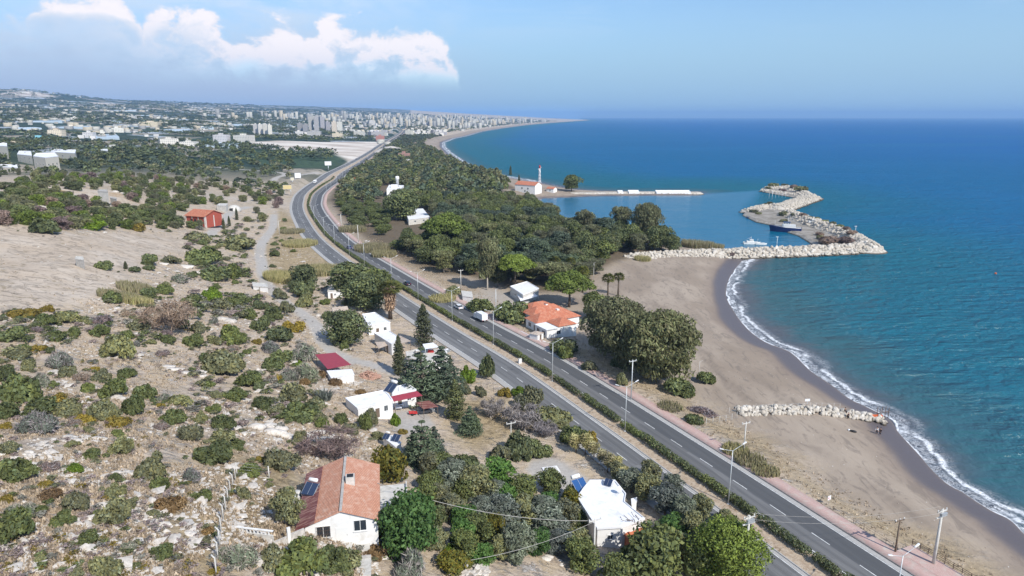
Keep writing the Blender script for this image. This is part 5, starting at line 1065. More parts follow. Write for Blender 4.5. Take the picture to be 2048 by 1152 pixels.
def gable_house(name, label, cat, A, B, depth, eave, ridge, rm, wins=(), wm=None, over=.35, fl=2.0, ridge_t=.5, cross=False, group=None):
    """front wall from photo foot A (left) to B (right); ridge runs away from the front (or along it if cross)"""
    a, b = g1(*A), g1(*B); z = (a[2] + b[2]) / 2; ax, bx = Vector(flat(*A, z)), Vector(flat(*B, z)); w = (bx - ax).length; rz = math.atan2((bx - ax).y, (bx - ax).x); c = (ax + bx) / 2
    e = empty(name, (c.x, c.y, z), rz, label=label, cat=cat, group=group); x0, x1 = -w / 2, w / 2; m = MB()
    if not cross:
        xr = x0 + w * ridge_t; pf = [(x0, 0), (x1, 0)]
        V = [(x0, 0, -fl), (x1, 0, -fl), (x1, 0, eave), (xr, 0, ridge), (x0, 0, eave)]; V += [(x, depth, z_) for x, _, z_ in V]
        m.add(V, [(0, 1, 2, 3, 4), (5, 9, 8, 7, 6), (0, 5, 6, 1), (1, 6, 7, 2), (4, 3, 8, 9), (3, 2, 7, 8), (0, 4, 9, 5)]); m.build('wall', wm or M_white, e)
        s0 = (ridge - eave) / (xr - x0); s1 = (ridge - eave) / (x1 - xr); r = MB()
        r.slab([(x0 - over, -over, eave - s0 * over + .12), (xr, -over, ridge + .12), (xr, depth + over, ridge + .12), (x0 - over, depth + over, eave - s0 * over + .12)], .12)
        r.slab([(xr + .003, -over, ridge + .12), (x1 + over, -over, eave - s1 * over + .12), (x1 + over, depth + over, eave - s1 * over + .12), (xr + .003, depth + over, ridge + .12)], .12); ro = r.build('roof', rm, e)
    else:
        V = [(x0, 0, -fl), (x0, depth, -fl), (x0, depth, eave), (x0, depth / 2, ridge), (x0, 0, eave)]; V += [(x1, y, z_) for _, y, z_ in V]
        m.add(V, [(0, 1, 2, 3, 4)[::-1], (5, 9, 8, 7, 6)[::-1], (0, 5, 6, 1)[::-1], (1, 6, 7, 2)[::-1], (4, 3, 8, 9)[::-1], (3, 2, 7, 8)[::-1], (0, 4, 9, 5)[::-1]]); m.build('wall', wm or M_white, e)
        s = (ridge - eave) / (depth / 2); r = MB()
        r.slab([(x0 - over, -over, eave - s * over + .12), (x1 + over, -over, eave - s * over + .12), (x1 + over, depth / 2, ridge + .12), (x0 - over, depth / 2, ridge + .12)], .12)
        r.slab([(x0 - over, depth / 2 + .003, ridge + .12), (x1 + over, depth / 2 + .003, ridge + .12), (x1 + over, depth + over, eave - s * over + .12), (x0 - over, depth + over, eave - s * over + .12)], .12); ro = r.build('roof', rm, e)
    for t, z_, w_, h_, bars in wins: window(e, Matrix.Translation((x0 + w * t, 0, z_)), w_, h_, bars)
    return e, w, ro
def solar(name, label, loc, rz, m=None, tank=True, sc=1.0, w=1.8):
    e = empty(name, loc, rz, sc, label=label, cat='solar heater'); f = MB()
    for x in (-w / 2, w / 2 - .05): f.box(x, 0, 0, x + .05, .05, .25); f.box(x, 1.5, 0, x + .05, 1.55, 1.25)
    f.tube([(-w / 2 + .02, .03, .2), (-w / 2 + .02, 1.53, 1.2)], .025, 6); f.tube([(w / 2 - .02, .03, .2), (w / 2 - .02, 1.53, 1.2)], .025, 6); f.build('frame', M_metal, e)
    p = MB().slab([(-w / 2, -.05, .30), (w / 2, -.05, .30), (w / 2, 1.35, 1.22), (-w / 2, 1.35, 1.22)], .08).build('collector', m or M_solar, e)
    b = MB()
    for x in (-w / 2 - .02, -.02, w / 2 - .02): b.slab([(x, -.06, .315), (x + .04, -.06, .315), (x + .04, 1.36, 1.235), (x, 1.36, 1.235)], .012)
    b.build('collector_frame', M_metal, p)
    if tank:
        MB().lathe([(.02, -.62), (.2, -.6), (.26, -.55), (.26, .55), (.2, .6), (.02, .62)], 14, 0, Matrix.Translation((-.1, 1.65, 1.45)) @ Matrix.Rotation(math.pi / 2, 4, 'Y')).build('water_tank', M_white, e)
    return e
def dish(label, loc, rz, r=.45):
    e = empty('satellite_dish', loc, rz, label=label, cat='dish'); MB().tube([(0, 0, 0), (0, 0, .8)], .03, 6).build('pole', M_metal, e)
    MB().lathe([(.01, 0), (r * .5, .05), (r, .2), (r + .01, .22), (r * .5, .075), (.01, .03)], 18, 0, Matrix.Translation((0, -.05, .85)) @ Matrix.Rotation(math.radians(62), 4, 'X')).build('reflector', M_whiteroof, e); MB().tube([(0, -.1, .6), (0, -.5, .9)], .02, 5).build('feed_arm', M_metal, e)
# tiled house in front
HS, hw, hro = gable_house('tiled_house', 'white gabled house with orange clay tile roof and barred window beside the fenced slope', 'house', (613, 1093), (757, 1077), 13.2, 2.75, 4.35, M_tile,
    wins=[(.245, .95, 1.65, 1.55, 9), (.755, 1.35, 1.55, 1.5, 0)], over=.32, fl=3.2, ridge_t=.5)
door(HS, Matrix.Translation((-.02, 0, .0)), 1.5, 2.1, M_frame); x0 = -hw / 2
MB().slab([(x0 - 1.1, -.55, 2.54), (x0 + 1.2, -.55, 3.46), (x0 + 1.2, 13.2, 3.46), (x0 - 1.1, 13.2, 2.54)], .06).build('lean_to_roof', M_corr, HS); 
b = MB(); b.box(x0 - 1.15, .2, -3.2, x0 - 1.0, 12.8, 2.2); b.build('lean_to_wall', M_conc, HS)
ch = MB().box(.35, 6.2, 3.4, 1.45, 7.3, 5.15).build('chimney', M_concl, HS); MB().box(.5, 6.35, 5.153, 1.3, 7.15, 5.2).build('flue_opening', M_black, ch); MB().box(-.16, -.3, 4.42, .16, 13.4, 4.56).build('ridge_cap', M_conc, HS)
MB().box(-.75, -1.6, -3.2, 1.1, -.003, -.02).box(1.103, -1.2, -3.2, 3.2, -.003, -.5).build('front_step', M_concl, HS)
def hl(x, y, z): q = HS.matrix_world if False else Matrix.Translation(HS.location) @ Matrix.Rotation(HS.rotation_euler.z, 4, 'Z'); return tuple(q @ Vector((x, y, z)))
solar('solar_water_heater', 'dark solar water heater standing on the rusty lean-to of the tiled house', hl(x0 - .3, 6.6, 2.85), HS.rotation_euler.z - .5, tank=True)
for k, (dy, lb) in enumerate(((8.8, 'upper pale water drum at the left eave of the tiled house'), (7.7, 'lower pale water drum at the left eave of the tiled house'))):
    e = empty('water_drum', hl(x0 - 1.9, dy, -.6), label=lb, cat='water drum'); MB().lathe([(.5, 0), (.55, .1), (.55, .8), (.5, .95), (.2, 1.0)], 16, 0, Matrix.Translation((0, 0, 2.1))).build('drum', M_concl, e)
    b = MB(); [b.box(sx - .04, sy - .04, -.8, sx + .04, sy + .04, 2.1) for sx in (-.4, .4) for sy in (-.4, .4)]; b.box(-.55, -.55, 2.04, .55, .55, 2.1); b.build('stand', M_wood, e)
p = hl(hw / 2 + .3, 6.5, 0); e = empty('terrace', p, HS.rotation_euler.z, label='grey concrete terrace slab on the right side of the tiled house', cat='terrace'); MB().box(0, -2, -3, 3.6, 4.2, 1.0).build('slab', M_concl, e); MB().box(3.45, -2, 1.003, 3.6, 4.2, 1.4).build('parapet', M_concl, e)
p = hl(.8, -5.2, 0); e = empty('terrace', (p[0], p[1], gz(725, 1128)), HS.rotation_euler.z, label='low concrete slab in the bushes in front of the tiled house', cat='terrace'); MB().box(-2.2, -1.6, -1, 2.6, 1.6, .35).build('slab', M_concl, e); MB().box(-2.2, 1.45, .353, 2.6, 1.6, .7).build('kerb', M_conc, e)
# flat white house by the highway
R1, c1, z1 = flat_house('flat_roofed_house', 'long flat white-roofed house with a brick annexe beside the inland verge', 'house', [(1194, 1058), (1243, 1055), (1290, 1038), (1268, 1020), (1249, 1004), (1252, 988), (1230, 961), (1180, 961), (1168, 975), (1154, 995)], (1215, 1105), 3.3,
    wins=[(2, .5, 1.1, 1.9, 1.1), (1, .55, 1.2, .9, .8)], rm=M_whiteroof, over=.2)
flat_house('brick_annexe', 'bare orange brick annexe at the right corner of the long flat white house', 'annexe', [(1248, 1070), (1262, 1082), (1284, 1080), (1291, 1056), (1268, 1056)], (1262, 1105), 2.3, wm=M_brick, rm=M_brick, par=.12)
zr = z1 + 3.33
def onroof(u, v, z): q = flat(u, v, z); return (float(q[0]), float(q[1]), z)
solar('solar_water_heater', 'blue solar water heater on the far left corner of the long white roof', onroof(1166, 985, z1 + 2.4), .5, M_solarb, True, 1.35)
solar('solar_collector', 'small tilted dark panel near the far edge of the long white roof', onroof(1214, 973, zr), -.5, M_solar, False, .75); dish('small satellite dish on the long white roof', onroof(1237, 987, zr), .4)
e = empty('scrap_heap', onroof(1262, 1046, z1 + 2.95), label='tangle of dark scrap metal lying on the brick annexe', cat='scrap'); b = MB(); random.seed(3)
for i in range(26): a = random.uniform(0, 3.14); l = random.uniform(.3, 1.1); x, y, z = random.uniform(-1.5, 1.5), random.uniform(-.8, .8), random.uniform(.05, .7); b.tube([(x, y, z), (x + l * math.cos(a), y + l * math.sin(a), z + random.uniform(-.3, .3))], .04, 5)
b.build('metal_rods', M_rust, e)
flat_house('garden_hut', 'tiny pale hut half hidden in olive trees right of the white roof', 'hut', [(1262, 997), (1274, 994), (1274, 1003), (1263, 1008)], (1268, 1012), 1.7, par=0)
for u, v, s, lb in ((1240, 1128, 1.0, 'big bright blue tarpaulin-covered tank under the trees'), (1262, 1118, .75, 'smaller blue tank beside the big one')):
    e = empty('water_tank', g1(u, v)[:3], .3, s, label=lb, cat='tank'); MB().lathe([(1.0, 0), (1.05, .1), (1.05, 1.0), (.9, 1.35), (.3, 1.5)], 20).build('tank_body', M_blue, e); MB().lathe([(.3, 1.503), (.3, 1.6), (.05, 1.62)], 12).build('lid', M_blue, e)
p = G([1102], [942])[0]; e = empty('concrete_plinth', p[:3], .25, label='white rectangular plinth on the grey concrete yard', cat='plinth'); MB().box(-1.5, -1.1, -.6, 1.5, 1.1, .35).build('slab', M_whiteroof, e); MB().box(-1.1, -.8, .353, 1.1, .8, .42).build('cap', M_concl, e)
# white house with maroon awning
R2, c2, z2 = flat_house('farm_house', 'low white house with pale flat roof and two windows left of the maroon awning', 'house', [(715, 818), (786, 801), (778, 789), (768, 781), (690, 797)], (745, 834), 3.0, wins=[(1, .8, 1.0, .9, 1.3), (1, .35, 1.2, .7, .6)], doors=[(1, .55, .9, 2)])
R3, c3, z3 = flat_house('farm_wing', 'raised white-roofed wing joined behind the maroon awning', 'house', [(784, 791), (833, 780), (816, 768), (781, 776)], (790, 812), 3.1, doors=[(1, .3, .9, 2)], wins=[(1, .7, 1, 1, 1)])
def awning(name, label, cat, px, zb, h, m, slope=0, posts=True, tm=.05, pm=None):
    P = [flat(u, v, zb + h + dz) for (u, v), dz in zip(px, slope or [0] * len(px))]; c = np.mean(P, 0); e = empty(name, (c[0], c[1], zb), label=label, cat=cat)
    L = [(p[0] - c[0], p[1] - c[1], h + dz) for p, dz in zip(P, slope or [0] * len(px))]; MB().slab(L, tm).build('roof_sheet', m, e)
    for x, y, z in L if posts else []: MB().tube([(x * .93, y * .93, -1.0), (x * .93, y * .93, z - tm)], .06, 6).build('post', pm or M_wood, e)
    return e
awning('maroon_awning', 'maroon metal awning over the yard front of the farm house', 'awning', [(788, 803), (845, 791), (834, 782), (780, 793)], z2, 2.7, M_maroon, [-.35, -.35, .15, .15])
awning('rusty_carport', 'open carport with a rusty striped sheet roof on thin posts', 'carport', [(847, 818), (877, 813), (858, 801), (830, 805)], gz(850, 835), 2.5, M_corr, [0, -.15, .15, .2])
solar('solar_water_heater', 'solar water heater standing between the two farm house roofs', onroof(776, 786, z2 + 3.0), -.6, M_solar, True, 1.3)
awning('maroon_shed', 'open shed with a big plain maroon sheet roof by the lane', 'shed', [(655, 738), (702, 729), (671, 705), (630, 709)], gz(668, 742), 2.9, M_maroon, [-.2, -.2, .25, .25])
flat_house('white_block_shed', 'low white block shed tucked in front of the maroon-roofed shed', 'shed', [(662, 756), (709, 749), (704, 738), (653, 741)], (685, 762), 2.0, par=0, wins=[(0, .5, .8, .5, .5)])
M_rub = mat('brick_rubble', (.50, .31, .235), .9, .2, var=.3, vs=8, objvar=.1)
def pile(name, label, cat, u, v, r, h, n, m, s=(.12, .3), seed=1):
    rng = random.Random(seed); e = empty(name, g1(u, v)[:3], label=label, cat=cat); b = MB()
    for i in range(n):
        q = math.sqrt(rng.random()) * r; a = rng.uniform(0, 6.28); z = h * (1 - q / r) * rng.random() + .02; l = rng.uniform(*s)
        Mx = Matrix.Translation((q * math.cos(a), q * math.sin(a) * .8, z)) @ Matrix.Rotation(rng.uniform(0, 6.28), 4, 'Z') @ Matrix.Rotation(rng.uniform(-.6, .6), 4, 'X'); b.box(-l, -l * .5, -l * .3, l, l * .5, l * .3, 0, Mx)
    b.build('rubble', m, e); return e
pile('brick_pile', 'heap of broken reddish bricks beside the lane', 'rubble heap', 737, 754, 2.9, 1.9, 380, M_rub, (.14, .42)); pile('stone_pile', 'small heap of pale rubble and slabs below the white block shed', 'rubble heap', 706, 768, 1.6, .7, 90, M_rock, seed=2)
pile('stone_pile', 'scatter of white wall rubble in front of the tiled house gate', 'rubble heap', 605, 1093, 1.5, .6, 90, M_rock, seed=3); pile('stone_pile', 'heap of white stones at the lower edge of the orchard', 'rubble heap', 905, 1140, 1.9, .7, 90, M_rock, (.2, .5), seed=4); pile('stone_pile', 'loose pale stones beside the orchard terrace', 'rubble heap', 955, 1140, 1.5, .6, 60, M_rock, (.2, .45), seed=5)
pile('stone_pile', 'white stone heap on the terrace lip behind the orchard', 'rubble heap', 1075, 965, 1.4, .5, 70, M_rock, (.15, .35), seed=8)
flat_house('upper_farm_house', 'white cube house with broad white roof right of the dark lane tree', 'house', [(737, 652), (781, 645), (750, 625), (724, 629)], (758, 664), 3.3, wins=[(1, .75, 1, 1, 1.1), (0, .4, 1, .8, 1)], doors=[(1, .4, .9, 2)])
flat_house('middle_farm_house', 'white farmhouse with two-level white roof below the cube house', 'house', [(783, 689), (797, 674), (777, 661), (748, 667)], (775, 705), 3.3, wins=[(0, .35, 1, 1, 1), (1, .5, 1, .8, 1)], doors=[(0, .75, .9, 2)])
awning('corrugated_shed', 'lean-to of pale corrugated sheets behind the middle farmhouse', 'lean-to', [(801, 687), (822, 682), (800, 671), (788, 676)], gz(800, 700), 2.7, M_corrl, [0, 0, .1, .1]); awning('brown_porch', 'brown sloping porch roof on posts in front of the middle farmhouse', 'porch', [(757, 697), (777, 690), (769, 683), (750, 684)], gz(765, 712), 2.3, M_corrl, [-.2, -.2, .3, .3])
flat_house('cluttered_flat_house', 'flat grey-roofed house heaped with household junk at the highway verge', 'house', [(814, 716), (856, 724), (899, 712), (880, 700), (845, 697), (811, 704)], (856, 735), 3.0, rm=M_concl, wins=[(1, .5, 1, 1, 1)])
zz = gz(856, 735) + 3.0; awning('roof_canopy', 'white canopy on posts on top of the cluttered flat roof', 'canopy', [(850, 698), (878, 694), (866, 685), (845, 688)], zz, 1.9, M_whiteroof, pm=M_metal)
for i, (u, v, m, lb) in enumerate(((862, 704, M_red, 'red and white stacked sheets under the roof canopy'), (888, 706, M_whiteroof, 'white roof tank beside the canopy'), (835, 706, M_conc, 'grey boxes on the left of the cluttered roof'), (894, 704, M_metal, 'metal drum at the corner of the cluttered roof'))):
    e = empty('stored_goods' if i != 1 else 'roof_tank', onroof(u, v, zz + .02), .3 * i, label=lb, cat='goods'); b = MB()
    for j in range(3): b.box(-.9 + .1 * j, -.5, .25 * j, .8 - .1 * j, .5, .25 * j + .2)
    b.build('stack', m, e); MB().box(-.5, -.3, .752, .4, .3, .85).build('top_piece', M_whiteroof, e)
gable_house('corrugated_hut', 'small hut with pale corrugated roof and white front by the lane bend', 'hut', (669, 636), (696, 633), 4.5, 2.1, 2.9, M_corrl, wins=[(.5, 1, .8, .8, 0)], cross=True)
flat_house('white_hut', 'small white hut under brown tree canopy near the palm', 'hut', [(655, 583), (684, 580), (688, 572), (657, 573)], (668, 598), 2.8, rm=M_concl, wins=[(0, .5, 1, .7, .7)], doors=[(0, .25, .8, 1.9)])
flat_house('low_wall_hut', 'low white walled cistern hut at the gravel lane', 'hut', [(506, 573), (536, 575), (534, 567), (504, 565)], (520, 580), 1.7, rm=M_concl, doors=[(0, .4, .8, 1.5)])
R9, c9, z9 = flat_house('garden_cabin', 'small white cabin with dark rooftop panels above the fig tree', 'cabin', [(790, 893), (803, 885), (787, 870), (765, 873)], (800, 902), 2.2, par=0, wins=[(1, .5, .8, .6, .6)])
solar('solar_collector', 'tilted dark panel on the small white cabin', onroof(789, 884, z9 + 2.2), -.4, M_solar, False, .85); solar('solar_water_heater', 'dark panel with tank at the left of the small white cabin', onroof(770, 880, z9 + 2.0), -.4, M_solar, True, .7)
# villa on the sea side: three stepped bays under hipped orange roofs
def hip(parent, x0, y0, x1, y1, z, hgt, m, over=.45):
    x0 -= over; y0 -= over; x1 += over; y1 += over; w, d = x1 - x0, y1 - y0; k = min(w, d) / 2
    r = [(x0 + k, (y0 + y1) / 2), (x1 - k, (y0 + y1) / 2)] if w >= d else [((x0 + x1) / 2, y0 + k), ((x0 + x1) / 2, y1 - k)]
    V = [(x0, y0, z), (x1, y0, z), (x1, y1, z), (x0, y1, z), (*r[0], z + hgt), (*r[1], z + hgt)]
    F = [(0, 1, 5, 4), (1, 2, 5), (2, 3, 4, 5), (3, 0, 4)] if w >= d else [(0, 1, 4), (1, 2, 5, 4), (2, 3, 5), (3, 0, 4, 5)]
    return MB().add(V, F + [(3, 2, 1, 0)]).build('roof', m, parent)
vp = g1(1084, 650); vr = math.atan2(*(g1(1090, 650)[:2] - g1(1033, 622)[:2])[::-1]); VI = empty('seaside_villa', (vp[0], vp[1], vp[2]), vr, 1.1, label='white villa with stepped orange tiled hip roofs on the sea side of the highway', cat='villa')
w_ = MB(); w_.box(-12, 0, -1, -6.1, 8.9, 3.0); w_.box(-6.097, -3.0, -1, .1, 8.9, 3.1); w_.box(.103, -5.6, -1, 6.2, 8.9, 3.0); w_.box(6.203, -6.4, -1, 12.4, 3.5, 2.9); w_.build('wall', M_white, VI)
hip(VI, -12, 0, -6.1, 9, 3.003, 1.5, M_tile2); hip(VI, -6.1, -3.0, .1, 9, 3.103, 2.0, M_tile2); hip(VI, .1, -5.6, 6.2, 9, 3.053, 1.9, M_tile2); hip(VI, 6.2, -2.2, 12.0, 3.4, 3.15, 1.5, M_tile2)
MB().box(6.6, -6.8, 2.903, 12.8, -2.9, 3.1).build('flat_roof', M_whiteroof, VI); c_ = MB().box(-3.6, 3, 3.4, -2.7, 3.8, 5.4).build('chimney', M_white, VI); MB().box(-3.7, 2.9, 5.403, -2.6, 3.9, 5.5).build('cap', M_tile2, c_)
MB().box(2.5, 3, 3.4, 3.4, 3.8, 5.2).build('chimney', M_white, VI)
for x, y in ((-9, 0), (-3, -3.0), (2.2, -5.6), (8, -6.4), (10.8, -6.4)): window(VI, Matrix.Translation((x, y, 1.0)), 1.5, 1.3)
window(VI, Matrix.Translation((12.4, -2.5, 1.0)) @ Matrix.Rotation(math.pi / 2, 4, 'Z'), 1.4, 1.2); door(VI, Matrix.Translation((4.9, -5.6, 0)), 1.0, 2.1)
e = empty('patio', (vp[0], vp[1], vp[2]), vr, label='pale paved patio in front of the orange-roofed villa', cat='patio'); MB().box(4.2, -10.5, -.8, 15.5, -6.6, .25).build('slab', M_concl, e); MB().box(4.2, -10.6, .253, 15.5, -10.4, .8).build('low_wall', M_white, e)
flat_house('white_roofed_hut', 'white hut with bright two-step roof behind the orange-roofed villa', 'house', [(1046, 590), (1078, 577), (1054, 563), (1020, 573)], (1046, 603), 3.6, wm=M_concl, wins=[(0, .4, 1.2, 1, 1), (1, .5, 1.2, 1, 1)], doors=[(0, .75, .9, 2)])
awning('bright_sheet_porch', 'bright sheet porch at the front of the white-roofed hut', 'porch', [(1041, 602), (1076, 592), (1062, 582), (1034, 588)], gz(1050, 608), 2.3, M_whiteroof, [-.2, -.2, .3, .3])
pb = g1(1073, 678); e = empty('pump_house', pb[:3], .9, label='tiny white pump house with pale pyramid roof beside the pavement', cat='hut'); MB().box(-1.5, -1.5, -.5, 1.5, 1.5, 1.9).build('wall', M_white, e); hip(e, -1.5, -1.5, 1.5, 1.5, 1.903, .6, M_corrl, .2); door(e, Matrix.Translation((0, -1.5, 0)), .8, 1.7)
flat_house('low_store', 'low pale store with dusty roof on the bare plot beside the pavement', 'hut', [(925, 592), (946, 595), (944, 583), (922, 581)], (935, 598), 1.9, rm=M_concl, par=0, doors=[(0, .5, .8, 1.6)])
flat_house('container_building', 'long grey building with white sheet roof standing in the green wood', 'building', [(817, 439), (860, 434), (846, 417), (808, 418)], (828, 448), 3.6, wm=M_concl, par=0, wins=[(0, .5, 1.5, 1, 1), (1, .3, 1.5, 1.4, 1), (1, .7, 1.5, 1.4, 1)])
VW, cw, zw = flat_house('white_villa', 'white villa with rooftop terraces carrying a round water tower', 'villa', [(773, 379), (801, 378), (808, 371), (778, 370)], (790, 391), 6.5, wins=[(0, .4, 3.5, 1.8, 1.5), (1, .2, 3.5, 1.8, 1.5), (1, .5, 3.5, 1.8, 1.5), (1, .8, 1, 1.8, 1.5)], doors=[(1, .35, 1.4, 2.3)])
MB().box(-3, -3, 6.503, 2, 2, 8.8).build('upper_storey', M_white, VW); MB().lathe([(1.2, 6.5), (1.2, 12.5), (1.7, 12.8), (1.7, 15), (1.0, 15.6)], 14, 0, Matrix.Translation((1.5, 4, 0))).build('water_tower', M_white, VW)
CH, cwid, _r = gable_house('coast_house', 'white two-storey coast house with orange roof near the lattice mast', 'house', (1030, 384), (1070, 387), 11, 7.0, 9.6, M_tile2, wins=[(.35, 3.2, 1.6, 1.5, 0), (.65, 3.2, 1.6, 1.5, 0), (.5, .8, 1.6, 1.5, 0)], cross=True)
gable_house('small_coast_house', 'small white house with orange roof right of the lattice mast', 'house', (1093, 384), (1107, 385), 6, 3.2, 4.6, M_tile2, wins=[(.5, 1.2, 1.4, 1.2, 0)], cross=True)
mp = g1(1079, 379); e = empty('lattice_mast', mp[:3], .4, label='white and red lattice mast on the headland', cat='mast'); H_ = 22.0
for i in range(8):
    z0, z1_ = H_ * i / 8, H_ * (i + 1) / 8; r0, r1 = 1.5 - 1.0 * i / 8, 1.5 - 1.0 * (i + 1) / 8; b = MB()
    for k in range(4):
        a0 = math.pi / 2 * k + .785; a1 = a0 + math.pi / 2; p0, p1, q0, q1 = [Vector((r * math.cos(a), r * math.sin(a), z)) for r, a, z in ((r0, a0, z0), (r1, a0, z1_), (r0, a1, z0), (r1, a1, z1_))]
        b.tube([p0, p1], .16, 5); b.tube([p0, q1], .09, 4); b.tube([q0, p1], .09, 4); b.tube([p1, q1], .09, 4)
    b.build('mast_section', M_redw if i == 7 else M_whiteroof, e)
b = MB()
for k in range(3): a = 2.1 * k; b.lathe([(.05, 0), (.75, .1), (.8, .3), (.1, .35)], 12, 0, Matrix.Translation((.8 * math.cos(a), .8 * math.sin(a), H_ - 2 - k * 1.6)) @ Matrix.Rotation(a, 4, 'Z') @ Matrix.Rotation(1.57, 4, 'Y'))
b.build('antenna_drums', M_whiteroof, e)
# bare brick house on the hill
BH, bw, _r = gable_house('brick_house', 'unfinished red brick house with orange roof and pale concrete frame', 'house', (373, 446), (410, 449), 13, 4.4, 7.0, M_tile2, wm=mat('red_brick', (.34, .085, .06), .9, .15, var=.15), cross=True, over=.7)
b = MB(); [b.box(x - .3, -.06, -2, x + .3, .3, 4.35) for x in np.linspace(-bw / 2 + .1, bw / 2 - .1, 4)]; b.box(-bw / 2 - .15, -.07, 4.0, bw / 2 + .15, .25, 4.36); [b.box(bw / 2 - .2, y, -2, bw / 2 + .08, y + .6, 4.35) for y in (.6, 6.2, 12.2)]; b.build('concrete_frame', M_concl, BH)
for t in (.3, .5): MB().box(-bw / 2 + bw * t - .8, -.1, .2, -bw / 2 + bw * t + .8, -.02, 2.6).build('doorway', M_black, BH)
flat_house('concrete_ruin', 'roofless grey concrete ruin on the scrub hill', 'ruin', [(195, 383), (216, 384), (214, 379), (198, 379)], (206, 408), 7.5, wm=M_concl, rm=M_conc); flat_house('ruin_wall', 'low broken pale wall right of the concrete ruin', 'ruin', [(220, 396), (232, 398), (233, 395), (221, 394)], (226, 412), 4.5, wm=M_concl, rm=M_conc, par=0)
flat_house('stone_hut', 'small tumbledown grey stone hut on the bare field', 'hut', [(150, 518), (168, 520), (166, 514), (152, 513)], (160, 530), 2.6, wm=M_conc, rm=M_concl); flat_house('hill_store', 'low flat store above the brick house', 'hut', [(433, 411), (452, 412), (456, 407), (438, 407)], (444, 417), 3.5, wm=M_concl, rm=M_concl)
e = empty('earth_dome', g1(468, 421)[:3], label='pale earth dome beside the drive of the brick house', cat='dome'); MB().lathe([(4.6, -1), (4.5, .8), (3.6, 2.4), (2.0, 3.4), (.1, 3.8)], 20).build('shell', M_concl, e); MB().box(-1, -4.9, -1, 1, -3.5, 2).build('doorway', M_black, e)
M_cream = mat('cream_render', (.62, .57, .48), .85, .2, var=.06)
# villas on the far left hill and single blocks in the middle distance
for a in (('hill_villa', 'white villa with stepped terraces left of the cream one', [(34, 309), (64, 312), (62, 303), (38, 302)], (48, 326), 8), ('hill_villa', 'tall cream villa with many windows on the hill', [(66, 313), (90, 316), (117, 313), (110, 306), (72, 307)], (85, 338), 12), ('hill_villa', 'white villa behind the cream one', [(100, 304), (150, 307), (152, 300), (108, 299)], (128, 322), 9),
          ('hill_villa', 'low long white villa cut by the left picture edge', [(-4, 334), (36, 336), (34, 330), (0, 330)], (18, 343), 4), ('hill_villa', 'small white triangular-looking house alone in the trees', [(202, 301), (216, 302), (215, 297), (200, 297)], (208, 309), 6), ('hill_villa', 'white block at the left picture edge above the long villa', [(-6, 292), (14, 293), (14, 287), (-4, 287)], (4, 312), 13)):
    ws = [(i, t, z, 2.2, 1.8) for i in (0, 1) for t in (.2, .5, .8) for z in ((1.2, 4.6) if a[4] > 6 else (1.2,))]; flat_house(a[0], a[1], 'villa', a[2], a[3], a[4], wins=ws, group='white villas on the left hill', par=.5, wm=M_cream)
def block(name, label, u, vb, wpx, hpx, m, rz=0.0, dep=.7, cat='building', group=None, roof=None):
    x, y, z, t = g1(u, vb); d = y * cp + (CAMH - z) * sp; w = wpx * d / FPX; h = hpx * d / FPX; dd = w * dep; a = math.atan2(-x, y) + rz
    M = MB().box(-w / 2, 0, -3, w / 2, dd, h); M.build
    e = M.build(name, m); e.location = (x, y, z); e.rotation_euler = (0, 0, a); tag(e, label, cat, group); r = MB().box(-w * .18, dd * .3, h + .003, w * .12, dd * .6, h + 3.0).build('stair_head', m, e)
    if roof: MB().box(-w / 2 - .3, -.3, h + .002, w / 2 + .3, dd * .28, h + .5).build('roof_edge', roof, e)
    return e
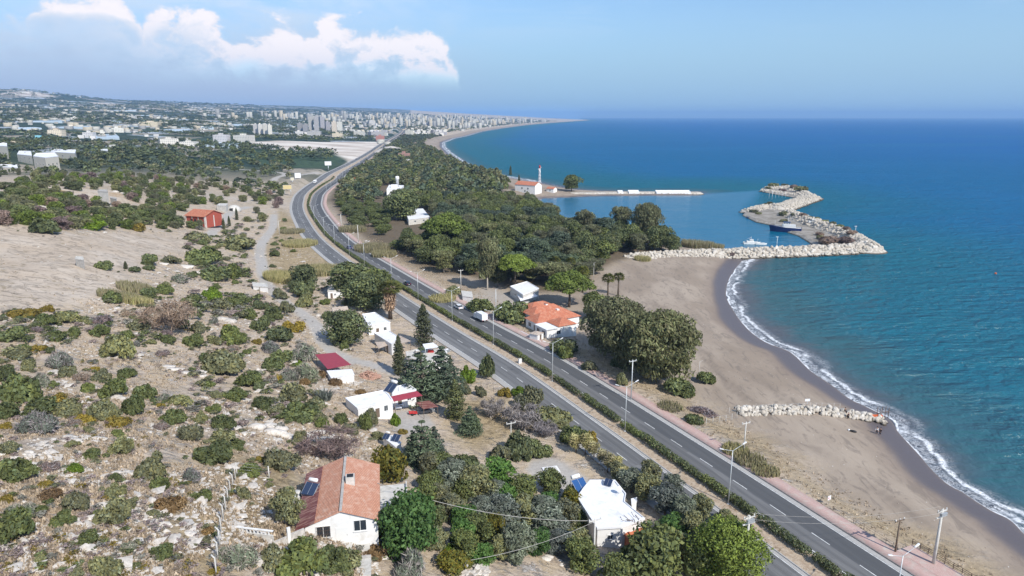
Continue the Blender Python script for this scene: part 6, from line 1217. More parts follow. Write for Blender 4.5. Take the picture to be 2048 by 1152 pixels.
BL = [('apartment_slab', 'leftmost slab of the four white tower blocks', 512, 268, 9, 19, M_fac), ('apartment_slab', 'second slab of the four white tower blocks', 522, 269, 9, 20, M_fac), ('apartment_slab', 'third slab of the four white tower blocks', 532, 270, 9, 21, M_fac), ('apartment_slab', 'rightmost slab of the four white tower blocks', 541, 271, 8, 21, M_fac),
      ('tower_block', 'tallest grey tower, left of the pair', 623, 264, 9, 30, M_facg), ('tower_block', 'tallest grey tower, right of the pair', 634, 265, 9, 31, M_facg), ('tower_block', 'slim grey tower behind the tallest pair', 646, 262, 9, 28, M_facg), ('tower_block', 'mauve-grey tower beside the cream one', 657, 266, 9, 22, M_facg), ('tower_block', 'cream tower left of the white one', 669, 269, 9, 25, M_facc), ('tower_block', 'white tower at the right end of the high-rise group', 680, 267, 9, 23, M_fac),
      ('tower_block', 'low grey twin block left of the high-rises, left one', 600, 265, 9, 18, M_facg), ('tower_block', 'low grey twin block left of the high-rises, right one', 611, 266, 9, 17, M_facg), ('apartment_block', 'wide pale block at the foot of the high-rises', 628, 274, 26, 11, M_facg), ('apartment_block', 'white pair of blocks below the twin grey ones', 599, 273, 16, 10, M_fac), ('apartment_block', 'cream block at the foot of the cream tower', 675, 275, 20, 8, M_facc),
      ('office_block', 'white office block, left of two by the pale works', 440, 287, 27, 17, M_fac), ('office_block', 'white office block, right of two by the pale works', 484, 289, 34, 18, M_fac), ('school_block', 'long pale block with dark window rows left of the offices', 340, 292, 34, 14, M_fac), ('school_block', 'lower pale block between the long one and the offices', 374, 294, 30, 10, M_fac),
      ('apartment_block', 'white block group near the coast road', 719, 274, 22, 11, M_fac), ('apartment_block', 'grey flat block behind the red building', 756, 276, 28, 12, M_facg), ('red_building', 'reddish building beside the far highway', 760, 282, 16, 10, mat('red_facade', (.42, .20, .17), .85)), ('apartment_block', 'bright white cube between trees near the far beach', 817, 274, 13, 13, M_fac), ('apartment_block', 'small white block nearest the far beach', 849, 272, 10, 6, M_fac),
      ('warehouse', 'brick-red hall beside the highway and pale sand heap', 806, 319, 20, 12, mat('red_facade2', (.40, .24, .20), .85)), ('warehouse', 'low white hall in the trees below the brick-red hall', 815, 331, 34, 7, M_fac), ('wall_house', 'small orange-roofed house in the coastal trees', 846, 352, 12, 7, M_tile2), ('wall_house', 'low orange-walled house in the roadside garden', 712, 367, 12, 5, M_brick),
      ('apartment_block', 'white pair of blocks above the highway vanishing point', 745, 250, 13, 9, M_fac), ('hall', 'orange-tinted long hall among the orchards', 297, 252, 36, 8, M_facc), ('hall', 'white block house standing over the greenhouses', 264, 240, 12, 8, M_fac), ('hall', 'white house cluster block above the long left greenhouse', 236, 265, 22, 9, M_fac), ('hall', 'white two-storey house left of the greenhouse roofs', 150, 241, 14, 6, M_fac), ('hall', 'pale block amid the far left villas', 176, 275, 20, 10, M_fac), ('hall', 'turquoise-walled block among the far left villas', 78, 283, 36, 8, mat('turq', (.20, .42, .48), .8)), ('hall', 'cream block right of the turquoise one', 110, 272, 26, 12, M_facc)]
for n_, l_, u, v, w, h, m in BL: block(n_, l_, u, v, w, h, m, (hash(l_) * 0 + (u * 37 % 11) / 11 - .5) * .9, 'building' and .7, 'building')
def greenhouses():
    m = mat('greenhouse_plastic', (.42, .50, .56), .35, .5, var=.12, vs=.02, objvar=.15); L = [(12, 232, 60, 14), (88, 245, 62, 12), (190, 212, 30, 3), (212, 245, 56, 9), (160, 258, 70, 6), (395, 258, 60, 7), (430, 231, 34, 5), (345, 264, 50, 6), (214, 279, 44, 12), (440, 296, 66, 9), (560, 252, 50, 5), (500, 240, 36, 4), (300, 232, 50, 4), (350, 241, 44, 4), (60, 260, 40, 5), (415, 245, 44, 5), (250, 222, 40, 3), (130, 225, 40, 4), (560, 243, 40, 4), (300, 243, 30, 4), (590, 236, 34, 3), (476, 252, 36, 4), (20, 215, 34, 3), (95, 215, 30, 3), (375, 225, 34, 3)]
    for i, (u, v, w, dv) in enumerate(L):
        a, b = g1(u, v), g1(u + .0, v - dv); x, y, z, t = a; d = y * cp + (CAMH - z) * sp; W = w * d / FPX; D = max(20, min(math.hypot(b[0] - x, b[1] - y), 260)); n = max(3, int(D / 14)); mb = MB()
        for k in range(n):
            y0, y1 = D * k / n, D * (k + 1) / n - .3; V = [(sx, yy, zz) for sx in (-W / 2, W / 2) for yy, zz in ((y0, -4), (y0, 2.4), ((y0 + y1) / 2, 4.2), (y1, 2.4), (y1, -4))]; mb.add(V, [(0, 1, 2, 3, 4), (9, 8, 7, 6, 5), (0, 5, 6, 1), (1, 6, 7, 2), (2, 7, 8, 3), (3, 8, 9, 4)])
        o = mb.build('greenhouse', m); o.location = (x, y, z + .5); o.rotation_euler = (0, 0, math.atan2(-x, y) + random.uniform(-.15, .15)); tag(o, None, 'greenhouse', 'plastic greenhouses of the coastal plain'); want_label(o, ('long' if w > 45 else 'short') + ' pale greenhouse', x, y)
greenhouses()
LMK += [(n, *g1(u, v)[:2]) for n, u, v in (('four white tower blocks', 525, 270), ('grey high-rises', 635, 264), ('white office blocks', 460, 288), ('far beach curve', 875, 285), ('pale construction ground', 620, 290), ('orange-tinted long hall', 297, 252), ('cream villa on the hill', 90, 338), ('turquoise block', 78, 283), ('long window-rowed block', 340, 292), ('pale strip on the skyline', 330, 212), ('vanishing point of the highway', 785, 272), ('far headland tip', 1140, 243.5), ('brick-red hall', 806, 319))]
M_ff = facademat('far_facade', (.46, .45, .43), (.10, .11, .13)); M_ffg = facademat('far_grey_facade', (.30, .30, .31), (.09, .09, .11)); M_ffc = facademat('far_cream_facade', (.46, .41, .34), (.12, .11, .10))
def city():
    rng = np.random.default_rng(8); mats = [M_fac, M_fac, M_facg, M_facc]; prot = []
    for i, m in enumerate(mats):
        b = MB().box(-.5, -.5, -.3, .5, .5, 1.0); prot.append(b.build('building', m))
    spec = []
    def add(n, u0, u1, v0, v1, w, h, p=1.0):
        for _ in range(n): u = rng.uniform(u0, u1); t = rng.random() ** p; v = v0 + (v1 - v0) * t; spec.append((u, v, rng.uniform(*w) * (.7 + .6 * t), rng.uniform(*h) * (.7 + .5 * t)))
    add(60, 790, 893, 262, 273, (4, 8), (5, 10)); add(50, 700, 800, 258, 275, (4, 9), (3, 7)); add(60, 690, 860, 246, 262, (3, 7), (3, 8)); add(40, 560, 720, 262, 277, (4, 9), (2, 5)); add(90, 0, 560, 232, 285, (4, 9), (2, 4)); add(40, 0, 230, 262, 300, (6, 12), (4, 8)); add(60, 400, 700, 235, 262, (3, 8), (2, 4)); add(8, 560, 620, 340, 352, (6, 9), (3, 5))
    near = [s for s in spec]; R = G([s[0] for s in near], [s[1] for s in near]); 
    items = []
    for (u, v, w, h), (x, y, z, t) in zip(near, R):
        dc = float(_look(_C2, x, y)); dr = float(DR(x, y))
        if dc < 60 or abs(dr) < 30 or inpoly(np.array([x]), np.array([y]), GP['orchard'])[0] or inpoly(np.array([x]), np.array([y]), GP['white'])[0] and rng.random() < .9: continue
        if y < 900 and abs(dr) < 60: continue
        d = y * cp + (CAMH - z) * sp; items.append((w * h, x, y, z, w * d / FPX, h * d / FPX, u, v))
    items.sort(key=lambda t: -t[0]); k = 0
    for i, (_, x, y, z, w, h, u, v) in enumerate(items[:285]):
        j = int(rng.choice(4, p=[.45, .2, .2, .15])); o = bpy.data.objects.new('building', prot[j].data.copy() if False else prot[j].data); COL.objects.link(o); o.location = (x, y, z); o.rotation_euler = (0, 0, rng.uniform(-.9, .9)); o.scale = (w, w * rng.uniform(.6, 1.1), h)
        tag(o, None, 'building', 'buildings of the town and plain'); want_label(o, ('tall' if h > 16 else 'low') + ' ' + ('white', 'white', 'grey', 'cream')[j] + ' building', x, y)
    # the rest of the city: one mass
    V = []; F = []; MI = []; n0 = 0; B_ = []
    def addb(x, y, z, w, d, h, a, mi):
        nonlocal n0
        c, s = math.cos(a), math.sin(a); q = [(sx * w / 2 * c - sy * d / 2 * s + x, sx * w / 2 * s + sy * d / 2 * c + y) for sx, sy in ((-1, -1), (1, -1), (1, 1), (-1, 1))]
        V.extend([(p[0], p[1], z - 5) for p in q] + [(p[0], p[1], z + h) for p in q]); F.extend([tuple(n0 + i for i in f) for f in ((4, 5, 6, 7), (0, 1, 5, 4), (1, 2, 6, 5), (2, 3, 7, 6), (3, 0, 4, 7))]); MI.extend([mi] * 5); n0 += 8
    for _, x, y, z, w, h, u, v in items[285:]: addb(x, y, z, w, w, h, rng.uniform(-.9, .9), rng.choice([0, 0, 2, 3]))
    az = np.radians(rng.uniform(-38, 6, 6500)); r = rng.uniform(1700, 8800, 6500) ; x, y = r * np.sin(az), r * np.cos(az); z, dr, dc, _ = H(x, y, True); cl = hash_noise(x, y, 500, 31)
    ok = (dc > 80) & ((cl > .55) & (rng.random(6500) < .38) | (dc < 1300) & (r > 3500) & (rng.random(6500) < .55))
    for x_, y_, z_, dc_, r_ in zip(x[ok], y[ok], z[ok], dc[ok], r[ok]):
        tall = dc_ < 1500 and r_ > 3600; h = rng.uniform(14, 46) if tall and rng.random() < .5 else rng.uniform(4, 9); w = rng.uniform(9, 18); addb(x_, y_, z_, w, w * rng.uniform(.6, 1.2), h, rng.uniform(-.9, .9), rng.choice([0, 0, 2, 3]))
    link('far_city', npmesh('far_city', np.array(V), np.array(F), [M_ff, M_ff, M_ffg, M_ffc], MI), kind='stuff')
    for o in prot: bpy.data.objects.remove(o)
city()
# sand heap near the highway
e = empty('sand_heap', g1(783, 305)[:3], label='big pale sand heap beside the far highway', cat='sand heap'); q = MB().lathe([(38, -2), (30, 3), (18, 8), (6, 11), (.5, 12)], 20); q.build('heap', M_rock, e)
# billboards
def board(name, label, u, v, wpx, hpx, top, m, posts=1):
    x, y, z, t = g1(u, v); d = y * cp + (CAMH - z) * sp; k = d / FPX; w, h, H1 = wpx * k, hpx * k, top * k; e = empty(name, (x, y, z), math.atan2(-x, y), label=label, cat='billboard')
    for i in range(posts): px_ = 0 if posts == 1 else (-w * .35 + w * .7 * i / (posts - 1)); MB().tube([(px_, .25, -.5), (px_, .25, H1 - h)], .35 if posts == 1 else .2, 8).build('post', M_metal, e)
    MB().box(-w / 2, 0, H1 - h, w / 2, .5, H1).build('panel', M_metal, e); MB().box(-w / 2 + .2, -.03, H1 - h + .2, w / 2 - .2, -.003, H1 - .2).build('poster', m, e)
board('billboard', 'white billboard on a single tall post beside the highway bend', 657, 342, 13, 8, 19, M_whiteroof); board('billboard', 'yellowish billboard at the outer verge of the bend', 576, 392, 17, 9, 22, mat('yellow_board', (.62, .50, .25), .7), 2); board('billboard', 'small white signboard cabin by the junction', 596, 358, 12, 10, 12, M_whiteroof, 2); board('billboard', 'small cream board beside the junction', 585, 364, 7, 6, 9, mat('cream_board', (.6, .55, .42), .7), 1)

# ------------------------------------------------------------------ harbour moles, piers, groin
def rockproto(seed):
    rng = np.random.default_rng(seed); bpy.ops.mesh.primitive_ico_sphere_add(subdivisions=2, radius=1); o = bpy.context.object; me = o.data
    co = np.zeros(len(me.vertices) * 3, np.float32); me.vertices.foreach_get('co', co); co = co.reshape(-1, 3); pl = rdir(9, rng); dd = rng.uniform(.55, .8, 9)
    for n_, d_ in zip(pl, dd): k = np.maximum(co @ n_ - d_, 0); co = co - k[:, None] * n_
    co *= rng.uniform(.75, 1.2, 3); co += rng.standard_normal(co.shape) * .025; me.vertices.foreach_set('co', co.astype(np.float32).ravel()); me.materials.clear(); me.materials.append(M_boul); me.update(); bpy.data.objects.remove(o); return me
def boulmat():
    m = bpy.data.materials.new('boulder'); m.use_nodes = True; N = NT(m.node_tree); co = N.n('ShaderNodeTexCoord').outputs['Object']; rnd = N.n('ShaderNodeObjectInfo').outputs['Random']
    wz = N.n('ShaderNodeSeparateXYZ', {0: N.n('ShaderNodeNewGeometry').outputs['Position']}).outputs[2]
    c = N.mix(rnd, (.42, .375, .31), (.66, .62, .56)); c = N.mix(N.m('MULTIPLY', N.sm(N.noise(co, 1.3, 5, .7), .5, .7), .5), c, (.42, .33, .23)); c = N.mix(N.sm(N.m('ADD', wz, N.m('MULTIPLY', N.noise(N.n('ShaderNodeNewGeometry').outputs['Position'], .6), .8)), 1.55, .95), c, (.085, .07, .05))
    b = N.n('ShaderNodeBsdfPrincipled', {'Base Color': c, 'Roughness': .9, 'Specular IOR Level': .2, 'Normal': N.n('ShaderNodeBump', {'Strength': .5, 'Distance': .1, 'Height': N.noise(co, 3, 5, .6)}).outputs[0]}); N.n('ShaderNodeOutputMaterial', {0: b.outputs[0]}); return m
M_boul = boulmat(); ROCK = [rockproto(i) for i in range(7)]
def zf(pts, z): return flat(*np.array(pts, float).T, z=z)
RID = [(zf([(1262, 511), (1350, 505), (1480, 500), (1600, 496), (1690, 492), (1738, 487)], 3.2), 6.5, 3.4), (zf([(1738, 487), (1712, 471), (1680, 457), (1640, 444), (1600, 430), (1578, 421)], 4.0), 6.5, 4.4),
       (zf([(1560, 412), (1590, 402), (1622, 391)], 3.0), 12, 3.4), (zf([(1622, 391), (1604, 380), (1575, 373), (1536, 374)], 2.5), 6, 2.6), (zf([(1526, 380), (1550, 383), (1585, 389)], 1.5), 4, 1.7), (zf([(1560, 412), (1530, 412), (1496, 420)], 2.0), 6, 2.6)]
PLAT = zf([(1488, 428), (1500, 414), (1540, 404), (1585, 424), (1650, 448), (1712, 478), (1740, 494), (1640, 494), (1622, 481), (1600, 468), (1562, 456), (1540, 446), (1515, 441)], 1.3); HOOK = zf([(1526, 381), (1537, 371), (1578, 371), (1606, 378), (1622, 388), (1600, 394), (1576, 390), (1548, 385)], 1.5)
def mole_h(x, y):
    h = np.full(x.shape, -3.0)
    for P, w, t in RID: d, _, _ = seg_dist(x, y, P); h = np.maximum(h, np.where(d < w * .35, t, t - (d - w * .35) * .62))
    for P in (PLAT, HOOK): d, _, _ = seg_dist(x, y, P, True); s = np.where(inpoly(x, y, P), d, -d); h = np.maximum(h, np.clip(1.4 + s * 1.2, -3, 1.4))
    return h
def heightmesh(name, hf, x0, x1, y0, y1, st, m, kind='structure', cut=-1.2, attrs=None):
    X, Y = np.meshgrid(np.arange(x0, x1, st), np.arange(y0, y1, st)); x, y = X.ravel(), Y.ravel(); z = hf(x, y); nr, nc = X.shape; i, j = np.meshgrid(np.arange(nr - 1), np.arange(nc - 1), indexing='ij'); k = (i * nc + j).ravel(); F = np.stack([k, k + 1, k + nc + 1, k + nc], -1)
    F = F[(z[F] > cut).any(1)]; u, inv = np.unique(F, return_inverse=True); V = np.stack([x, y, z], -1)[u]; at = {n: ('POINT', f(V[:, 0], V[:, 1])) for n, f in (attrs or {}).items()}
    return link(name, npmesh(name, V, inv.reshape(F.shape), m, None, at, True), kind=kind)
def molemat():
    m = bpy.data.materials.new('mole_surface'); m.use_nodes = True; N = NT(m.node_tree); co = N.n('ShaderNodeTexCoord').outputs['Object']; wz = N.n('ShaderNodeSeparateXYZ', {0: co}).outputs[2]; q = N.n('ShaderNodeAttribute', attribute_name='quay').outputs['Fac']
    c = N.mix(N.sm(N.noise(co, .8, 6, .7), .4, .62), (.38, .33, .27), (.62, .58, .51)); g = N.mix(N.sm(N.noise(co, .12, 6, .7, .5), .42, .6), (.25, .225, .19), (.36, .33, .29)); g = N.mix(N.m('MULTIPLY', N.sm(N.noise(co, .3, 5), .58, .66), .6), g, (.12, .11, .07)); c = N.mix(q, c, g)
    c = N.mix(N.sm(wz, .7, .2), c, (.09, .075, .055)); b = N.n('ShaderNodeBsdfPrincipled', {'Base Color': c, 'Roughness': .9, 'Specular IOR Level': .2, 'Normal': N.n('ShaderNodeBump', {'Strength': .8, 'Distance': .6, 'Height': N.noise(co, .9, 6, .7)}).outputs[0]}); N.n('ShaderNodeOutputMaterial', {0: b.outputs[0]}); return m
M_mole = molemat(); allp = np.vstack([p for p, _, _ in RID] + [PLAT, HOOK]); 
def isquay(x, y):
    s = np.zeros(x.shape)
    for P in (PLAT, HOOK): s = np.maximum(s, inpoly(x, y, P).astype(float))
    r = np.zeros(x.shape)
    for P, w, t in RID[:4]: r = np.maximum(r, (seg_dist(x, y, P)[0] < w * 1.0).astype(float))
    return s * (1 - r)
o = heightmesh('harbour_breakwater', mole_h, allp[:, 0].min() - 25, allp[:, 0].max() + 25, allp[:, 1].min() - 25, allp[:, 1].max() + 25, 1.6, M_mole, None, attrs=dict(quay=isquay)); tag(o, 'zigzag rubble breakwater with grey gravel quay around the small harbour', 'breakwater')
PIER = zf([(1150, 387), (1225, 386), (1300, 385.5), (1392, 386)], 1.0)
def pier_h(x, y): d, _, par = seg_dist(x, y, PIER); return np.where(d < 4, 1.9, 1.9 - (d - 4) * .55) + .3 * (hash_noise(x, y, 6, 2) - .5)
o = heightmesh('north_pier', pier_h, PIER[:, 0].min() - 12, PIER[:, 0].max() + 12, PIER[:, 1].min() - 12, PIER[:, 1].max() + 12, 1.5, M_mole, None, attrs=dict(quay=lambda x, y: x * 0)); tag(o, 'long low rubble pier with white slabs north of the harbour', 'pier')
for u0, u1, h, lb in ((1257, 1278, 1.2, 'short white slab on the north pier'), (1312, 1380, 1.1, 'long white slab block near the tip of the north pier'), (1236, 1246, 1.0, 'smallest white slab on the north pier')):
    a, b = zf([(u0, 384.5), (u1, 384.5)], 2.0); e = empty('pier_slab', (*((a + b) / 2), 1.7), math.atan2(*(b - a)[::-1]), label=lb, cat='slab'); L = np.linalg.norm(b - a) / 2; MB().box(-L, -2.5, -.8, L, 3.5, h).build('block', M_whiteroof, e); MB().box(-L, 2.6, h + .003, L, 3.5, h + .8).build('parapet', M_whiteroof, e)
GRO = zf([(1476, 834), (1520, 832), (1560, 829), (1640, 827), (1700, 829), (1740, 833), (1768, 837)], 1.0)
def gro_h(x, y): d, _, par = seg_dist(x, y, GRO); b = H(x, y); return np.maximum(b - .6, np.where(d < 1.0, 1.2, 1.2 - (d - 1.0) * .55) + np.maximum(b, 0) * .75)
NB = 0
def boulder(x, y, z, s, desc, group, rng):
    global NB
    o = bpy.data.objects.new('boulder', ROCK[rng.integers(len(ROCK))]); COL.objects.link(o); o.location = (x, y, z); o.rotation_euler = tuple(rng.uniform(0, 6.28, 3)); o.scale = tuple(s * rng.uniform(.8, 1.25, 3)); tag(o, None, 'boulder', group); want_label(o, desc, x, y); NB += 1
LMK += [('white warning sign of the groin', *GRO[3]), ('landward end of the groin', *GRO[0]), ('seaward tip of the groin', *GRO[-1]), ('apex of the breakwater', *RID[0][0][-1]), ('middle of the breakwater causeway', *RID[0][0][3]), ('harbour lamp on the causeway', *zf([(1553, 498)], 3.)[0]), ('first third of the causeway', *RID[0][0][1]), ('blue trawler', *zf([(1572, 462)], 1.)[0])]
def boulders():
    rng = np.random.default_rng(14); d = np.r_[0, np.cumsum(np.hypot(*np.diff(GRO, axis=0).T))]
    for i in range(150):
        s = rng.random() * d[-1]; x = np.interp(s, d, GRO[:, 0]); y = np.interp(s, d, GRO[:, 1]); k = rng.uniform(-1, 1); x += rng.uniform(-.4, .4); y += 2.0 * k; h = float(H(np.array([x]), np.array([y]))[0]); sz = rng.uniform(.3, .8); boulder(x, y, max(h, -.1) + .15 + .95 * (1 - abs(k)) * rng.random() ** .5, sz, 'pale boulder', 'boulders of the beach groin', rng)
    P, w, t = RID[0]; d = np.r_[0, np.cumsum(np.hypot(*np.diff(P, axis=0).T))]
    for i in range(145):
        s = (rng.random() ** .9) * d[-1]; x = np.interp(s, d, P[:, 0]); y = np.interp(s, d, P[:, 1]) - rng.uniform(0, 8.5); z = float(mole_h(np.array([x]), np.array([y]))[0])
        if z < -.8: continue
        boulder(x, y, max(z, -.3) + .1, rng.uniform(.75, 1.4), 'big pale boulder', 'armour boulders of the breakwater', rng)
    # the other armour stones
    V = []; F = []; k = 0; co = []
    for me in ROCK: c = np.zeros(len(me.vertices) * 3, np.float32); me.vertices.foreach_get('co', c); f = np.zeros(len(me.polygons) * 3, np.int32); me.polygons.foreach_get('vertices', f); co.append((c.reshape(-1, 3), f.reshape(-1, 3)))
    def put(x, y, z, s):
        nonlocal k
        c, f = co[rng.integers(len(co))]; a = rng.uniform(0, 6.28); R = np.array([[math.cos(a), -math.sin(a), 0], [math.sin(a), math.cos(a), 0], [0, 0, 1]]); V.append(c @ R.T * s + (x, y, z)); F.append(f + k); k += len(c)
    for P, w, t in RID:
        L = np.r_[0, np.cumsum(np.hypot(*np.diff(P, axis=0).T))]; n = int(L[-1] * w * 2.2 / 2.3)
        for i in range(n):
            s = rng.random() * L[-1]; a = rng.uniform(0, 6.28); q = w * math.sqrt(rng.random()) * 1.15; x = np.interp(s, L, P[:, 0]) + q * math.cos(a); y = np.interp(s, L, P[:, 1]) + q * math.sin(a); z = float(mole_h(np.array([x]), np.array([y]))[0])
            if z > -.6: put(x, y, z + .1, rng.uniform(.5, 1.25))
    L = np.r_[0, np.cumsum(np.hypot(*np.diff(PIER, axis=0).T))]
    for i in range(420): s = rng.random() * L[-1]; x = np.interp(s, L, PIER[:, 0]); y = np.interp(s, L, PIER[:, 1]) + rng.choice([-1, 1]) * rng.uniform(3, 6.5); put(x, y, .5, rng.uniform(.7, 1.4))
    L = np.r_[0, np.cumsum(np.hypot(*np.diff(GRO, axis=0).T))]
    for i in range(420): s = rng.random() * L[-1]; q = rng.uniform(-2.3, 2.3); x = np.interp(s, L, GRO[:, 0]); y = np.interp(s, L, GRO[:, 1]) + q; put(x, y, max(float(H(np.array([x]), np.array([y]))[0]), 0) + .1 + .6 * (1 - abs(q) / 2.3), rng.uniform(.3, .7))
    link('rubble_rocks', npmesh('rubble_rocks', np.vstack(V), np.vstack(F), M_boul), kind='stuff')
boulders()
def ledge(u, v, w, n, seed, label):
    rng = np.random.default_rng(seed); x, y, z, t = g1(u, v); d = y * cp + (CAMH - z) * sp; W = w * d / FPX; b = []; F = []; k = 0; me = ROCK[seed % 7]; c = np.zeros(len(me.vertices) * 3, np.float32); me.vertices.foreach_get('co', c); c = c.reshape(-1, 3); f = np.zeros(len(me.polygons) * 3, np.int32); me.polygons.foreach_get('vertices', f); f = f.reshape(-1, 3)
    for i in range(n): px, py = rng.uniform(-.5, .5) * W, rng.uniform(-.25, .25) * W; hz = float(H(np.array([x + px]), np.array([y + py]))[0]) - z; s = W * rng.uniform(.08, .2) * (1 if n > 3 else 2.6); b.append(c * (s * 1.3, s, s * .45) + (px, py, hz - s * .05)); F.append(f + k); k += len(c)
    o = link('rock_outcrop', npmesh('rock_outcrop', np.vstack(b), np.vstack(F), M_rock), cat='rock'); o.location = (x, y, z); want_label(o, label, x, y)
LG = [(45, 905, 60, 8, 'white'), (190, 862, 40, 4, 'white'), (172, 880, 90, 9, 'long pale'), (560, 862, 110, 14, 'broken white'), (470, 860, 60, 7, 'pale'), (640, 870, 60, 8, 'white rubble'), (300, 1030, 60, 9, 'white crumbly'), (143, 1128, 18, 1, 'single white'), (344, 1125, 13, 1, 'small white'), (368, 1065, 26, 3, 'white ring-like'), (40, 1003, 14, 1, 'bright white'), (305, 668, 50, 6, 'white'), (110, 745, 30, 3, 'white'), (370, 740, 70, 8, 'pale'), (240, 945, 70, 9, 'flat pale'), (380, 835, 60, 6, 'pale stepped'), (420, 800, 50, 6, 'bleached'), (230, 795, 30, 3, 'small pale'), (500, 1020, 30, 4, 'pale'), (535, 1045, 34, 4, 'white'), (610, 1070, 40, 5, 'white'), (600, 730, 26, 2, 'buff'), (718, 800, 24, 2, 'buff'), (650, 808, 24, 2, 'tan'), (445, 640, 34, 3, 'buff'), (240, 620, 40, 5, 'white'), (330, 605, 40, 4, 'pale'), (380, 540, 90, 8, 'long white'), (60, 410, 80, 10, 'pinkish'), (180, 405, 70, 10, 'white'), (245, 385, 50, 7, 'white'), (330, 378, 40, 6, 'white'), (950, 1148, 40, 5, 'white'), (1315, 1085, 50, 2, 'rounded cream'), (1290, 1100, 40, 2, 'cream'), (1100, 1120, 50, 5, 'buff'), (700, 700, 20, 2, 'buff'), (10, 880, 40, 4, 'pale'), (85, 775, 26, 3, 'white'), (268, 880, 40, 5, 'pink-grey')]
for i, (u, v, w, n, c) in enumerate(LG):
    ledge(u, v, w, n, i, c + ' limestone outcrop')
def debris():
    rng = np.random.default_rng(6); n = 1500; s = rng.uniform(60, 420, n); t = -rng.uniform(17, 75, n); a = rdp(s, t); x, y = a[0], a[1]; z, _, dc, _ = H(x, y, True); k = dc > 9; x, y, z = x[k], y[k], z[k]; V = []; F = []; q = 0
    for i in range(len(x)):
        c = np.array([(1, 0, 0), (0, 1, 0), (-1, 0, 0), (0, -1, 0), (0, 0, .8)]) * rng.uniform(.05, .16) * (1, rng.uniform(.5, 2.5), 1) + (x[i], y[i], z[i]); V.append(c); F.append(np.array([(0, 1, 4), (1, 2, 4), (2, 3, 4), (3, 0, 4)]) + q); q += 5
    link('beach_debris', npmesh('beach_debris', np.vstack(V), np.vstack(F), [M_rock, M_wood], rng.integers(0, 2, 4 * len(x))), kind='stuff')
debris()
# bushes and grasses on the mole
LMK += [('hook of the breakwater', *HOOK.mean(0)), ('gravel quay', *PLAT.mean(0))]
def mole_bush():
    rng = np.random.default_rng(3); cl = [(rng.uniform(-.5, .5), rng.uniform(-.45, .45), rng.uniform(.2, .5), .45, .45, .35) for _ in range(12)]; p = crown('bush', [(leafquads(cl, 130, .2, rng), 0)], L_olive); p2 = crown('bush', [(leafquads(cl, 130, .2, rng, asp=2), 0)], L_pur)
    for u, v, w, k in ((1546, 375, 20, 0), (1570, 372, 14, 0), (1585, 378, 18, 1), (1600, 383, 26, 0), (1565, 382, 14, 1), (1537, 377, 12, 0), (1507, 424, 16, 0), (1517, 428, 12, 0), (1535, 412, 14, 0), (1540, 406, 10, 0), (1565, 431, 24, 0), (1586, 436, 12, 0), (1606, 440, 16, 1), (1635, 446, 16, 0), (1650, 452, 14, 0), (1664, 458, 16, 0), (1678, 464, 16, 0), (1690, 470, 20, 1), (1700, 478, 22, 1), (1660, 487, 40, 1), (1690, 486, 34, 1), (1640, 470, 18, 1), (1566, 443, 16, 0), (1645, 478, 22, 0), (1465, 511, 16, 1), (1620, 444, 10, 0)):
        q = flat(u, v, 1.6); z = max(float(mole_h(q[:1], q[1:])[0]), .3); d = q[1] * cp + (CAMH - z) * sp; W = w * d / FPX; o = bpy.data.objects.new('bush', (p2 if k else p).data); COL.objects.link(o); o.location = (q[0], q[1], z - .1); o.scale = (W / 1.7, W / 1.9, W / 2.2); o.rotation_euler = (0, 0, random.uniform(0, 6)); tag(o, None, 'bush', 'bushes on the breakwater'); want_label(o, ('brownish' if k else 'grey-green') + ' bush', q[0], q[1])
    bpy.data.objects.remove(p); bpy.data.objects.remove(p2)
mole_bush()
# ------------------------------------------------------------------ boats
M_hullb = mat('navy_hull', (.012, .025, .10), .4, .5); M_deckw = mat('deck_white', (.72, .72, .70), .6, .3)
def hull(name, L, B, D, m, parent, draft=.6, bowup=.5):
    V = []; n = 13; pr = [(0, -1), (.55, -.85), (.9, -.2), (1.0, .45), (1.0, 1.0)]; k = len(pr)
    for i in range(n):
        t = i / (n - 1); w = (B / 2) * min(1, (1 - t ** 3.2)) * (.86 + .14 * min(1, t * 4)); sh = bowup * max(0, t - .35) ** 2 * 3 * D * .5; x = L * (t - .5)
        for a, b in pr: V.append((x + (L * .05 * max(b, 0) if t > .8 else 0), w * a, (-draft) * (1 - max(0, (t - .85) / .15)) if b < 0 and a == 0 else (-draft * .8 if b < -.5 else (b * D + sh if b > 0 else b * draft * .3))))
    full = []
    for i in range(n):
        r = V[i * k:(i + 1) * k]; full += [(x, -y, z) for x, y, z in r[:0:-1]] + r
    kk = 2 * k - 1; F = [(i * kk + j, i * kk + j + 1, (i + 1) * kk + j + 1, (i + 1) * kk + j) for i in range(n - 1) for j in range(kk - 1)]; F.append(tuple(range(kk))[::-1])
    mb = MB().add(full, F, 0, None, False); mb.build('hull', m, parent); top = [((i / (n - 1) - .5) * L) for i in range(n)]
    dk = MB(); P = [(full[i * kk][0], full[i * kk][1] * .97, full[i * kk][2] - .35) for i in range(n)]; Q = [(full[i * kk + kk - 1][0], full[i * kk + kk - 1][1] * .97, full[i * kk + kk - 1][2] - .35) for i in range(n)]
    dk.add(P + Q, [(i, n + i, n + i + 1, i + 1) for i in range(n - 1)]); dk.build('deck', M_deckw, parent)
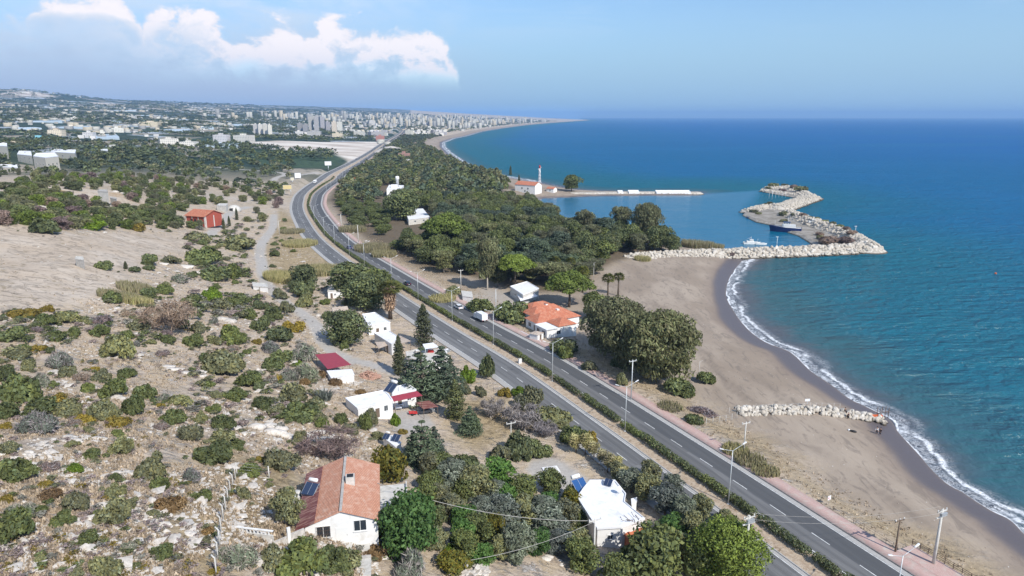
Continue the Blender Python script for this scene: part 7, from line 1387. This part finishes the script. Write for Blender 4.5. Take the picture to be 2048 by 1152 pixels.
def boat(label, u, v, L, rz, m, cabin=True, mast=True, name='fishing_boat', z=0.0, hd=1.0):
    q = flat(u, v, z); e = empty(name, (q[0], q[1], z), rz, label=label, cat='boat'); B = L * .30; D = L * .11 * hd; hull('hull', L, B, D, m, e, L * .03)
    MB().tube([(-L * .48, B * .46, D + .05), (0, B * .5, D + .08), (L * .36, B * .36, D * 1.35)], .09, 6).tube([(-L * .48, -B * .46, D + .05), (0, -B * .5, D + .08), (L * .36, -B * .36, D * 1.35)], .09, 6).build('gunwale', M_deckw, e)
    if cabin:
        c = MB().prism([(-L * .30, -B * .33), (L * .08, -B * .33), (L * .13, -B * .2), (L * .13, B * .2), (L * .08, B * .33), (-L * .30, B * .33)], D - .3, D + L * .09).build('wheelhouse', M_deckw, e); MB().box(-L * .12, -B * .26, D + L * .092, L * .09, B * .26, D + L * .17).build('bridge', M_deckw, c)
        b = MB()
        for x in np.linspace(-L * .1, L * .06, 4): b.box(x - L * .014, -B * .265, D + L * .12, x + L * .014, -B * .262, D + L * .15); b.box(x - L * .014, B * .262, D + L * .12, x + L * .014, B * .265, D + L * .15)
        b.box(L * .0905, -B * .2, D + L * .12, L * .093, B * .2, D + L * .15); b.build('bridge_windows', M_glass, c); MB().box(-L * .14, -B * .3, D + L * .172, L * .1, B * .3, D + L * .18).build('cabin_roof', M_hullb if m is M_hullb else M_deckw, c)
    if mast: MB().tube([(-L * .05, 0, D), (-L * .05, 0, D + L * .36)], .10, 6).tube([(-L * .05, 0, D + L * .3), (-L * .38, 0, D + L * .16)], .07, 6).tube([(L * .36, 0, D), (L * .36, 0, D + L * .22)], .08, 6).build('mast', M_metal, e)
boat('large blue and white trawler moored along the gravel quay', 1571, 464, 18, -.42 + 3.1416, M_hullb, hd=1.55); boat('white cabin boat moored behind the rubble causeway', 1503, 488, 9, -.08, M_deckw); boat('small dark blue boat at the tip of the quay', 1507, 437, 9, -.35, M_hullb, False, False, 'rowing_boat'); boat('dark wooden boat hauled out on the gravel quay', 1628, 449, 11, -.3, M_wood, True, False, 'beached_boat', 1.8)
boat('small white skiff beside the white cabin boat', 1522, 489, 6, -.1, M_deckw, False, False, 'rowing_boat')
def post_lamp(u, v, z, h, label):
    q = flat(u, v, z); e = empty('harbour_lamp', (q[0], q[1], z), label=label, cat='lamp post'); MB().tube([(0, 0, -.5), (0, 0, h)], [.16, .1], 7).build('pole', M_lampm, e); MB().box(-.8, -.15, h, .5, .15, h + .18).build('lamp_head', M_whiteroof, e)
for u, v, h, lb in ((1553, 497, 6, 'lamp post on the rubble causeway behind the beach'), (1350, 497, 6, 'lamp post at the edge of the headland wood by the harbour'), (1710, 470, 5, 'lamp post on the outer wall of the breakwater'), (1544, 398, 6, 'white lamp post at the top of the quay')): post_lamp(u, v, 3.0, h, lb)
for i in range(6):
    q = flat(1538 + i * 6.5, 396 - .4 * i, .5); e = empty('moored_sailboat_mast', (q[0], q[1], 0), label='thin pale mooring pole %s in the harbour inlet' % ('farthest left', 'second from the left', 'third from the left', 'third from the right', 'second from the right', 'farthest right')[i], cat='mooring pole'); MB().tube([(0, 0, -1), (0, 0, 5.0)], .09, 5).build('pole', M_whiteroof, e); MB().lathe([(.2, 5), (.2, 5.3), (.05, 5.4)], 8).build('cap', M_lampm, e)
# ------------------------------------------------------------------ highway furniture
def lamp_proto():
    e = empty('street_lamp', (0, 0, 0), cat='street lamp', group='double-armed lamps on the median'); MB().lathe([(.22, 0), (.22, .25), (.11, .3)], 10).tube([(0, 0, .2), (0, 0, 10.3)], [.10, .06], 10).build('pole', M_lampm, e)
    for s in (-1, 1):
        a = MB().tube([(0, 0, 10.2), (s * .7, 0, 10.45), (s * 2.2, 0, 10.95)], [.045, .04, .035], 7).build('arm', M_lampm, e)
        V = [(0, -.10, 0), (.75, -.14, .05), (.85, 0, .05), (.75, .14, .05), (0, .10, 0), (0, -.08, .10), (.7, -.12, .17), (.8, 0, .15), (.7, .12, .17), (0, .08, .10)]; F = [(4, 3, 2, 1, 0), (5, 6, 7, 8, 9), (0, 1, 6, 5), (1, 2, 7, 6), (2, 3, 8, 7), (3, 4, 9, 8), (4, 0, 5, 9)]
        V = [(s * (x + 2.1), y * s, z + 10.92 + .3 * x) for x, y, z in V]; MB().add(V, F if s > 0 else F).build('lamp_head', M_whiteroof, a)
    return e
lp = lamp_proto(); LB = [(1787, 1246), (1470, 1005), (1260, 861), (1105, 763), (992, 689), (906, 642), (840, 600), (784, 567), (740, 531), (702, 512), (672, 490), (650, 471), (630, 445)]
LN = ['street lamp at the bottom edge beside the pavement stairs', 'street lamp right of the rounded bright pine', 'street lamp in front of the beachside eucalyptus trio', 'street lamp in line with the pump house', 'street lamp in front of the orange-roofed villa', 'street lamp beside the white car', 'street lamp between the black car and the white car', 'street lamp just left of the black car', 'street lamp first beyond the black car', 'street lamp second beyond the black car', 'street lamp third beyond the black car', 'street lamp fourth beyond the black car', 'street lamp fifth beyond the black car']
for (u, v), lb in zip(LB, LN):
    q = flat(u, v, 4.1); s = road_s(*q); a = rdp(np.array([s]), np.array([.1])); clone(lp, (float(a[0][0]), float(a[1][0]), 4.05), float(a[2][0]) + math.pi / 2, 1, lb)
for k in range(9):
    a = rdp(np.array([760 + k * 42.]), np.array([-13.2 - float(wid(np.array([760 + k * 42.]))[0])])); clone(lp, (float(a[0][0]), float(a[1][0]), 4.1), float(a[2][0]) + math.pi / 2, .95, 'small distant street lamp on the coast pavement, %s counted from the bend' % ORDW[k].replace('-nearest', '').replace('nearest', 'first'))
drop(lp)
def upole(label, u, v, hpx, m=M_concl, kind='T', rz=.4, r=.14):
    x, y, z, t = g1(u, v); d = y * cp + (CAMH - z) * sp; h = hpx * d / FPX / cp; e = empty('utility_pole', (x, y, z), rz, label=label, cat='utility pole'); MB().tube([(0, 0, -.6), (0, 0, h)], [r * 1.25, r * .8], 10).build('pole', m, e)
    if kind in 'TX':
        a = MB().box(-1.0, -.06, h - .35, 1.0, .06, h - .2)
        if kind == 'X': a.box(-1.1, -.07, h - 1.3, 1.1, .07, h - 1.14); a.tube([(-.9, 0, h - .3), (-.6, -.5, h + .6)], .06, 5)
        a = a.build('crossarm', m if kind == 'T' else M_concl, e); b = MB()
        for x_ in (-.9, 0, .9): b.lathe([(.03, 0), (.09, .05), (.05, .12), (.09, .18), (.04, .3)], 8, 0, Matrix.Translation((x_, 0, h - .2)))
        b.build('insulators', M_frame, a)
        if kind == 'X': MB().box(-.6, -.45, h - .9, .6, -.08, h - .4).build('transformer', M_metal, e); MB().box(.3, .1, h - 1.9, .6, .35, h - 1.4).build('switch_box', M_black, e)
    if kind == 'L': MB().tube([(0, 0, h - .1), (.9, 0, h + .1)], .04, 5).build('bracket', m, e)
    return (x, y, z + h)
p1 = upole('tall pale concrete utility pole with transformer on the sand by the pink steps', 1866, 1131, 122, kind='X', r=.2); p2 = upole('dark wooden pole beside the pavement fence', 1790, 1106, 74, M_wood, 'T', r=.13)
p3 = upole('grey pole in front of the flat white-roofed house', 1187, 1140, 112, kind='T', r=.13); p4 = upole('white pole with cluttered crossarms rising behind the bright rounded pine', 1487, 1160, 140, kind='X', r=.18)
p5 = upole('thin pole between the pavement and the rock groin', 1487, 905, 64, M_concl, 'T', r=.12); p6 = upole('pole behind the street lamp by the beachside eucalyptus', 1262, 800, 82, M_lampm, 'T', r=.12); p7 = upole('thin white pole on the dry plot behind the bare trees', 1022, 903, 62, M_concl, 'T', r=.09)
upole('pole on the bare plot beyond the pavement', 922, 580, 40, M_concl, 'T'); upole('pole beside the orange-roofed villa hedge', 992, 640, 62, M_lampm, 'L', r=.1); upole('concrete pole by the blond verge reeds, nearer one', 717, 487, 36, M_concl, 'L', r=.2); upole('concrete pole by the blond verge reeds, farther one', 683, 457, 28, M_concl, 'L', r=.2); upole('thin pole on the sand beyond the two dark mounds', 1398, 748, 26, M_concl, 'L', r=.08)
upole('thin pole beside the gravel lane', 559, 470, 28, M_concl, 'L'); upole('pole left of the low white walled hut', 520, 590, 16, M_wood, 'L'); upole('white pole at the harbour-side clearing', 1187, 560, 34, M_concl, 'L', r=.1)
def wire(label, a, b, sag, r=.018):
    P = [Vector(a).lerp(Vector(b), t / 14) - Vector((0, 0, sag * 4 * (t / 14) * (1 - t / 14))) for t in range(15)]; o = MB().tube([p - P[0] for p in P], r, 4).build('overhead_wire', M_conc, None, label=label, cat='wire'); o.location = P[0]
hp = hl(hw / 2, 8, 3.0); wire('pale slack cable crossing the orchard to the grey pole', (p3[0], p3[1], p3[2] - .3), hp, 1.6, .04); wire('thin cable running down from the grey pole towards the lower edge', (p3[0], p3[1], p3[2] - .4), (g1(930, 1150)[0], g1(930, 1150)[1], g1(930, 1150)[2] + 2.0), .8, .03)
for k in (-.8, .8): wire('thin power wire spanning the highway towards the beach, %s' % ('nearer strand' if k < 0 else 'farther strand'), (p4[0] + k * .3, p4[1] + k, p4[2]), (p1[0] + k * .3, p1[1] + k, p1[2]), 1.2)
# box on the median, road sign, steps
q = flat(1040, 727, 4.1); e = empty('control_cabinet', (q[0], q[1], 4.1), .45, label='white control cabinet between hedge blocks on the median', cat='cabinet'); MB().box(-.4, -.25, -.1, .4, .25, 1.35).build('body', M_whiteroof, e); MB().box(-.43, -.28, 1.353, .43, .28, 1.42).build('lid', M_concl, e); MB().box(-.36, -.265, .1, .36, -.252, 1.25).build('door', M_frame, e)
x, y, z, t = g1(1657, 1010); e = empty('road_sign', (x, y, z), .5, label='small round-edged red and white chevron sign on the sand beside the pavement', cat='sign'); MB().tube([(0, 0, -.3), (0, 0, 1.5)], .03, 6).build('post', M_metal, e); s_ = MB().box(-.38, -.02, 1.0, .38, .02, 1.76).build('sign_panel', M_whiteroof, e); MB().add([(-.1, -.026, 1.1), (.08, -.026, 1.1), (.3, -.026, 1.38), (.08, -.026, 1.66), (-.1, -.026, 1.66), (.1, -.026, 1.38)], [(0, 1, 2, 5), (5, 2, 3, 4)], 0, Matrix.Scale(-1, 4, (1, 0, 0))).build('arrow_mark', M_red, s_)
q = rdp(np.array([road_s(*flat(1820, 1140, 4.1))]), np.array([-14.6])); e = empty('pavement_bay', (float(q[0][0]), float(q[1][0]), 4.1), float(q[2][0]), label='wider pink paved bay with railing at the lower right', cat='paving'); MB().box(-9, -3.6, -1.5, 4, -.01, .03).build('slab', M_pav, e)
b = MB(); [b.box(x - .04, -3.6, .03, x + .04, -3.52, 1.05) for x in np.arange(-9, 4.1, 1.3)]; [b.box(-9, -3.58, z, 4, -3.54, z + .05) for z in (.4, .7, 1.0)]; b.build('railing', M_rust, e)
def rail(s0, s1, t, label, h=.85, m=M_rust):
    s = np.arange(s0, s1, 2.0); a = rdp(s, np.full(len(s), t)); x0, y0 = a[0][0], a[1][0]; zs = np.maximum(H(a[0], a[1]), 3.6); e = empty('railing', (x0, y0, zs[0]), label=label, cat='railing'); b = MB(); P = list(zip(a[0] - x0, a[1] - y0, zs - zs[0]))
    for x, y, z in P: b.tube([(x, y, z - .3), (x, y, z + h)], .035, 5)
    b.build('posts', m, e); b = MB(); [b.tube([(x, y, z + k) for x, y, z in P], .02, 4) for k in (h * .5, h * .95)]; b.build('rails', m, e)
sA = road_s(*flat(1762, 1110, 4.)); sB = road_s(*flat(1640, 1012, 4.)); rail(sA, sB, -15.3, 'rusty low railing along the pavement near the chevron sign')
def wirefence(name, label, pts, h, m, step=2.6, base=None, r=.05, lean=0, strands=4, zf_=None):
    P = G(*np.array(pts, float).T)[:, :2] if zf_ is None else zf(pts, zf_); d = np.r_[0, np.cumsum(np.hypot(*np.diff(P, axis=0).T))]; s = np.arange(0, d[-1] + .1, step); x = np.interp(s, d, P[:, 0]); y = np.interp(s, d, P[:, 1]); z = H(x, y); o = (x[0], y[0], z[0]); e = empty(name, o, label=label, cat='fence')
    Q = [Vector((a - o[0], b - o[1], c - o[2])) for a, b, c in zip(x, y, z)]
    for q in Q: MB().tube([q - Vector((0, 0, .4)), q + Vector((0, 0, h)), q + Vector((lean, -lean * .3, h + abs(lean) * .8))], r, 6).build('post', m, e)
    b = MB(); [b.tube([q + Vector((0, 0, h * (k + 1) / strands - .05)) for q in Q], .012, 4) for k in range(strands)]; b.build('wires', M_metal, e)
    if base: b = MB(); [b.slab([tuple(Q[i] + Vector((-.1, 0, .1))), tuple(Q[i] + Vector((.1, 0, .1))), tuple(Q[i + 1] + Vector((.1, 0, .1))), tuple(Q[i + 1] + Vector((-.1, 0, .1)))], .6) for i in range(len(Q) - 1)]; b.build('footing', base, e)
wirefence('wire_fence', 'wire fence of bent grey posts climbing the slope left of the tiled house', [(433, 1150), (437, 1110), (443, 1062), (452, 1020), (462, 985), (474, 950)], 1.9, M_concl, 3.0, r=.08, lean=-.35); wirefence('wire_fence', 'wire fence on a pale footing from the slope corner towards the tiled roof', [(474, 950), (520, 956), (560, 958), (595, 960)], 1.9, M_concl, 4.2, M_concl, r=.08)
wirefence('garden_fence', 'wire garden fence between dry plot and highway verge', [(1010, 895), (1060, 880), (1100, 866), (1128, 856)], 1.3, M_wood, 3, r=.05); wirefence('verge_fence', 'weathered post fence along the farm verge', [(905, 735), (940, 760), (985, 782), (1025, 795)], 1.2, M_wood, 2.5, r=.05)
wirefence('groin_fence', 'line of thin posts standing behind the rock groin', [(1458, 828), (1490, 824), (1540, 822), (1600, 820), (1650, 819), (1690, 820)], 1.7, M_concl, 1.6, r=.04, strands=2); wirefence('beach_fence', 'thin post fence between the verge scrub and the groin', [(1412, 850), (1440, 846), (1462, 842), (1476, 836)], 1.7, M_concl, 2.2, r=.05, strands=3); wirefence('verge_fence', 'old wire fence at the foot of the eucalyptus trio', [(1340, 822), (1370, 835), (1400, 850)], 1.2, M_wood, 2.2, r=.04)
# white gate wall
a, b_ = g1(447, 1062), g1(545, 1074); zq = (a[2] + b_[2]) / 2; a, b_ = np.r_[flat(447, 1062, zq), zq], np.r_[flat(545, 1074, zq), zq]; e = empty('gate_wall', (a[0], a[1], a[2]), math.atan2(b_[1] - a[1], b_[0] - a[0]), label='low white balustrade wall left of the tiled house', cat='wall'); L = math.hypot(b_[0] - a[0], b_[1] - a[1]); MB().box(0, 0, -.9, L, .2, .15).build('base', M_concl, e); b = MB(); [b.box(x, .03, .153, x + .12, .17, .62) for x in np.arange(.1, L - .1, .45)]; b.build('balusters', M_white, e); MB().box(-.05, -.03, .623, L + .05, .23, .72).build('coping', M_white, e)
a, b_ = g1(548, 1090), g1(612, 1090); e = empty('garden_wall', (a[0], a[1], a[2]), math.atan2(b_[1] - a[1], b_[0] - a[0]), label='crumbling pale rubble wall between gate and tiled house', cat='wall'); L = math.hypot(b_[0] - a[0], b_[1] - a[1]); MB().box(0, 0, -.8, L * .45, .35, .25).box(L * .55, .02, -.8, L, .33, .4).build('masonry', M_rock, e); MB().box(L * .45, .05, -1.5, L * .55, .3, 1.3).build('gate_post', M_white, e)
# groin sign, driftwood frame, bag
q = GRO[3]; z = 2.2; e = empty('warning_sign', (q[0] - 2.2, q[1] + 2.4, 1.2), .05, label='small white blank sign board on a post behind the groin', cat='sign'); MB().tube([(0, 0, -.4), (0, 0, 2.3)], .05, 6).build('post', M_metal, e); MB().box(-.6, -.06, 1.9, .6, -.052 + .03, 2.5).build('board', M_whiteroof, e)
q = flat(1764, 833, 1.0); e = empty('rusty_trestle', (q[0], q[1], .7), .2, label='dark rusty frame standing at the seaward tip of the groin', cat='frame'); b = MB(); [b.tube([(x, y, 0), (x, y, 2.6)], .07, 6) for x in (-1, .3, 1.2) for y in (-.5, .5)]; b.tube([(-1.2, 0, 1.2), (1.5, 0, 1.3)], .08, 6).tube([(-1, -.5, 1.9), (1.3, -.5, 1.7)], .06, 6).build('bars', M_rust, e); MB().box(-2.6, -.4, .5, -.2, .4, .8).build('orange_beam', mat('orange_paint', (.62, .12, .03), .6), e)
q = g1(1706, 864); e = empty('beach_bag', (q[0], q[1], q[2]), -.5, label='dark bag and white bundle lying on the sand below the groin', cat='bag'); MB().lathe([(.05, 0), (.42, .05), (.48, .2), (.35, .38), (.1, .42)], 12, 0, Matrix.Diagonal((1.7, .7, 1, 1))).build('bag_body', M_black, e); MB().lathe([(.05, 0), (.25, .05), (.26, .3), (.1, .45)], 10, 0, Matrix.Translation((-.85, .2, 0))).build('white_bundle', M_whiteroof, e)
# ------------------------------------------------------------------ vehicles
def car(name, label, s, t, paint, flip=False, L=4.4, W=1.75, kind='car', group=None, loc=None, rz=None, wd=0):
    if loc is None: a = rdp(np.array([s]), np.array([t + float(wid(np.array([s]))[0]) * wd])); loc = (float(a[0][0]), float(a[1][0]), 4.02); rz = float(a[2][0]) + (math.pi if flip else 0)
    e = empty(name, loc, rz, label=label, cat=kind, group=group); h = W / 2
    def prof(P, y0, y1, nm, m, par=e, top=None): V = [(x, y0, z) for x, z in P] + [(x, y1, z) for x, z in P]; n = len(P); return MB().add(V, [tuple(range(n)), tuple(range(n, 2 * n))[::-1]] + [((i + 1) % n, i, n + i, n + (i + 1) % n) for i in range(n)]).build(nm, m, par)
    if kind == 'car':
        bd = prof([(-L / 2, .32), (L / 2, .28), (L / 2 + .04, .55), (L / 2 - .1, .72), (L * .24, .88), (-L * .36, .95), (-L / 2 + .02, .9), (-L / 2 - .03, .5)], -h, h, 'body', paint)
        cb = MB(); B_ = [(-L * .42, .93), (-L * .30, 1.36), (L * .06, 1.40), (L * .23, .90)]; T = .13
        V = [(x, sg * (h - .05 - (T if z > 1.2 else 0)), z) for sg in (-1, 1) for x, z in B_]; cb.add(V, [(0, 1, 2, 3), (7, 6, 5, 4), (0, 4, 5, 1), (2, 6, 7, 3), (1, 5, 6, 2)]); cb.build('windows', M_glass, e); MB().slab([(-L * .30, -h + .17, 1.405), (L * .07, -h + .17, 1.43), (L * .07, h - .17, 1.43), (-L * .30, h - .17, 1.405)], .035).build('roof', paint, e); wx = (-L * .3, L * .3)
    elif kind == 'truck':
        bd = prof([(L * .22, .45), (L / 2, .45), (L / 2 + .02, 1.2), (L * .44, 2.05), (L * .22, 2.05)], -h, h, 'cab', paint); MB().box(L / 2 - .16, -h + .12, 1.25, L / 2 + .03, h - .12, 1.95).build('windscreen', M_glass, e)
        MB().box(-L / 2, -h + .02, .75, L * .2, h - .02, 2.75).build('cargo_box', M_whiteroof, e); MB().box(-L / 2, -.4, .45, L * .21, .4, .74).build('chassis', M_black, e); wx = (-L * .3, L * .34)
    for x in wx:
        for sg in (-1, 1):
            Mx = Matrix.Translation((x, sg * (h - .09), .33)) @ Matrix.Rotation(math.pi / 2, 4, 'X'); w_ = MB().lathe([(.2, -.1), (.33, -.1), (.33, .1), (.2, .1)], 14, 0, Mx).build('wheel', M_rubber, e); MB().lathe([(.02, -.105), (.19, -.105), (.19, .105), (.02, .105)], 10, 0, Mx).build('rim', M_chrome, w_)
    for sg in (-1, 1):
        MB().box(L / 2 - .02, sg * h * .72 - .16, .56, L / 2 + .045, sg * h * .72 + .16, .70).build('headlight', M_frame, e); MB().box(-L / 2 - .045, sg * h * .72 - .15, .68, -L / 2 + .05, sg * h * .72 + .15, .84).build('tail_light', M_red, e)
    MB().box(-L / 2 - .055, -.28, .5, -L / 2 + .0, .28, .62).build('number_plate', M_frame, e); return e
P_blk = mat('black_car_paint', (.012, .014, .03), .25, .6); P_wht = mat('white_car_paint', (.72, .72, .72), .3, .5); P_gry = mat('grey_car_paint', (.2, .21, .22), .3, .5); P_bl = mat('blue_car_paint', (.03, .07, .2), .3, .5)
def rs(u, v): return road_s(*flat(u, v, 4.0))
car('parked_car', 'black hatchback driving away in the coast carriageway, nearest dark car', rs(810, 570), -4.8, P_blk); car('passing_car', 'dark car farther round the bend in the coast carriageway', rs(697, 497), -4.6, P_bl); car('passing_car', 'white car between two street lamps in the coast carriageway', rs(915, 617), -8.3, P_wht); car('delivery_truck', 'white box truck just behind the white car', rs(963, 640), -8.6, P_wht, L=6.2, W=2.1, kind='truck')
car('delivery_truck', 'white box truck at the junction in the bend of the highway', rs(616, 366), 7.0, P_wht, True, L=8, W=2.4, kind='truck', wd=1)
for i in range(16): s_ = 1040 + i * 68 + (i * 37 % 23); sd = 1 if i % 2 else -1; o = car('distant_car', None, s_, sd * (5.0 if i % 3 else 8.6), (P_wht, P_gry, P_wht, P_blk)[i % 4], sd > 0, group='cars on the far straight of the highway', wd=sd); want_label(o, ('white', 'grey', 'white', 'dark')[i % 4] + ' distant car on the ' + ('inland' if sd > 0 else 'coast') + ' carriageway', o.location.x, o.location.y)
q = g1(848, 826); car('parked_car', 'dark car parked under the rusty carport', 0, 0, P_gry, loc=(q[0], q[1], q[2]), rz=.5); q = g1(803, 806); 
q = g1(826, 830); e = empty('garden_cart', (q[0], q[1], q[2]), .3, label='small bright red cart in the farm yard beside the carport', cat='cart'); MB().slab([(-.9, -.5, .9), (.9, -.5, .6), (.9, .5, .6), (-.9, .5, .9)], .25).build('tray', M_red, e); b = MB(); [b.lathe([(.02, -.05), (.3, -.05), (.3, .05), (.02, .05)], 12, 0, Matrix.Translation((-.2, sg * .55, .3)) @ Matrix.Rotation(1.5708, 4, 'X')) for sg in (-1, 1)]; b.build('wheel', M_rubber, e); MB().tube([(.9, 0, .5), (1.7, 0, .8)], .04, 5).build('handle', M_metal, e)
for u, v, lb in ((800, 815, 'white table under the maroon awning'), (812, 812, 'white chair-like frame under the maroon awning'), (797, 821, 'low pinkish bench in the farm yard')):
    q = g1(u, v); e = empty('yard_furniture', q[:3], .3, label=lb, cat='furniture'); MB().box(-.7, -.4, .68, .7, .4, .76).build('top', M_whiteroof, e); b = MB(); [b.box(x - .03, y - .03, 0, x + .03, y + .03, .68) for x in (-.6, .6) for y in (-.32, .32)]; b.build('legs', M_metal, e)
# ------------------------------------------------------------------ people
M_skin = mat('skin', (.42, .25, .17), .6, .3); M_hair = mat('dark_hair', (.02, .015, .012), .7, .3); M_navy = mat('navy_cloth', (.02, .022, .035), .85, .2); M_wcl = mat('white_cloth', (.72, .71, .70), .85, .2); M_blkc = mat('black_cloth', (.015, .015, .018), .85, .2)
def skin(chain, edges, m, name, parent, sub=1):
    me = bpy.data.meshes.new(name); me.from_pydata([c[:3] for c in chain], edges, []); o = bpy.data.objects.new(name, me); COL.objects.link(o); md = o.modifiers.new('s', 'SKIN')
    for i, c in enumerate(chain): sv_ = me.skin_vertices[0].data[i]; sv_.radius = (c[3], c[3] if len(c) < 5 else c[4]); sv_.use_root = i == 0
    o.modifiers.new('u', 'SUBSURF').levels = sub; dg = bpy.context.evaluated_depsgraph_get(); nm = bpy.data.meshes.new_from_object(o.evaluated_get(dg)); bpy.data.objects.remove(o); nm.materials.clear(); nm.materials.append(m); nm.polygons.foreach_set('use_smooth', [True] * len(nm.polygons)); return link(name, nm, parent)
def person(label, u, v, rz, top, bottom, sit=False, z=None, arm=.25):
    q = g1(u, v); e = empty('person', (q[0], q[1], q[2] if z is None else z), rz, label=label, cat='person'); k = .45 if sit else 0
    hipz = .92 - k; kn = (.42, .5) if sit else (.05, .5); ft = (.48, .06) if sit else (0, .06)
    J = [(0, 0, hipz, .15, .11), (0, 0, hipz + .25, .13, .10), (0, 0, hipz + .47, .17, .11), (0, 0, hipz + .56, .06), (0, .01, hipz + .66, .085), (0, .02, hipz + .76, .10), (0, 0, hipz + .84, .07)]; E = [(0, 1), (1, 2), (2, 3), (3, 4), (4, 5), (5, 6)]
    for s in (-1, 1):
        n = len(J); J += [(s * .1, 0, hipz - .04, .09), (s * .12, kn[0], kn[1] - (.02 if sit else 0), .065), (s * .12, ft[0], .10, .045), (s * .13, ft[0] + .13, .05, .04)]; E += [(0, n), (n, n + 1), (n + 1, n + 2), (n + 2, n + 3)]
        n = len(J); J += [(s * .20, 0, hipz + .46, .055), (s * .26, -.02, hipz + .18, .043), (s * .25, arm, hipz - .04, .032), (s * .25, arm + .05, hipz - .10, .035)]; E += [(2, n), (n, n + 1), (n + 1, n + 2), (n + 2, n + 3)]
        for f in range(4): m_ = len(J); J += [(s * (.225 + .018 * f), arm + .08, hipz - .15, .010), (s * (.225 + .018 * f), arm + .085, hipz - .19 - .008 * (1 if f in (1, 2) else 0), .008)]; E += [(n + 3, m_), (m_, m_ + 1)]
        m_ = len(J); J += [(s * .21, arm + .09, hipz - .11, .010), (s * .20, arm + .11, hipz - .14, .009)]; E += [(n + 3, m_), (m_, m_ + 1)]
    J += [(0, .115, hipz + .755, .016)]; E += [(5, len(J) - 1)]; skin(J, E, M_skin, 'body', e)
    MB().lathe([(.02, 0), (.112, .0), (.118, .06), (.09, .13), (.02, .15)], 14, 0, Matrix.Translation((0, -.008, hipz + .76))).build('hair', M_hair, e)
    for s in (-1, 1): pass
    JT = [(0, 0, hipz + .0, .17, .13), (0, 0, hipz + .25, .155, .12), (0, 0, hipz + .47, .19, .13)]; ET = [(0, 1), (1, 2)]
    for s in (-1, 1): n = len(JT); JT += [(s * .21, 0, hipz + .45, .072), (s * .26, -.02, hipz + .18, .06), (s * .252, arm * .8, hipz - .0, .05)]; ET += [(2, n), (n, n + 1), (n + 1, n + 2)]
    skin(JT, ET, top, 'shirt', e); JB = [(0, 0, hipz + .02, .165, .125)]; EB = []
    for s in (-1, 1): n = len(JB); JB += [(s * .1, 0, hipz - .06, .105), (s * .12, kn[0], kn[1] - (.02 if sit else 0), .082), (s * .12, ft[0], .14, .065)]; EB += [(0, n), (n, n + 1), (n + 1, n + 2)]
    skin(JB, EB, bottom, 'trousers', e); return e
person('person in a pale top and dark trousers standing near the wet sand', 1753, 868, 2.6, M_wcl, M_navy); person('person in all dark clothes standing right of the pale-topped one', 1760, 870, 2.0, M_blkc, M_blkc)
person('person in dark clothes standing at the foot of the groin rocks', 1696, 838, .4, M_navy, M_blkc); q = flat(1689, 829, 1.9); person('person in dark clothes sitting on the groin rocks', 1689, 831, -2.8, M_blkc, M_navy, True, z=1.75)
e = empty('buoy', (*flat(1991, 548, 0), -.15), label='small orange buoy floating on the open water at the right', cat='buoy'); MB().lathe([(.1, 0), (.45, .2), (.5, .5), (.3, .8), (.05, .9)], 14).build('float', mat('orange_paint', (.62, .12, .03), .6), e); MB().tube([(0, 0, .85), (0, 0, 1.5)], .05, 6).build('stick', M_black, e)
for s, L, o in PH:
    x, y = o.location.x, o.location.y; want_label(o, ('long' if L > 8.8 else 'short' if L < 6 else 'medium') + ' clipped hedge block', x, y)
LMK += [('lamp ' + n, *flat(*p, 4.1)) for n, p in (('right of the bright pine', LB[1]), ('before the beachside eucalyptus', LB[2]), ('by the pump house', LB[3]), ('before the orange-roofed villa', LB[4]), ('beside the white car', LB[5]), ('left of the black car', LB[7]), ('at the start of the bend', LB[9]))]

for p in T.values(): drop(p)
finish_labels()
